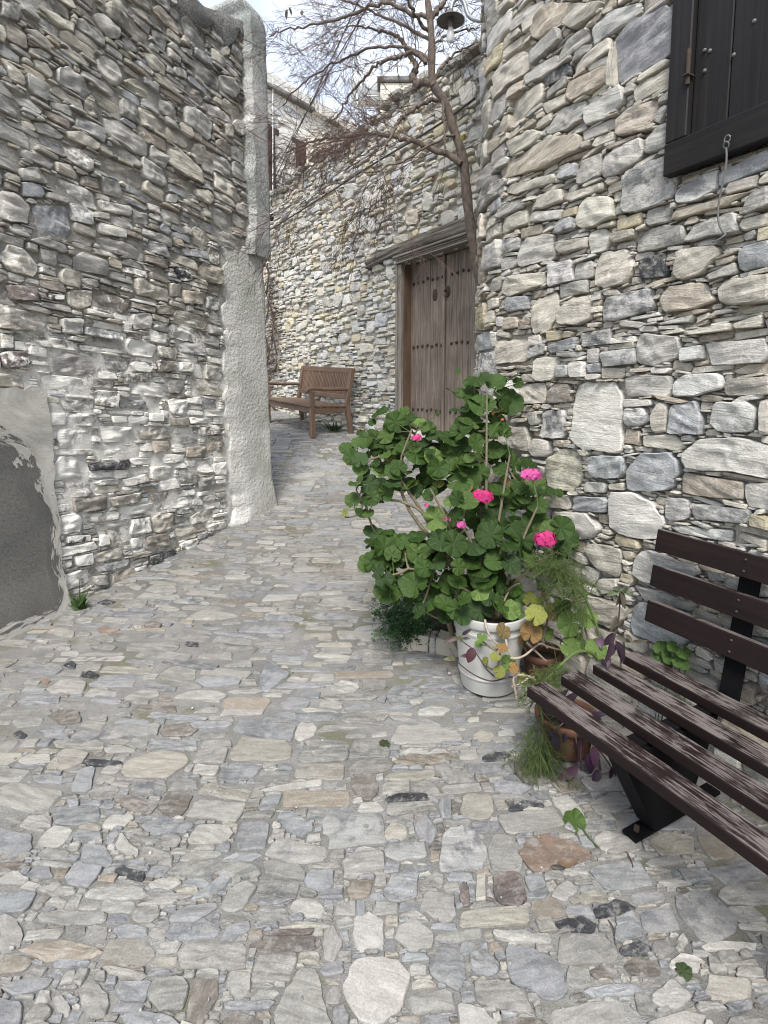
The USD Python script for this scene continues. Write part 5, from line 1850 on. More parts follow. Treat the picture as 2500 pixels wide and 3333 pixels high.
br_, bq_ = lathe([(0.0, -0.155), (0.016, -0.150), (0.027, -0.13), (0.030, -0.11), (0.024, -0.075), (0.016, -0.05), (0.014, -0.04)], 20)
MB().add(br_ * 0.85 + sc_ + [0, 0, 0.01], bq_).build(lamp, "bulb", BULB)
sr_, sq_ = lathe([(0.0, -0.045), (0.016, -0.045), (0.018, -0.02), (0.016, 0.06), (0.0, 0.06)], 16)
MB().add(sr_ + sc_ + [0, 0, 0.01], sq_).build(lamp, "bulb_holder", SHADE)

fh = WD.hit(912, 700, 0.08)
spot = thing("wall_spotlight", "small grey wall spotlight on the pale stone wall near the corner post", "lamp")
t_ = WD.at(1.0, 0, 0) - WD.at(0.0, 0, 0)
n_ = WD.at(1.0, 0, 1.0) - WD.at(1.0, 0, 0)
c0 = WD.at(fh[0], fh[1], 0.02)
m = trimesh.creation.cylinder(0.05, 0.03, sections=20)
m.apply_transform(frame_matrix(c0, t_, np.cross(n_, t_), n_))
MB().tm(m).build(spot, "wall_plate", STEEL)
MB().add(*tube(spline([c0, c0 + n_ * 0.09 + np.array([0, 0, 0.01]), c0 + n_ * 0.13 + t_ * 0.12], 12), 0.010, 8)).build(spot, "arm", STEEL)
m = trimesh.creation.cone(0.055, 0.12, sections=24)
ax = t_ * 0.9 - np.array([0, 0, 0.2])
ax /= np.linalg.norm(ax)
y_ = np.cross([0, 0, 1], ax)
y_ /= np.linalg.norm(y_)
m.apply_transform(frame_matrix(c0 + n_ * 0.13 + t_ * 0.20, np.cross(y_, ax), y_, -ax))
MB().tm(m).build(spot, "lamp_head", BLACK)

wires = [((1234, -40, 4.6), (1040, 290, 6.4), (868, 606, 8.6), "black overhead cable crossing the sky, rightmost of the crossing pair"),
         ((1186, -40, 4.6), (1020, 320, 6.4), (866, 640, 8.6), "black overhead cable crossing the sky left of its twin")]
for a, b, c, lab in wires:
    pts = spline([at(*a), at(*b), at(*c)], 30)
    MB().add(*tube(pts, 0.0055, 6)).build("/World", "overhead_cable", CABLE, label=lab, cat="cable", group="overhead cables")
hs = [WD.hit(*k, 0.03) for k in ((1551, 322), (1400, 425), (1245, 520), (1100, 610), (990, 682), (880, 748), (868, 757))]
pts = spline([WD.at(a, b - 0.01 * (i % 2), 0.05) for i, (a, b) in enumerate(hs)], 60)
MB().add(*tube(pts, 0.010, 6)).build("/World", "wall_cable", CABLE, label="black cable clipped across the pale stone wall above the door", cat="cable")

# ------------------------------------------------------------------ slatted bench in the foreground
from scipy.spatial.transform import Rotation
_rb1 = Rotation.from_euler("zyx", [0.4723, -0.0205, 0.0301])
NBO = np.array([0.4994, 1.8293, EYE - 1.0397])


def NB(s, c, n):
    """s along the bench towards the camera, c towards the wall, n up."""
    return NBO + _rb1.apply([c, -s, n])


bench = thing("slatted_bench", "dark brown slatted bench with worn seat and black steel legs against the right wall", "bench")
SW, SP, ST, BL = 0.083, 0.1563, 0.036, 1.62


def bslat(name, s0, s1, c, n, w, h, tilt=0.0, r=0.003, parent=bench, **kw):
    """A bench board of width w (across) and height h with its top front edge at c, n."""
    ax = _rb1.apply([math.cos(tilt), 0, math.sin(tilt)])
    up = _rb1.apply([-math.sin(tilt), 0, math.cos(tilt)])
    o = lambda s: NB(s, c, n) + ax * w / 2 - up * h / 2
    return plank(parent, name, o(s0), o(s1), w, h, PAINTED, up=up, r=r, **kw)


for k in range(4):
    bslat("seat_slat", 0.003 * k, BL - 0.002 * k, SP * k, 0.0, SW, ST)
rec = 0.1744
BC0, BN0, BH, BP = 0.6543, 0.4712, 0.084, 0.1407
for k in range(3):
    c = BC0 - math.sin(rec) * BP * k
    n = BN0 - math.cos(rec) * BP * k
    bslat("back_slat", 0.004 * k - 0.004, BL, c, n, 0.036, BH, tilt=-rec)
for s in (0.335, 1.27):
    # upright bar behind the back boards, bent under the seat
    top = NB(s, BC0 + 0.043, BN0 - 0.030)
    low = NB(s, BC0 + 0.043 - math.sin(rec) * 0.50, BN0 - 0.030 - math.cos(rec) * 0.50)
    axc = _rb1.apply([math.cos(rec), 0, -math.sin(rec)])
    MB().tm(bar(top, low, 0.068, 0.012, up=axc, r=0.002)).build(bench, "back_support", BLACK)
    MB().tm(bar(NB(s, 0.02, -ST - 0.007), NB(s, 0.60, -ST - 0.007), 0.05, 0.012, up=_rb1.apply([0, 0, 1]), r=0.002)).build(bench, "seat_bearer", BLACK)
    gz_ = float(ground_z(*NB(s, 0.3, 0)[:2])) + 0.012 - NBO[2]
    t_ = 0.012
    P = [(0.04, -ST - 0.014), (0.50, -ST - 0.014), (0.36, gz_ + 0.012), (0.21, gz_ + 0.012)]
    c8 = [NB(s - 0.035, P[3][0], P[3][1]), NB(s - 0.035, P[2][0], P[2][1]), NB(s + 0.035, P[2][0], P[2][1]), NB(s + 0.035, P[3][0], P[3][1]),
          NB(s - 0.035, P[0][0], P[0][1]), NB(s - 0.035, P[1][0], P[1][1]), NB(s + 0.035, P[1][0], P[1][1]), NB(s + 0.035, P[0][0], P[0][1])]
    v, f, n = hexa(c8)
    MB().add(v, f, n).build(bench, "leg", BLACK)
    ft = emit
    f0, f1 = NB(s, 0.13, gz_ + 0.004), NB(s, 0.56, gz_ + 0.004)
    mb = MB().tm(bar(f0, f1, 0.052, 0.012, up=_rb1.apply([0, 0, 1]), r=0.002))
    mb.build(bench, "foot_bar", BLACK)
    m = trimesh.creation.cylinder(0.009, 0.016, sections=6)
    m.apply_translation(NB(s, 0.165, gz_ + 0.017))
    MB().tm(m).build(bench, "bolt", IRON)
    for k in range(3):
        for e in (0.022, 0.062):
            m = trimesh.creation.icosphere(1, 0.0045)
            cc = BC0 - math.sin(rec) * (BP * k + e)
            nn = BN0 - math.cos(rec) * (BP * k + e)
            m.apply_translation(NB(s + 0.0, cc - 0.001, nn))
            MB().tm(m, True).build(bench, "bolt", IRON)

# ------------------------------------------------------------------ garden bench by the far wall
_rb2 = Rotation.from_euler("zyx", [0.575, 0.0, 0.063])
FBO = np.array([-0.788, 6.605, EYE - 0.578]) + np.array([-0.829, -0.559, 0.0]) * 0.075
FK = 0.893
fb = thing("garden_bench", "brown teak garden bench with armrests and slatted back by the pale wall", "bench")


def FB(a, b, c):
    """a along the bench (0 = near end), b from front to back, c up."""
    return FBO + _rb2.apply([b * FK, a * FK, c * FK])


FX, FZ = _rb2.apply([1, 0, 0]), _rb2.apply([0, 0, 1])
FL, FW = 1.577, 0.54


def fbar(name, p, q, w, h, up=None, r=0.004):
    return plank(fb, name, FB(*p), FB(*q), w * FK, h * FK, TEAK, up=FZ if up is None else up, r=r)


for a in (0.0, FL):
    fbar("front_leg", (a, 0.0, -0.01), (a, 0.0, 0.60), 0.062, 0.062, up=FX)
    # back leg: splayed below the seat, leaning back above it
    fbar("back_leg", (a, FW + 0.045, -0.01), (a, FW - 0.012, 0.42), 0.060, 0.060, up=FX)
    fbar("back_leg", (a, FW - 0.012, 0.41), (a, FW + 0.085, 0.895), 0.060, 0.060, up=FX)
    pts = spline([FB(a, -0.085, 0.598), FB(a, -0.06, 0.622), FB(a, 0.1, 0.634), FB(a, 0.3, 0.622), FB(a, FW + 0.0, 0.612)], 14)
    v, f, n = tube(pts, 0.026 * FK, 10)
    # flattened round armrest
    c_ = pts.mean(0)
    emit(fb, "armrest", v, f, TEAK, n, {"stone_tc": v + 3.0})
    fbar("side_rail", (a, 0.03, 0.345), (a, FW - 0.03, 0.345), 0.028, 0.085)
fbar("front_rail", (0.03, 0.004, 0.35), (FL - 0.03, 0.004, 0.35), 0.03, 0.075)
for k in range(6):
    b = -0.012 + k * 0.094
    fbar("seat_slat", (-0.028 if k else -0.028, b, 0.408 - 0.004 * k), (FL + 0.028, b, 0.408 - 0.004 * k), 0.074, 0.022)
tb = lambda c: FW - 0.012 + (c - 0.42) * 0.097 / 0.48
fbar("top_rail", (0.03, tb(0.862), 0.862), (FL - 0.03, tb(0.862), 0.862), 0.030, 0.072)
fbar("lower_back_rail", (0.03, tb(0.500), 0.500), (FL - 0.03, tb(0.500), 0.500), 0.028, 0.062)
for k in range(31):
    a = 0.075 + (FL - 0.15) * k / 30
    fbar("back_spindle", (a, tb(0.53) + 0.002, 0.528), (a, tb(0.83) + 0.002, 0.83), 0.026, 0.014, up=FX, r=0.003)

# ------------------------------------------------------------------ bucket, flower pots, planter edge
def on_plane(px, py, z):
    d = ray(px, py)
    return ORG + d * ((z - EYE) / d[2])


bf = on_ground(1585, 2279)
BR = 93 / FOC * bf[1] * 1.06
BC = bf + np.array([BR * 0.30, BR * 0.96, 0.0]) * 1.0
BC[0] = bf[0] + 0.03
BC[2] = float(ground_z(BC[0], BC[1])) + 0.004
BT = BR * 1.32
BHt = 0.37
buck = thing("plastic_bucket", "white plastic bucket planted with the big geranium", "bucket", loc=BC)
rr_ = lambda z: BR + (BT - BR) * z / BHt
pf = [(0.0, 0.0), (BR - 0.012, 0.0), (BR, 0.008), (rr_(0.075), 0.075), (rr_(0.078) + 0.006, 0.078), (rr_(0.086) + 0.006, 0.086), (rr_(0.089), 0.090), (rr_(0.24), 0.24), (rr_(0.29), 0.285), (rr_(0.292) + 0.005, 0.290), (rr_(0.30) + 0.005, 0.300), (rr_(0.305), 0.304), (rr_(0.335), 0.330), (BT + 0.008, 0.333), (BT + 0.009, BHt - 0.003), (BT + 0.005, BHt), (BT - 0.004, BHt), (BT - 0.006, BHt - 0.05)]
v, q = lathe(pf, 64)
MB().add(v, q).build(buck, "shell", PLASTIC)
SOIL = mortar_look("soil_look", (0.035, 0.028, 0.022), (0.075, 0.060, 0.048), speck=0.5)
v, q = lathe([(BT - 0.005, BHt - 0.045), (BT * 0.6, BHt - 0.03), (0.0, BHt - 0.028)], 32)
v[:, 2] += (meshkit.fbm(v * 30, 3, 4) - 0.5) * 0.02
MB().add(v, q).build(buck, "soil", SOIL)


def pot(name, label, c, r0, r1, h, tilt=0.0):
    p = thing(name, label, "flower pot", group="terracotta pots by the bench", loc=(c[0], c[1], float(ground_z(c[0], c[1])) + 0.003))
    pf = [(0.0, 0.0), (r0 - 0.006, 0.0), (r0, 0.008), (r0 + (r1 - r0) * 0.8, h * 0.80), (r1, h * 0.81), (r1 + 0.012, h * 0.83), (r1 + 0.014, h - 0.005), (r1 + 0.008, h), (r1 - 0.006, h), (r1 - 0.012, h - 0.06)]
    v, q = lathe(pf, 44)
    MB().add(v, q).build(p, "body", TERRA)
    v, q = lathe([(r1 - 0.010, h - 0.045), (r1 * 0.5, h - 0.035), (0.0, h - 0.033)], 24)
    MB().add(v, q).build(p, "soil", SOIL)
    return p


pc1 = on_ground(1845, 2500)
PC1 = pc1 + np.array([0.03, 0.105, 0])
PC2 = np.array([BC[0] + 0.255, BC[1] + 0.03, 0])
pot("flower_pot", "terracotta pot under the slatted bench with purple leaves hanging before it", PC1, 0.088, 0.110, 0.150)
pot("flower_pot", "terracotta pot with dry stems between the white bucket and the bench", PC2, 0.065, 0.090, 0.15)
# planter edge: two cut blocks with a mortar joint, soil behind
edge = thing("planter_edging", "low edging of pale cut stone blocks left of the white bucket", "edging")
e0, e1 = on_ground(1303, 2112), on_ground(1500, 2142)
dx = e1 - e0
dx /= np.linalg.norm(dx)
dn = np.array([-dx[1], dx[0], 0])
HE = 0.085
erng = np.random.default_rng(9)


def eblock(name, a, b, o, t, mat, h=HE, top=0.0):
    L = b - a
    m = rbox((L, t, h + 0.05), 0.008)
    m = m.subdivide().subdivide()
    m.vertices += (meshkit.noise(m.vertices * 22 + a * 9, 3)[:, None] - 0.5) * 0.012
    c = e0 + dx * (a + b) / 2 + dn * (o + t / 2)
    m.apply_transform(frame_matrix(np.array([c[0], c[1], float(ground_z(c[0], c[1])) + (h - 0.05) / 2 + top]), dx, dn, np.array([0, 0, 1.0])))
    MB().tm(m, 35).build(edge, name, mat)


LIMEST = mortar_look("cut_limestone_look", (0.36, 0.33, 0.265), (0.48, 0.45, 0.38), speck=0.15, bump=0.5)
eblock("edging_block", 0.0, 0.150, 0.0, 0.11, LIMEST)
eblock("mortar_joint", 0.151, 0.185, 0.006, 0.10, MORTAR, h=HE - 0.006)
eblock("edging_block", 0.186, 0.36, 0.0, 0.11, LIMEST, h=HE - 0.005)
eblock("edging_block", -0.03, 0.10, 0.112, 0.15, LIMEST, h=HE - 0.01)
m = rbox((0.62, 0.46, 0.10), 0.02)
c = e0 + dx * 0.33 + dn * 0.36
m = m.subdivide().subdivide().subdivide()
m.vertices += (meshkit.noise(m.vertices * 18, 5)[:, None] - 0.5) * 0.03
m.apply_transform(frame_matrix(np.array([c[0], c[1], float(ground_z(c[0], c[1])) + 0.015]), dx, dn, np.array([0, 0, 1.0])))
MB().tm(m, 40).build(edge, "planting_soil", SOIL)
print("bucket", BC, BR, "pots", PC1, PC2, "edge", e0, e1)

# ------------------------------------------------------------------ plants
LEAF = usdkit.material(stage, LK + "geranium_leaf_look", {
    "col": ("attribute", {"attribute": "stone_col"}),
    "rt": ("attribute", {"attribute": "leaf_rt"}), "s": ("separate_xyz", {}),
    "fr": ("math", {"math_type": "pingpong", "value2": 0.5}),
    "vw": ("map_range", {"from_min": 0.015, "from_max": 0.075, "to_min": 1.0, "to_max": 0.0, "clamp": True}),
    "vs": ("math", {"math_type": "multiply", "value2": 0.55}),
    "lt": ("vector_math", {"math_type": "multiply_add", "vector2": (1.5, 1.35, 1.5), "vector3": (0.035, 0.045, 0.022)}),
    "x": ("mix", {"mix_type": "mix"}),
    "n": ("noise_texture", {"scale": 5.0, "detail": 5.0, "roughness": 0.6}),
    "nr": ("map_range", {"from_min": 0.3, "from_max": 0.7, "to_min": 0.68, "to_max": 1.28, "clamp": True}),
    "c": ("vector_math", {"math_type": "scale"}),
    "g": ("geometry", {}),
    "n2": ("noise_texture", {"scale": 300.0, "detail": 2.0}),
    "h": ("math", {"math_type": "multiply_add", "value2": -0.7}),
    "b": ("bump", {"strength": 0.5, "distance": 0.004}),
    "p": ("principled_bsdf", {"roughness": 0.58, "specular_ior_level": 0.20}),
    "t": ("translucent_bsdf", {}),
    "ts": ("vector_math", {"math_type": "multiply", "vector2": (1.5, 1.8, 0.7)}),
    "m": ("mix_closure", {"fac": 0.22}),
}, [("rt.vector", "s.vector"), ("s.y", "fr.value1"), ("fr.value", "vw.value"), ("vw.result", "vs.value1"), ("vs.value", "x.fac"), ("col.color", "x.color1"), ("col.color", "lt.vector1"), ("lt.vector", "x.color2"),
    ("rt.vector", "n.vector"), ("n.fac", "nr.value"), ("x.color", "c.vector1"), ("nr.result", "c.scale"), ("c.vector", "p.base_color"), ("c.vector", "ts.vector1"), ("ts.vector", "t.color"),
    ("g.position", "n2.vector"), ("vw.result", "h.value1"), ("n2.fac", "h.value3"), ("h.value", "b.height"), ("b.normal", "p.normal"), ("p.BSDF", "m.closure1"), ("t.BSDF", "m.closure2")], surface="m.closure")
FOLIAGE = usdkit.material(stage, LK + "foliage_look", {
    "col": ("attribute", {"attribute": "stone_col"}),
    "p": ("principled_bsdf", {"roughness": 0.5, "specular_ior_level": 0.35}),
    "t": ("translucent_bsdf", {}),
    "ts": ("vector_math", {"math_type": "multiply", "vector2": (1.3, 1.6, 0.7)}),
    "m": ("mix_closure", {"fac": 0.25}),
}, [("col.color", "p.base_color"), ("col.color", "ts.vector1"), ("ts.vector", "t.color"), ("p.BSDF", "m.closure1"), ("t.BSDF", "m.closure2")], surface="m.closure")
STEM = plain("geranium_stem_look", (0.135, 0.115, 0.075), 0.8, 0.3, 60, 0.4, 0.4)
DRY = plain("dry_stem_look", (0.30, 0.26, 0.21), 0.85, 0.2, 60, 0.3, 0.4)


def leaf_mesh(rng, n=46, rings=5, droop=None):
    """A geranium leaf of radius 1 in the xy plane, its stalk joining at the origin from -y: scalloped lobes, pleated along the veins."""
    th = np.linspace(-np.pi / 2 + 0.10, 1.5 * np.pi - 0.10, n)
    a = (th + np.pi / 2) / (2 * np.pi)
    lob = 7
    r = 0.92 + 0.09 * np.abs(np.cos(lob * np.pi * (a - 0.5))) + 0.03 * np.abs(np.sin(3 * lob * np.pi * a)) + rng.normal(0, 0.012, n)
    r *= 1 - 0.42 * np.exp(-(np.minimum(a, 1 - a) / 0.045) ** 2)
    r *= 1 + 0.10 * np.sin(th)
    fr = np.linspace(0, 1, rings + 1)[1:]
    V, RT = [[0, 0, 0]], [[0, 0.5, 0]]
    cup = rng.uniform(-0.10, 0.22)
    fold = rng.uniform(-0.05, 0.25)
    ph = rng.uniform(0, 6.28)
    so = rng.uniform(0, 30)
    for f in fr:
        x, y = f * r * np.cos(th), f * r * np.sin(th)
        z = cup * f ** 2 + 0.055 * f * np.cos(2 * np.pi * lob * (a - 0.5)) + 0.09 * f ** 2 * np.sin(2 * th + ph) + 0.06 * f ** 2 * np.sin(3 * th + ph * 2) + fold * np.abs(x) * f - 0.10 * f ** 3
        V += list(np.stack([x, y, z], 1))
        RT += list(np.stack([np.full(n, f + so), (a * lob + 0.0), x + so], 1))
    F = [[0, 1 + k, 2 + k] for k in range(n - 1)]
    for i in range(rings - 1):
        o, p = 1 + i * n, 1 + (i + 1) * n
        for k in range(n - 1):
            F += [[o + k, p + k, p + k + 1], [o + k, p + k + 1, o + k + 1]]
    return np.array(V), np.array(F), np.array(RT)


_lrng = np.random.default_rng(101)
LEAVES = [leaf_mesh(_lrng) for _ in range(14)]


def basis(nrm, spin):
    nrm = nrm / np.linalg.norm(nrm)
    x = np.cross([0.13, 0.22, 0.97], nrm)
    x /= np.linalg.norm(x) + 1e-9
    y = np.cross(nrm, x)
    c, s = math.cos(spin), math.sin(spin)
    return np.stack([x * c + y * s, -x * s + y * c, nrm], 1)


GREENS = [(0.029, 0.060, 0.011), (0.037, 0.073, 0.015), (0.023, 0.048, 0.010), (0.052, 0.090, 0.022)]
TONES = {"g": None, "y": (0.17, 0.185, 0.045), "l": (0.105, 0.165, 0.045), "o": (0.19, 0.115, 0.045), "b": (0.13, 0.095, 0.045), "d": (0.028, 0.054, 0.017)}


def put_leaf(parent, pos, size, nrm, spin, col, rng, name="leaf", **kw):
    v, f, rt = LEAVES[rng.integers(len(LEAVES))]
    B = basis(np.asarray(nrm, float), spin)
    X = (v * size) @ B.T + pos
    return emit(parent, name, X, f, LEAF, smooth_normals(X, f), {"stone_col": np.broadcast_to(np.array(col), X.shape), "leaf_rt": rt}, **kw), B


Z3L = """1180 210 80 g;1040 265 80 g;985 80 55 g;1140 110 60 g;940 190 60 g;1050 65 40 g;890 300 70 d;960 380 75 g;1125 425 75 g;1135 590 60 g;1000 645 50 g;470 315 40 g;500 370 60 g;580 390 40 l;470 450 55 d;340 490 55 g;150 535 45 g;60 580 45 g;210 540 45 g;410 570 60 g;100 640 50 g;160 660 50 d;310 700 60 l;420 735 65 g;170 760 55 d;470 835 85 g;380 830 60 d;300 860 60 d;220 830 60 d;130 840 45 g;110 950 50 g;230 930 60 g;50 1040 26 y;170 1030 40 g;220 1040 35 g;480 590 60 g;530 560 50 g;620 540 45 d;720 490 70 d;810 500 75 g;590 680 60 g;690 640 60 l;800 590 60 g;840 640 60 l;815 690 50 g;640 790 75 g;720 740 60 g;870 800 90 g;940 690 65 g;1030 750 55 g;560 880 50 d;900 560 60 d;1000 540 60 g;1270 690 70 g;1180 720 50 g;1420 840 65 g;1310 840 55 g;1230 810 45 b;1160 890 60 g;1240 950 75 g;1340 920 50 g;1430 970 65 g;830 955 60 l;930 960 65 g;910 1020 55 g;700 1080 80 l;810 1145 85 l;1000 1110 65 g;1130 1060 80 d;1230 1190 85 g;1100 1200 85 g;1420 1100 80 g;970 1270 80 d;740 1240 80 d;1540 1180 70 g;240 1170 45 d;300 1220 60 d;480 1260 50 g;330 1290 70 g;560 1210 60 g;600 1300 60 d;370 640 45 y;930 870 45 o;1150 310 45 o;720 820 45 y"""
Z4L = """210 180 75 g;340 130 45 g;340 210 45 l;440 220 70 g;260 270 60 g;160 330 45 d;280 400 60 g;210 380 50 d;420 410 90 d;450 300 60 g;560 280 50 d;690 180 85 d;820 190 75 d;590 130 70 d;860 310 75 g;960 260 60 g;830 340 45 l;720 450 75 l;850 450 70 l;1000 400 70 g;650 420 60 g;740 520 50 g;920 520 45 d;860 600 75 d;620 550 60 g;730 620 60 d;620 640 45 d;480 560 60 d;430 610 40 d;390 530 45 d;1050 590 60 l;1000 560 50 g;1130 600 50 l;1230 630 75 y;1330 600 80 b;1010 740 60 b;1200 750 75 o;1120 780 45 o;1000 850 45 o;960 910 38 y;1040 950 45 l;1080 980 40 o;980 1010 45 y;890 940 30 y;1470 680 75 l;1500 820 65 y;1570 640 60 l;1640 860 60 l;1190 520 50 y;1300 500 40 b;1440 100 75 g;1390 175 60 d;1160 220 75 g;1060 280 60 d;1080 450 50 g;700 580 60 g;1350 240 70 d;870 770 30 l;850 820 25 l;1250 540 40 y"""


def parse_l(t, ox, oy, k):
    out = []
    for e in t.split(";"):
        a = e.split()
        out.append((ox + float(a[0]) * k, oy + float(a[1]) * k, float(a[2]) * k, a[3]))
    return out


leaves_px = parse_l(Z3L, 1100, 1200, 0.4521) + parse_l(Z4L, 1150, 1700, 0.4822)
ger = thing("geranium", "tall bushy geranium with pink flowers spilling over the white bucket", "plant")
grng = np.random.default_rng(42)
BY = BC[1]


def gdepth(px, py):
    y = BY + 0.12 - 0.30 * (py - 1500) / 600.0
    if px < 1400:
        y += 0.05
    if py > 2000 and px > 1560:
        y = min(y, BY - BT - 0.02)
    return y


stem_nodes = []
pot_top = BC + np.array([0, 0, BHt - 0.04])
allv = []
for (px, py, r, tone) in leaves_px:
    y = gdepth(px, py) + grng.normal(0, 0.05)
    w = WR.hit(px, py, 0.07)
    if w is not None:
        y = min(y, WR.at(w[0], 0, 0.07)[1])
    p = at(px, py, y)
    col = np.array(GREENS[grng.integers(4)]) if TONES[tone] is None else np.array(TONES[tone]) * grng.uniform(0.85, 1.2)
    nrm = np.array([grng.normal(0.0, 0.34) + 0.12 * np.sign(p[0] - BC[0]), -0.62 + grng.normal(0, 0.25), 0.66 + grng.normal(0, 0.25)])
    allv.append((p, r / FOC * y * 1.26 * (0.8 if tone in 'oyb' else 1.0), nrm, col))
base_n = len(allv)
for _ in range(440):                                             # the leaves among, behind and below those
    p, s, nrm, col = allv[grng.integers(base_n)]
    front = grng.uniform() < 0.30
    if col[0] > 0.09 and grng.uniform() < 0.6:
        continue
    q = p + np.array([grng.normal(0, 0.060), -abs(grng.normal(0.0, 0.03)) if front else abs(grng.normal(0.06, 0.07)), min(grng.normal(-0.012, 0.055), 0.035)])
    px_, fw = project(q)
    w = WR.hit(px_[0, 0], px_[0, 1], 0.05)
    if w is not None and q[1] > WR.at(w[0], 0, 0.05)[1]:
        continue
    if px_[0, 1] > 1960 and q[1] < BY and px_[0, 0] < 1700:
        continue
    if px_[0, 0] < 1165:
        continue
    if 1285 < px_[0, 0] < 1475 and 1625 < px_[0, 1] < 1765:      # the gap where the bare stems show
        continue
    if q[2] < float(ground_z(q[0], q[1])) + 0.12:
        continue
    c_ = np.array(GREENS[grng.integers(4)]) * grng.uniform(0.8, 1.15)
    if px_[0, 0] > 1640 and px_[0, 1] > 1960:
        c_ = np.array(TONES["lyg"[grng.integers(3)]] or GREENS[3])
    allv.append((q, min(s, 0.085) * grng.uniform(0.40, 1.1), np.array([grng.normal(0, 0.5), -0.5 + grng.normal(0, 0.35), 0.6 + grng.normal(0, 0.35)]), c_))
# main woody stems
tips = [at(1585, 1290, BY + 0.10), at(1660, 1480, BY + 0.05), at(1340, 1400, BY + 0.12), at(1250, 1480, BY + 0.15), at(1190, 1640, BY + 0.12), at(1400, 1590, BY + 0.02), at(1330, 1850, BY - 0.05), at(1500, 1700, BY - 0.05), at(1640, 1750, BY - 0.08), at(1750, 1650, BY - 0.05), at(1800, 1800, BY - 0.05), at(1560, 1500, BY + 0.12), at(1690, 1900, BY - 0.15)]
stems = []
root2 = at(1480, 1990, BY + 0.16)
root2[2] = float(ground_z(root2[0], root2[1])) + 0.05
for k, t in enumerate(tips):
    b = pot_top + np.array([grng.normal(0, 0.03), grng.normal(0, 0.03), 0])
    rad = 0.010
    mid = [b * 0.6 + t * 0.4 + np.array([0, 0, 0.05])]
    if k in (2, 3, 4):
        b = root2 + np.array([0.02 * k, 0, 0])
        mid = [at(1448, 1800, BY + 0.12), at(1355 + 12 * k, 1725 - 30 * (k - 2), BY + 0.12)] if k < 4 else [at(1446, 1800, BY + 0.10), at(1400, 1660 + 30, BY + 0.10), at(1330, 1640, BY + 0.11)]
        rad = 0.016
    pts = spline([b, *mid, t], 14)
    stems.append(pts)
    MB().add(*tube(pts, np.linspace(rad, 0.0045, 14), 8)).build(ger, "stem", STEM)
SP_ = np.vstack(stems)
for it in range(3):                                              # side shoots reach the leaves that stand far from a stem
    P_ = np.array([a[0] for a in allv[:base_n]])
    dist = np.array([np.linalg.norm(SP_ - p, axis=1).min() for p in P_])
    order = np.argsort(-dist)
    for i in order[:26]:
        p = P_[i] - np.array([0, -0.02, 0.025])
        k = np.linalg.norm(SP_ - p, axis=1)
        if k.min() < 0.075:
            continue
        d = SP_[k.argmin()]
        pts = spline([d, d * 0.45 + p * 0.55 + np.array([0, 0.01, -0.12 * k.min()]), p], 9)
        MB().add(*tube(pts, np.linspace(0.0065, 0.0035, 9), 7)).build(ger, "stem", STEM)
        SP_ = np.vstack([SP_, pts])
pet = MB()
PETC = np.array([0.075, 0.115, 0.040])
for (p, s, nrm, col) in allv:
    d = SP_[np.argmin(np.linalg.norm(SP_ - (p - [0, 0, 0.03]), axis=1))]
    to = d - p
    n_ = nrm / np.linalg.norm(nrm)
    # the stalk joins on the side of the stem
    B0 = basis(n_, 0.0)
    a = to @ B0[:, 0], to @ B0[:, 1]
    spin = math.atan2(a[1], a[0]) + math.pi / 2 + grng.normal(0, 0.35)
    put_leaf(ger, p, s, n_, spin, col, grng)
    if np.linalg.norm(to) < 0.45:
        m_ = (p + d) / 2 + np.array([0, 0, -0.15 * np.linalg.norm(to)]) * 0.3
        V, F, N = tube(spline([p - n_ * 0.002, m_, d], 6), [0.0016, 0.0018, 0.0019, 0.002, 0.0022, 0.0026], 5, cap=False)
        pet.add(V, F, N, {"stone_col": PETC})
pet.build(ger, "leaf_stalks", FOLIAGE, kind="stuff")
# flower heads
PETAL = usdkit.material(stage, LK + "petal_look", {
    "a": ("attribute", {"attribute": "stone_col"}), "p": ("principled_bsdf", {"roughness": 0.55, "specular_ior_level": 0.25}), "t": ("translucent_bsdf", {}), "m": ("mix_closure", {"fac": 0.3})},
    [("a.color", "p.base_color"), ("a.color", "t.color"), ("p.BSDF", "m.closure1"), ("t.BSDF", "m.closure2")], surface="m.closure")


def floret(rng, c, ax, size, col):
    mb = MB()
    B = basis(ax, rng.uniform(0, 6.28))
    for k in range(5):
        a = 2 * np.pi * k / 5
        n = 7
        t = np.linspace(0, 1, n)
        w = 0.42 * np.sin(np.pi * np.clip(t, 0, 1) ** 0.75 * 0.86 + 0.08)
        L = np.stack([t, w, 0.35 * t - 0.30 * t ** 2], 1)
        R = np.stack([t, -w, 0.35 * t - 0.30 * t ** 2], 1)
        V = np.vstack([L, R]) * size
        V = np.stack([V[:, 0] * math.cos(a) - V[:, 1] * math.sin(a), V[:, 0] * math.sin(a) + V[:, 1] * math.cos(a), V[:, 2]], 1) @ B.T + c
        i = np.arange(n - 1)
        mb.add(V, np.stack([i, i + n, i + n + 1, i + 1], 1), pv={"stone_col": np.array(col) * rng.uniform(0.85, 1.12)})
    return mb


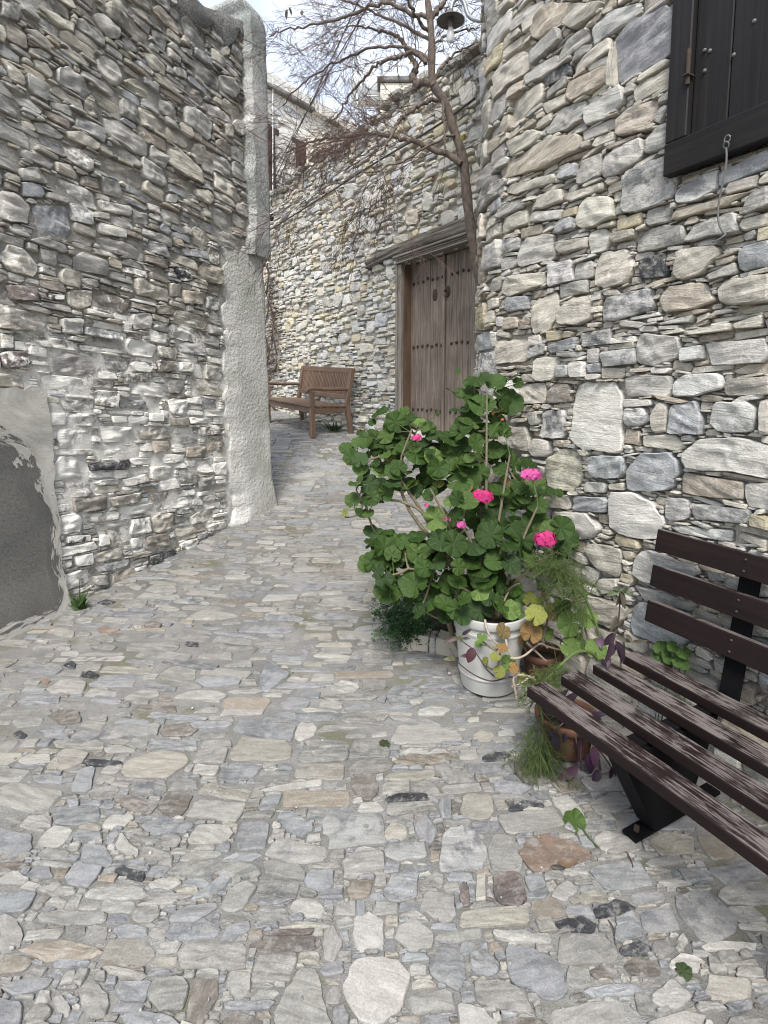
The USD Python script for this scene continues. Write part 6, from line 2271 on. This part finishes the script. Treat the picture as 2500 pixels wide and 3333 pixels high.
heads = [(1570, 1617, 33, "m"), (1728, 1545, 31, "p"), (1775, 1753, 36, "m"), (1355, 1425, 17, "m"), (1500, 1708, 18, "p"), (1455, 1690, 12, "p"), (1388, 1645, 7, "m"), (1634, 1366, 6, "r")]
PC = {"m": (0.56, 0.045, 0.20), "p": (0.58, 0.10, 0.32), "r": (0.62, 0.10, 0.06)}
for (px, py, r, t) in heads:
    y = gdepth(px, py) - 0.10
    w = WR.hit(px, py, 0.12)
    if w is not None:
        y = min(y, WR.at(w[0], 0, 0.12)[1])
    c = at(px, py, y)
    R_ = r / FOC * y
    h = numbered(ger, "flower_head")
    UsdGeom.Xform.Define(stage, h)
    nf = max(5, int(27 * (r / 33) ** 1.3))
    for k in range(nf):
        if grng.uniform() < 0.16:
            continue
        z = 1 - 1.35 * (k + 0.5) / nf
        a = k * 2.399
        ax = np.array([math.sqrt(max(1 - z * z, 0)) * math.cos(a), math.sqrt(max(1 - z * z, 0)) * math.sin(a), z])
        ax[1] -= 0.15
        floret(grng, c + ax * R_ * np.array([0.86, 0.86, 0.50]) * (1 + grng.normal(0, 0.10)), ax, R_ * 0.50 if r > 10 else R_ * 0.8, np.array(PC[t]) * grng.uniform(0.65, 1.25)).build(h, "floret", PETAL)
    d = SP_[np.argmin(np.linalg.norm(SP_ - (c - [0, 0, 0.1]), axis=1))]
    V, F, N = tube(spline([c - [0, 0, R_ * 0.3], (c + d) / 2 + [0, 0, 0.02], d], 8), 0.0022, 5)
    MB().add(V, F, N, {"stone_col": np.array([0.09, 0.13, 0.05])}).build(h, "flower_stalk", FOLIAGE)

# dry grey stems by the bucket
z4 = lambda x, y, d: at(1150 + x * 0.4822, 1700 + y * 0.4822, d)
dry = thing("dry_geranium_stems", "bare pale woody stems trailing between the bucket and the flower pot", "plant")
fy = BY - BT
for path in ([(1060, 915, fy - 0.05), (1120, 915, fy - 0.05), (1200, 865, fy - 0.02), (1310, 848, fy + 0.06)], [(890, 660, fy + 0.0), (905, 730, fy - 0.03), (940, 790, fy - 0.035), (985, 826, fy - 0.03)], [(1070, 1108, fy - 0.06), (1120, 1095, fy - 0.06), (1170, 1060, fy - 0.05), (1230, 1070, fy - 0.02)], [(1100, 1190, fy - 0.07), (1092, 1130, fy - 0.07), (1088, 1040, fy - 0.06), (1130, 1030, fy - 0.05), (1220, 1040, fy - 0.02)], [(1170, 810, fy), (1220, 860, fy + 0.02), (1300, 935, fy + 0.05)], [(1030, 790, fy - 0.03), (1050, 870, fy - 0.05), (1075, 915, fy - 0.05)]):
    pts = spline([z4(*p) for p in path], 16)
    MB().add(*tube(pts, np.linspace(0.0055, 0.004, 16), 7)).build(dry, "stem", DRY)
prng = np.random.default_rng(8)
for k in range(9):
    b = np.array([PC2[0], PC2[1], float(ground_z(PC2[0], PC2[1])) + 0.17]) + [prng.normal(0, 0.05), prng.normal(0, 0.05), 0]
    t = b + [prng.normal(0, 0.06), prng.normal(-0.02, 0.05), prng.uniform(0.05, 0.14)]
    MB().add(*tube(spline([b, (b + t) / 2 + prng.normal(0, 0.01, 3), t], 7), np.linspace(0.003, 0.002, 7), 5)).build(dry, "stem", DRY)

# dark wandering-jew twig before the bucket
PURPLE = (0.055, 0.026, 0.050)


def blade(rng, a, b, w, col, nrm=None, curl=0.2):
    """A lance-shaped leaf from a to b."""
    a, b = np.array(a, float), np.array(b, float)
    x = b - a
    L = np.linalg.norm(x)
    x /= L
    nrm = np.array([0, -0.8, 0.6]) if nrm is None else np.array(nrm, float)
    nrm = nrm - x * (nrm @ x)
    nrm /= np.linalg.norm(nrm) + 1e-9
    y = np.cross(nrm, x)
    t = np.linspace(0, 1, 12)
    ww = w * np.sin(np.pi * t ** 0.75) ** 0.8 * 0.5 + 0.0004
    mid = a + x * (t * L)[:, None] + nrm * (curl * L * (t - t ** 2) * 1.2)[:, None]
    V = np.vstack([mid + y * ww[:, None] + nrm * (ww * 0.35)[:, None], mid, mid - y * ww[:, None] + nrm * (ww * 0.35)[:, None]])
    i = np.arange(11)
    F = np.vstack([np.stack([i, i + 12, i + 13, i + 1], 1), np.stack([i + 12, i + 24, i + 25, i + 13], 1)])
    return V, F, {"stone_col": np.array(col) * rng.uniform(0.8, 1.25)}


prng = np.random.default_rng(18)
tw = thing("purple_trailing_twig", "thin dark twig with one hanging purple leaf before the white bucket", "plant")
TWG = plain("purple_twig_look", (0.06, 0.04, 0.04), 0.7, 0.3, 50, 0.3)
for path in ([(1085, 1048), (1010, 1055), (940, 1072), (870, 1055), (800, 1020), (740, 975), (700, 935), (680, 900), (650, 850)], [(960, 1045), (900, 990), (830, 885), (800, 850), (765, 825), (735, 800), (715, 765)]):
    MB().add(*tube(spline([z4(*p, fy - 0.045) for p in path], 24), np.linspace(0.0035, 0.002, 24), 6)).build(tw, "stem", TWG)
for (x0, y0, x1, y1, w, c) in ((810, 845, 775, 950, 0.026, (0.06, 0.022, 0.030)), (735, 800, 700, 770, 0.012, (0.09, 0.10, 0.04)), (720, 775, 610, 815, 0.012, (0.06, 0.035, 0.03)), (735, 760, 800, 720, 0.009, (0.03, 0.02, 0.02)), (740, 785, 790, 785, 0.007, (0.03, 0.02, 0.02)), (690, 930, 640, 910, 0.01, (0.10, 0.10, 0.05)), (690, 920, 610, 925, 0.012, (0.09, 0.09, 0.05)), (780, 900, 720, 905, 0.010, (0.06, 0.022, 0.03))):
    V, F, pv = blade(prng, z4(x0, y0, fy - 0.05), z4(x1, y1, fy - 0.06), w * 1.6, c)
    MB().add(V, F, pv=pv).build(tw, "leaf", FOLIAGE)

# purple heart hanging from the pot under the bench
z2 = lambda x, y, d: at(1650 + x * 0.5124, 2100 + y * 0.5124, d)
ph = thing("purple_heart_plant", "purple lance-leaved plant hanging from the pot under the bench", "plant")
hy = PC1[1] - 0.13
cr = np.array([PC1[0] + 0.02, PC1[1] - 0.02, float(ground_z(PC1[0], PC1[1])) + 0.14])
lvs = [(450, 590, 430, 770, 0.048, 0), (545, 640, 555, 775, 0.036, 0), (505, 690, 535, 815, 0.040, 1), (455, 770, 310, 855, 0.036, 0), (440, 860, 500, 960, 0.030, 1), (500, 850, 470, 960, 0.032, 1), (520, 880, 510, 1045, 0.022, 1), (440, 945, 425, 1065, 0.020, 1), (560, 800, 580, 900, 0.026, 1), (600, 830, 625, 960, 0.024, 1), (560, 930, 585, 1025, 0.018, 1), (670, 750, 690, 830, 0.018, 1), (660, 780, 650, 850, 0.022, 1), (590, 790, 545, 870, 0.03, 1), (480, 930, 540, 1000, 0.026, 1), (410, 870, 340, 880, 0.020, 1), (300, 560, 325, 670, 0.030, 2), (365, 560, 360, 620, 0.020, 1), (270, 540, 330, 600, 0.018, 2), (120, 840, 200, 990, 0.026, 2), (210, 960, 180, 1065, 0.020, 1), (215, 970, 225, 1060, 0.016, 1), (630, 860, 600, 930, 0.02, 1), (400, 800, 360, 870, 0.02, 1)]
CL = [(0.085, 0.040, 0.066), (0.032, 0.016, 0.034), (0.016, 0.013, 0.018)]
for (x0, y0, x1, y1, w, c) in lvs:
    y = hy - 0.02 + prng.normal(0, 0.015)
    V, F, pv = blade(prng, z2(x0, y0, y), z2(x1, y1, y - 0.01), w, CL[c], nrm=[prng.normal(0, 0.4), -0.9, 0.3])
    MB().add(V, F, pv=pv).build(ph, "leaf", FOLIAGE)
for path in ([(470, 640), (470, 760), (490, 880), (480, 960)], [(560, 640), (590, 760), (600, 860)], [(440, 600), (460, 690)], [(580, 660), (640, 740), (670, 790)], [(330, 520), (240, 640), (190, 800), (205, 960)]):
    pts = [cr] + [z2(*p, hy + 0.005) for p in path]
    MB().add(*tube(spline(pts, 16), 0.0035, 6)).build(ph, "stem", TWG)

for k in range(16):                                              # leaves over the top of the pot
    a = cr + np.array([prng.normal(0, 0.05), prng.normal(0.0, 0.04), prng.uniform(0.0, 0.03)])
    b = a + np.array([prng.normal(0, 0.06), prng.normal(-0.03, 0.05), prng.uniform(0.0, 0.07)])
    V, F, pv = blade(prng, a, b, 0.028, CL[1], nrm=[prng.normal(0, 0.5), -0.6, 0.6])
    MB().add(V, F, pv=pv).build(ph, "leaf", FOLIAGE)

# fennel: thread-leaved sprays
FEN = np.array([0.095, 0.135, 0.042])


def frond(mb, rng, a, d, L, n=9, col=FEN, sag=0.25, rad=0.0009):
    """One feathery spray from a in direction d."""
    d = d / np.linalg.norm(d)
    t = np.linspace(0, 1, 7)
    pts = a + d * (t * L)[:, None] + np.array([0, 0, -sag * L]) * (t ** 2)[:, None] + rng.normal(0, 0.006, (7, 3)) * t[:, None]
    mb.add(*tube(pts, np.linspace(rad * 1.7, rad, 7), 4, cap=False), {"stone_col": col * rng.uniform(0.8, 1.2)})
    for k in range(n):
        u = 0.15 + 0.85 * k / n
        p = np.array([np.interp(u, t, pts[:, q]) for q in range(3)])
        for _ in range(2):
            e = rng.normal(0, 1, 3)
            e = d * 0.7 + e / np.linalg.norm(e) * 0.9
            e /= np.linalg.norm(e)
            l = L * rng.uniform(0.25, 0.5) * (1 - 0.6 * u)
            q = p + e * l * np.linspace(0, 1, 4)[:, None] + np.array([0, 0, -0.25 * l]) * (np.linspace(0, 1, 4) ** 2)[:, None]
            mb.add(*tube(q, rad * 0.85, 3, cap=False), {"stone_col": col * rng.uniform(0.75, 1.3)})
            for _ in range(3):
                v = rng.uniform(0.3, 1.0)
                w = np.array([np.interp(v, np.linspace(0, 1, 4), q[:, m]) for m in range(3)])
                g = rng.normal(0, 1, 3)
                g = e * 0.9 + g / np.linalg.norm(g) * 0.7
                g /= np.linalg.norm(g)
                mb.add(*tube(np.array([w, w + g * l * 0.45 + [0, 0, -0.003]]), rad * 0.7, 3, cap=False), {"stone_col": col * rng.uniform(0.75, 1.35)})


frng = np.random.default_rng(66)
fen = thing("fennel_plant", "feathery green fennel with a thick bent stem between geranium and bench", "plant")
my = BY - 0.22
sroot = at(1950, 2130, my + 0.05)
stem1 = [at(1953, 2140, my + 0.02), at(1945, 2047, my), at(1915, 1970, my), at(1873, 1893, my - 0.02), at(1830, 1860, my - 0.04), at(1780, 1840, my - 0.06)]
stem2 = [at(1945, 2150, my - 0.05), at(1925, 2126, my - 0.07), at(1880, 2122, my - 0.10), at(1830, 2160, my - 0.14), at(1775, 2205, my - 0.20), at(1745, 2240, my - 0.28), at(1765, 2330, my - 0.33), at(1758, 2450, my - 0.34), at(1750, 2580, my - 0.35)]
for st, r0 in ((stem1, 0.0065), (stem2, 0.0065)):
    V, F, N = tube(spline(st, 30), np.linspace(r0, 0.003, 30), 8)
    MB().add(V, F, N, {"stone_col": np.array([0.115, 0.165, 0.055])}).build(fen, "stem", FOLIAGE)
mb = MB()
S1, S2 = spline(stem1, 30), spline(stem2, 40)
for k in range(60):
    c = at(frng.uniform(1690, 1890), frng.uniform(1800, 1930), my - 0.03 + frng.normal(0, 0.05))
    frond(mb, frng, S1[frng.integers(14, 30)], c - S1[20] + frng.normal(0, 0.05, 3), frng.uniform(0.10, 0.17), 8)
for k in range(40):
    p = S2[frng.integers(14, 24)]
    frond(mb, frng, p, np.array([frng.normal(0, 0.8), -0.3, 0.4 + frng.normal(0, 0.4)]), frng.uniform(0.06, 0.11), 7)
for k in range(60):
    p = S2[frng.integers(24, 40)]
    frond(mb, frng, p, np.array([frng.normal(-0.25, 0.6), -0.25 + frng.normal(0, 0.3), frng.uniform(-1.3, -0.1)]), frng.uniform(0.09, 0.17), 8, col=FEN * 0.85)
mb.build(fen, "fronds", FOLIAGE, kind="stuff")

# tall brown weed at the bench end
wd = thing("wilted_weed", "upright dark weed with wilted brown leaves at the bench end", "plant")
z1 = lambda x, y, d: at(1650 + x * 0.5124, 1650 + y * 0.5124, d)
wy = 1.95
pts = spline([z1(*p, wy) for p in ((610, 1045), (650, 930), (690, 800), (712, 690), (718, 600), (722, 540))], 24)
MB().add(*tube(pts, np.linspace(0.005, 0.0022, 24), 7)).build(wd, "stem", TWG)
lv = [(720, 530, 630, 565, 0.02, 3), (720, 525, 670, 515, 0.018, 3), (722, 525, 800, 560, 0.02, 3), (722, 530, 770, 520, 0.018, 3), (720, 535, 690, 630, 0.024, 4), (724, 535, 735, 640, 0.024, 4), (715, 560, 750, 650, 0.02, 4), (700, 690, 660, 800, 0.018, 4), (690, 760, 760, 800, 0.016, 4), (680, 800, 600, 880, 0.034, 2), (660, 840, 610, 1000, 0.038, 2), (670, 860, 640, 960, 0.034, 2), (690, 850, 740, 990, 0.034, 2), (700, 880, 720, 1020, 0.030, 2), (680, 820, 790, 860, 0.018, 4), (760, 810, 800, 870, 0.014, 4), (650, 950, 640, 1040, 0.016, 2), (585, 830, 600, 900, 0.03, 1), (800, 855, 900, 850, 0.010, 4), (700, 740, 650, 770, 0.012, 4)]
CW = {1: (0.06, 0.03, 0.06), 2: (0.040, 0.024, 0.036), 3: (0.055, 0.075, 0.035), 4: (0.065, 0.055, 0.040)}
for (x0, y0, x1, y1, w, c) in lv:
    V, F, pv = blade(prng, z1(x0, y0, wy), z1(x1, y1, wy - 0.01 + prng.normal(0, 0.015)), w, CW[c], nrm=[prng.normal(0, 0.5), -0.8, 0.4])
    MB().add(V, F, pv=pv).build(wd, "leaf", FOLIAGE)

# young geranium between bench seat and wall
yg = thing("young_geranium", "small leafy geranium seedling growing at the wall behind the bench seat", "plant")
for (x, y, r) in ((985, 905, 55), (1060, 890, 40), (1120, 920, 45), (1095, 975, 50), (1030, 960, 40), (960, 940, 35), (1010, 1000, 40), (1130, 1000, 40)):
    px, py = 1650 + x * 0.5124, 1650 + y * 0.5124
    w = WR.hit(px, py, 0.09)
    yy = WR.at(w[0], 0, 0.09)[1]
    p = at(px, py, yy)
    put_leaf(yg, p, r * 0.5124 / FOC * yy, [prng.normal(-0.2, 0.3), -0.6, 0.7], prng.uniform(0, 6), np.array(GREENS[1]) * 1.15, prng)
    g = np.array([p[0] + prng.normal(0, 0.02), p[1] + 0.01, float(ground_z(p[0], p[1]))])
    V, F, N = tube(spline([p, (p + g) / 2 + [0.01, 0, 0], g], 6), 0.002, 5)
    MB().add(V, F, N, {"stone_col": PETC}).build(yg, "leaf_stalk", FOLIAGE)

# clover in the planter
clv = thing("clover", "low dark green clover spilling over the planter edging left of the bucket", "ground cover")
mb = MB()
crng = np.random.default_rng(31)
for k in range(620):
    px, py = 1150 + 0.4822 * crng.normal(330, 105), 1700 + 0.4822 * crng.normal(650, 75)
    if not (1212 < px < 1440 and 1925 < py < 2125):
        continue
    y = e0[1] + 0.12 - 0.28 * (py - 1960) / 150 + crng.normal(0, 0.03)
    if px > 1300:
        y = max(y, e0[1] - 0.03)
    p = at(px, py, y)
    gz_ = float(ground_z(p[0], p[1]))
    if p[2] < gz_ + 0.012:
        p[2] = gz_ + crng.uniform(0.015, 0.05)
    B = basis(np.array([crng.normal(0, 0.4), -0.4 + crng.normal(0, 0.3), 0.9]), crng.uniform(0, 6))
    col = np.array([0.030, 0.068, 0.024]) * crng.uniform(0.7, 1.5)
    s = crng.uniform(0.010, 0.017)
    for q in range(3):
        a = q * 2.094
        V = np.array([[0, 0, 0], [0.6, -0.42, 0.05], [1.0, -0.25, 0.0], [0.9, 0, -0.03], [1.0, 0.25, 0.0], [0.6, 0.42, 0.05]]) * s
        V = np.stack([V[:, 0] * math.cos(a) - V[:, 1] * math.sin(a), V[:, 0] * math.sin(a) + V[:, 1] * math.cos(a), V[:, 2]], 1) @ B.T + p
        mb.add(V, np.array([[0, 1, 3], [1, 2, 3], [0, 3, 5], [3, 4, 5]]), pv={"stone_col": col})
    b = p + [crng.normal(0, 0.01), 0.02 + crng.normal(0, 0.01), -0.05]
    mb.add(*tube(np.array([p, b]), 0.0008, 3, cap=False), {"stone_col": col})
mb.build(clv, "leaves", FOLIAGE, kind="stuff")

# weeds at the foot of the left wall
for (px, py, s, n, lab) in ((262, 1985, 0.10, 40, "tuft of green weed with a thin dark stalk beside the cement patch"), (597, 1793, 0.035, 16, "small green weed at the wall foot, the one nearest the corner post"), (502, 1838, 0.045, 14, "small green weed at the foot of the left wall, middle of three")):
    w = thing("weed", lab, "plant", "weeds at the foot of the left wall")
    g = on_ground(px, py)
    mb = MB()
    for k in range(n):
        a = prng.uniform(0, 6.28)
        t = g + np.array([math.cos(a) * s * prng.uniform(0.2, 0.8), math.sin(a) * s * prng.uniform(0.2, 0.6), s * prng.uniform(0.4, 1.2)])
        V, F, pv = blade(prng, g + prng.normal(0, 0.01, 3) * [1, 1, 0], t, s * 0.16, (0.050, 0.088, 0.026))
        mb.add(V, F, pv=pv)
    mb.build(w, "leaves", FOLIAGE, kind="stuff")
    if s > 0.09:
        MB().add(*tube(spline([g, g + [0.0, 0, 0.10], g + [0.015, -0.01, 0.20]], 8), 0.0018, 5)).build(w, "stalk", TWG)
wf = thing("weed", "green weed under the garden bench beside its back leg", "plant")
g = FB(0.25, 0.46, 0.0)
mb = MB()
for k in range(30):
    t = g + np.array([prng.normal(0, 0.07), prng.normal(0, 0.05), prng.uniform(0.03, 0.13)])
    V, F, pv = blade(prng, g + prng.normal(0, 0.02, 3) * [1, 1, 0], t, 0.022, (0.040, 0.066, 0.025))
    mb.add(V, F, pv=pv)
mb.build(wf, "leaves", FOLIAGE, kind="stuff")

# fallen leaves and twigs, chips of stone
fl = thing("fallen_leaf", "cut green geranium leaf with long stalk lying before the bench foot", "leaf", "fallen leaves on the street")
p = on_ground(1868, 2690)
put_leaf(fl, p + [0.0, 0, 0.014], 0.040, [-0.55, -0.30, 0.80], 1.2, np.array(GREENS[3]) * 1.05, prng, name="blade")
q = on_ground(1951, 2766)
V, F, N = tube(spline([p + [0.02, -0.01, 0.016], (p + q) / 2 + [0, 0, 0.014], q + [0, 0, 0.006]], 8), 0.0025, 6)
MB().add(V, F, N, {"stone_col": PETC}).build(fl, "stalk", FOLIAGE)
for (px, py, r, c, lab) in ((1251, 2429, 0.022, (0.045, 0.055, 0.025), "small dark green leaf lying alone on the mid street stones"), (2222, 3173, 0.020, (0.04, 0.06, 0.025), "small green leaf on the paving at the lower right")):
    t = thing("fallen_leaf", lab, "leaf", "fallen leaves on the street")
    g = on_ground(px, py)
    put_leaf(t, g + [0, 0, 0.010], r, [prng.normal(0, 0.3), -0.2, 1], prng.uniform(0, 6), c, prng, name="blade")
t = thing("fallen_leaf", "curled dry brown leaf lying on the reddish paving stone", "leaf", "fallen leaves on the street")
g = on_ground(1850, 2822)
V, F, pv = blade(prng, g + [-0.035, 0.0, 0.006], g + [0.035, 0.006, 0.022], 0.022, (0.11, 0.072, 0.045), nrm=[0, -0.5, 0.9], curl=-0.5)
MB().add(V, F, pv=pv).build(t, "blade", FOLIAGE)
V, F, pv = blade(prng, g + [-0.055, -0.006, 0.008], g + [-0.01, -0.01, 0.006], 0.012, (0.03, 0.028, 0.025))
MB().add(V, F, pv=pv).build(t, "dark_tip", FOLIAGE)
for (a, b, lab) in (((1978, 3000), (2002, 3055), "thin black twig lying on the paving below the dark stone"), ((2035, 2775), (2060, 2830), "thin black twig on the paving just below the bench foot")):
    A, B_ = on_ground(*a), on_ground(*b)
    MB().add(*tube(spline([A + [0, 0, 0.005], (A + B_) / 2 + [0.004, 0, 0.008], B_ + [0, 0, 0.005]], 8), 0.0018, 5)).build("/World", "twig", TWG, label=lab, cat="twig", group="twigs on the paving")
mb = MB()
krng = np.random.default_rng(91)
for k in range(420):
    x, y = krng.uniform(-1.6, 1.7), krng.uniform(0.9, 3.4)
    s = krng.uniform(0.0018, 0.006) * (1.5 if krng.uniform() < 0.08 else 1)
    m = trimesh.creation.icosphere(0, s)
    m.vertices *= krng.uniform(0.5, 1.2, 3)
    m.apply_translation([x, y, float(ground_z(x, y)) + s * 0.5 + 0.003])
    v_, f_, n_ = meshkit.arrays(m, False)
    mb.add(v_, f_, None, {"stone_col": np.array([0.30, 0.295, 0.28]) * krng.uniform(0.5, 1.2)})
CHIP = usdkit.material(stage, LK + "chip_look", {"a": ("attribute", {"attribute": "stone_col"}), "p": ("principled_bsdf", {"roughness": 0.9})}, [("a.color", "p.base_color")], surface="p.BSDF")
mb.build("/World", "stone_chips", CHIP, kind="stuff", label="pale grit and stone chips scattered over the street", cat="grit")

# ------------------------------------------------------------------ bare tree and vine
BARK = usdkit.material(stage, LK + "bark_look", {
    "g": ("geometry", {}), "m": ("mapping", {"scale": (1, 1, 0.5)}), "n": ("noise_texture", {"scale": 45.0, "detail": 6.0, "roughness": 0.7}),
    "r": ("rgb_ramp", {"ramp": [(0.3, (0.055, 0.042, 0.036)), (0.75, (0.20, 0.165, 0.14))]}), "b": ("bump", {"strength": 0.8, "distance": 0.008}), "p": ("principled_bsdf", {"roughness": 0.9, "specular_ior_level": 0.2})},
    [("g.position", "m.vector"), ("m.vector", "n.vector"), ("n.fac", "r.fac"), ("r.color", "p.base_color"), ("n.fac", "b.height"), ("b.normal", "p.normal")], surface="p.BSDF")
TWIG = plain("twig_look", (0.085, 0.055, 0.048), 0.8, 0.25, 30, 0.3)
tree = thing("bare_tree", "leafless tree with dense fine twigs rising beside the wooden door", "tree")
trng = np.random.default_rng(55)
TY = 4.55
trunk = [(1590, 1420, TY + 0.05), (1580, 1150, TY + 0.03), (1560, 900, TY), (1532, 738, TY), (1516, 597, TY), (1500, 488, TY - 0.02), (1467, 391, TY - 0.02), (1446, 326, TY - 0.03), (1413, 282, TY - 0.04), (1405, 217, TY - 0.05), (1404, 108, TY - 0.06), (1396, 33, TY - 0.06), (1388, -40, TY - 0.06)]
tr = [at(*k) for k in trunk]
tr[0][2] = float(ground_z(tr[0][0], tr[0][1])) - 0.05
MB().add(*tube(spline(tr, 60), np.interp(np.linspace(0, 1, 60), [0, 0.4, 0.7, 1], [0.054, 0.046, 0.037, 0.022]) * (1 + 0.10 * np.sin(np.arange(60) * 1.7)), 12)).build(tree, "trunk", BARK)
limbs = [
    ([(1500, 534), (1440, 499), (1342, 461), (1267, 439), (1180, 437), (1104, 450), (1039, 456), (990, 467), (930, 500)], 0.026, 0.45),
    ([(1413, 282), (1386, 269), (1348, 266), (1345, 245), (1353, 228), (1337, 179), (1310, 136), (1288, 117), (1245, 103), (1191, 87), (1130, 90)], 0.030, 0.35),
    ([(1386, 206), (1342, 174), (1277, 190), (1234, 206), (1190, 250), (1152, 293), (1104, 369), (1070, 400)], 0.018, 0.25),
    ([(1424, 326), (1390, 333), (1342, 358), (1299, 391), (1277, 434), (1245, 499), (1235, 540)], 0.018, -0.20),
    ([(1402, 54), (1315, 33), (1234, 11), (1158, 43), (1071, 71), (960, 90), (876, 119)], 0.018, 0.30),
    ([(1400, 60), (1429, 27), (1451, 0), (1480, -50)], 0.026, 0.1),
    ([(1413, 260), (1446, 206), (1484, 174), (1543, 146)], 0.014, 0.15),
    ([(1404, 108), (1360, 60), (1330, 10), (1290, -60)], 0.016, -0.2),
    ([(1404, 200), (1300, 150), (1200, 160), (1100, 200), (1000, 260), (920, 340)], 0.014, 0.55),
    ([(1440, 330), (1448, 420), (1446, 500)], 0.010, -0.1),
    ([(1400, 130), (1330, 90), (1240, 50), (1140, 10), (1060, -30)], 0.014, 0.5),
    ([(1480, 440), (1400, 470), (1320, 520), (1200, 560), (1100, 600)], 0.010, -0.3),
    ([(1405, 150), (1450, 120), (1500, 100), (1560, 90)], 0.010, 0.3),
]
segs = []
for path, r0, dy in limbs:
    n = len(path)
    pts = [at(x, y, TY - 0.05 + dy * 1.6 * (k / (n - 1)) ** 1.2) for k, (x, y) in enumerate(path)]
    P = spline(pts, 6 * n)
    P[2:] += trng.normal(0, 0.006, P[2:].shape)
    rad = np.linspace(r0, 0.005, len(P))
    MB().add(*tube(P, rad, 8)).build(tree, "branch", BARK)
    segs.append((P, rad))
tw_ = MB()


def shoot(a, d, L, r, level):
    n = 8 if level < 1 else 6 if level < 2 else 4
    bend = trng.normal(0, 0.16, 3)
    bend[2] -= 0.16 if level < 2 else 0.06
    t = np.linspace(0, 1, n)
    P = a + d * (t * L)[:, None] + bend * (L * t ** 2)[:, None] + np.cumsum(trng.normal(0, 0.007 * L ** 0.5, (n, 3)), 0) * t[:, None]
    tw_.add(*tube(P, np.linspace(r, max(r * 0.5, 0.0012), n), 3, cap=False))
    if level >= 3 or L < 0.05:
        return
    m = {0: 9, 1: 6, 2: 3}[level]
    for k in range(m):
        u = trng.uniform(0.12, 1.0)
        p = np.array([np.interp(u, t, P[:, q]) for q in range(3)])
        e = trng.normal(0, 1, 3)
        e /= np.linalg.norm(e)
        e = d * 0.85 + bend * u + e * 0.62
        e /= np.linalg.norm(e)
        shoot(p, e, L * trng.uniform(0.28, 0.60), max(r * 0.60, 0.0014), level + 1)


for P, rad in segs:
    n = len(P)
    L = np.linalg.norm(np.diff(P, axis=0), axis=1).sum()
    for k in range(int(L / 0.18)):
        i = min(int(n * (0.12 + 0.88 * (k + trng.uniform()) / max(int(L / 0.18), 1))), n - 1)
        d = P[min(i + 2, n - 1)] - P[max(i - 2, 0)]
        d /= np.linalg.norm(d) + 1e-9
        e = trng.normal(0, 1, 3) * [1, 0.8, 1]
        e /= np.linalg.norm(e)
        e = d * 0.85 + e * 0.75 + np.array([-0.14, 0, 0.20])
        e /= np.linalg.norm(e)
        shoot(P[i], e, trng.uniform(0.40, 0.95), max(0.0024, rad[i] * 0.22), 0 if trng.uniform() < 0.6 else 1)
tw_.build(tree, "twigs", TWIG, kind="stuff")
print("twig tris", sum(len(f) for f in tw_.F))
# a few last yellow leaves
mb = MB()
for (px, py) in ((1470, 35), (1482, 60), (1450, 50), (1500, 440), (1512, 435), (1545, 480), (985, 520), (1330, 210), (940, 25), (985, 35), (935, 30)):
    p = at(px, py, TY - 0.1 + (0.6 if px < 1100 else 0))
    V, F, pv = blade(trng, p, p + trng.normal(0, 0.03, 3) + [0, 0, -0.03], 0.03, (0.20, 0.17, 0.05) if px > 1000 else (0.09, 0.06, 0.045))
    mb.add(V, F, pv=pv)
mb.build(tree, "last_leaves", FOLIAGE, kind="stuff")

vine = thing("climbing_vine", "bare twisted vine climbing the pale wall behind the corner post", "plant")
zv = lambda x, y: (840 + x * 0.2411, 1150 + y * 0.2411)
vst = [[zv(190, 760), zv(190, 700), zv(150, 560), zv(112, 300), zv(110, 0), (866, 1080), (872, 1010), (866, 960)], [zv(120, 760), zv(100, 500), zv(70, 250), zv(90, 120), zv(150, -20), (880, 1090), (890, 1040)],
       [zv(20, 260), zv(60, 250), zv(130, 232), zv(200, 220), zv(245, 170), zv(250, 120), zv(230, 40), (896, 1120), (886, 1060), (878, 980)], [(862, 860), (872, 890), (868, 930), (862, 965)]]
VS = []
for k, path in enumerate(vst):
    pts = []
    for (x, y) in path:
        w = WD.hit(x, y, 0.08)
        if w is None:
            continue
        pts.append(WD.at(w[0], w[1], 0.07 + 0.02 * trng.normal()))
    P = spline(pts, 40)
    VS.append(P)
    MB().add(*tube(P, np.linspace(0.020 if k != 1 else 0.012, 0.008, 40), 8)).build(vine, "stem", BARK)
tw_ = MB()
for P in VS:
    for k in range(26):
        i = trng.integers(8, len(P))
        e = trng.normal(0, 1, 3) + [0.5, -0.3, 0.1]
        e /= np.linalg.norm(e)
        shoot(P[i], e, trng.uniform(0.15, 0.38), 0.003, 1)
mb = tw_
mb.build(vine, "twigs", TWIG, kind="stuff")
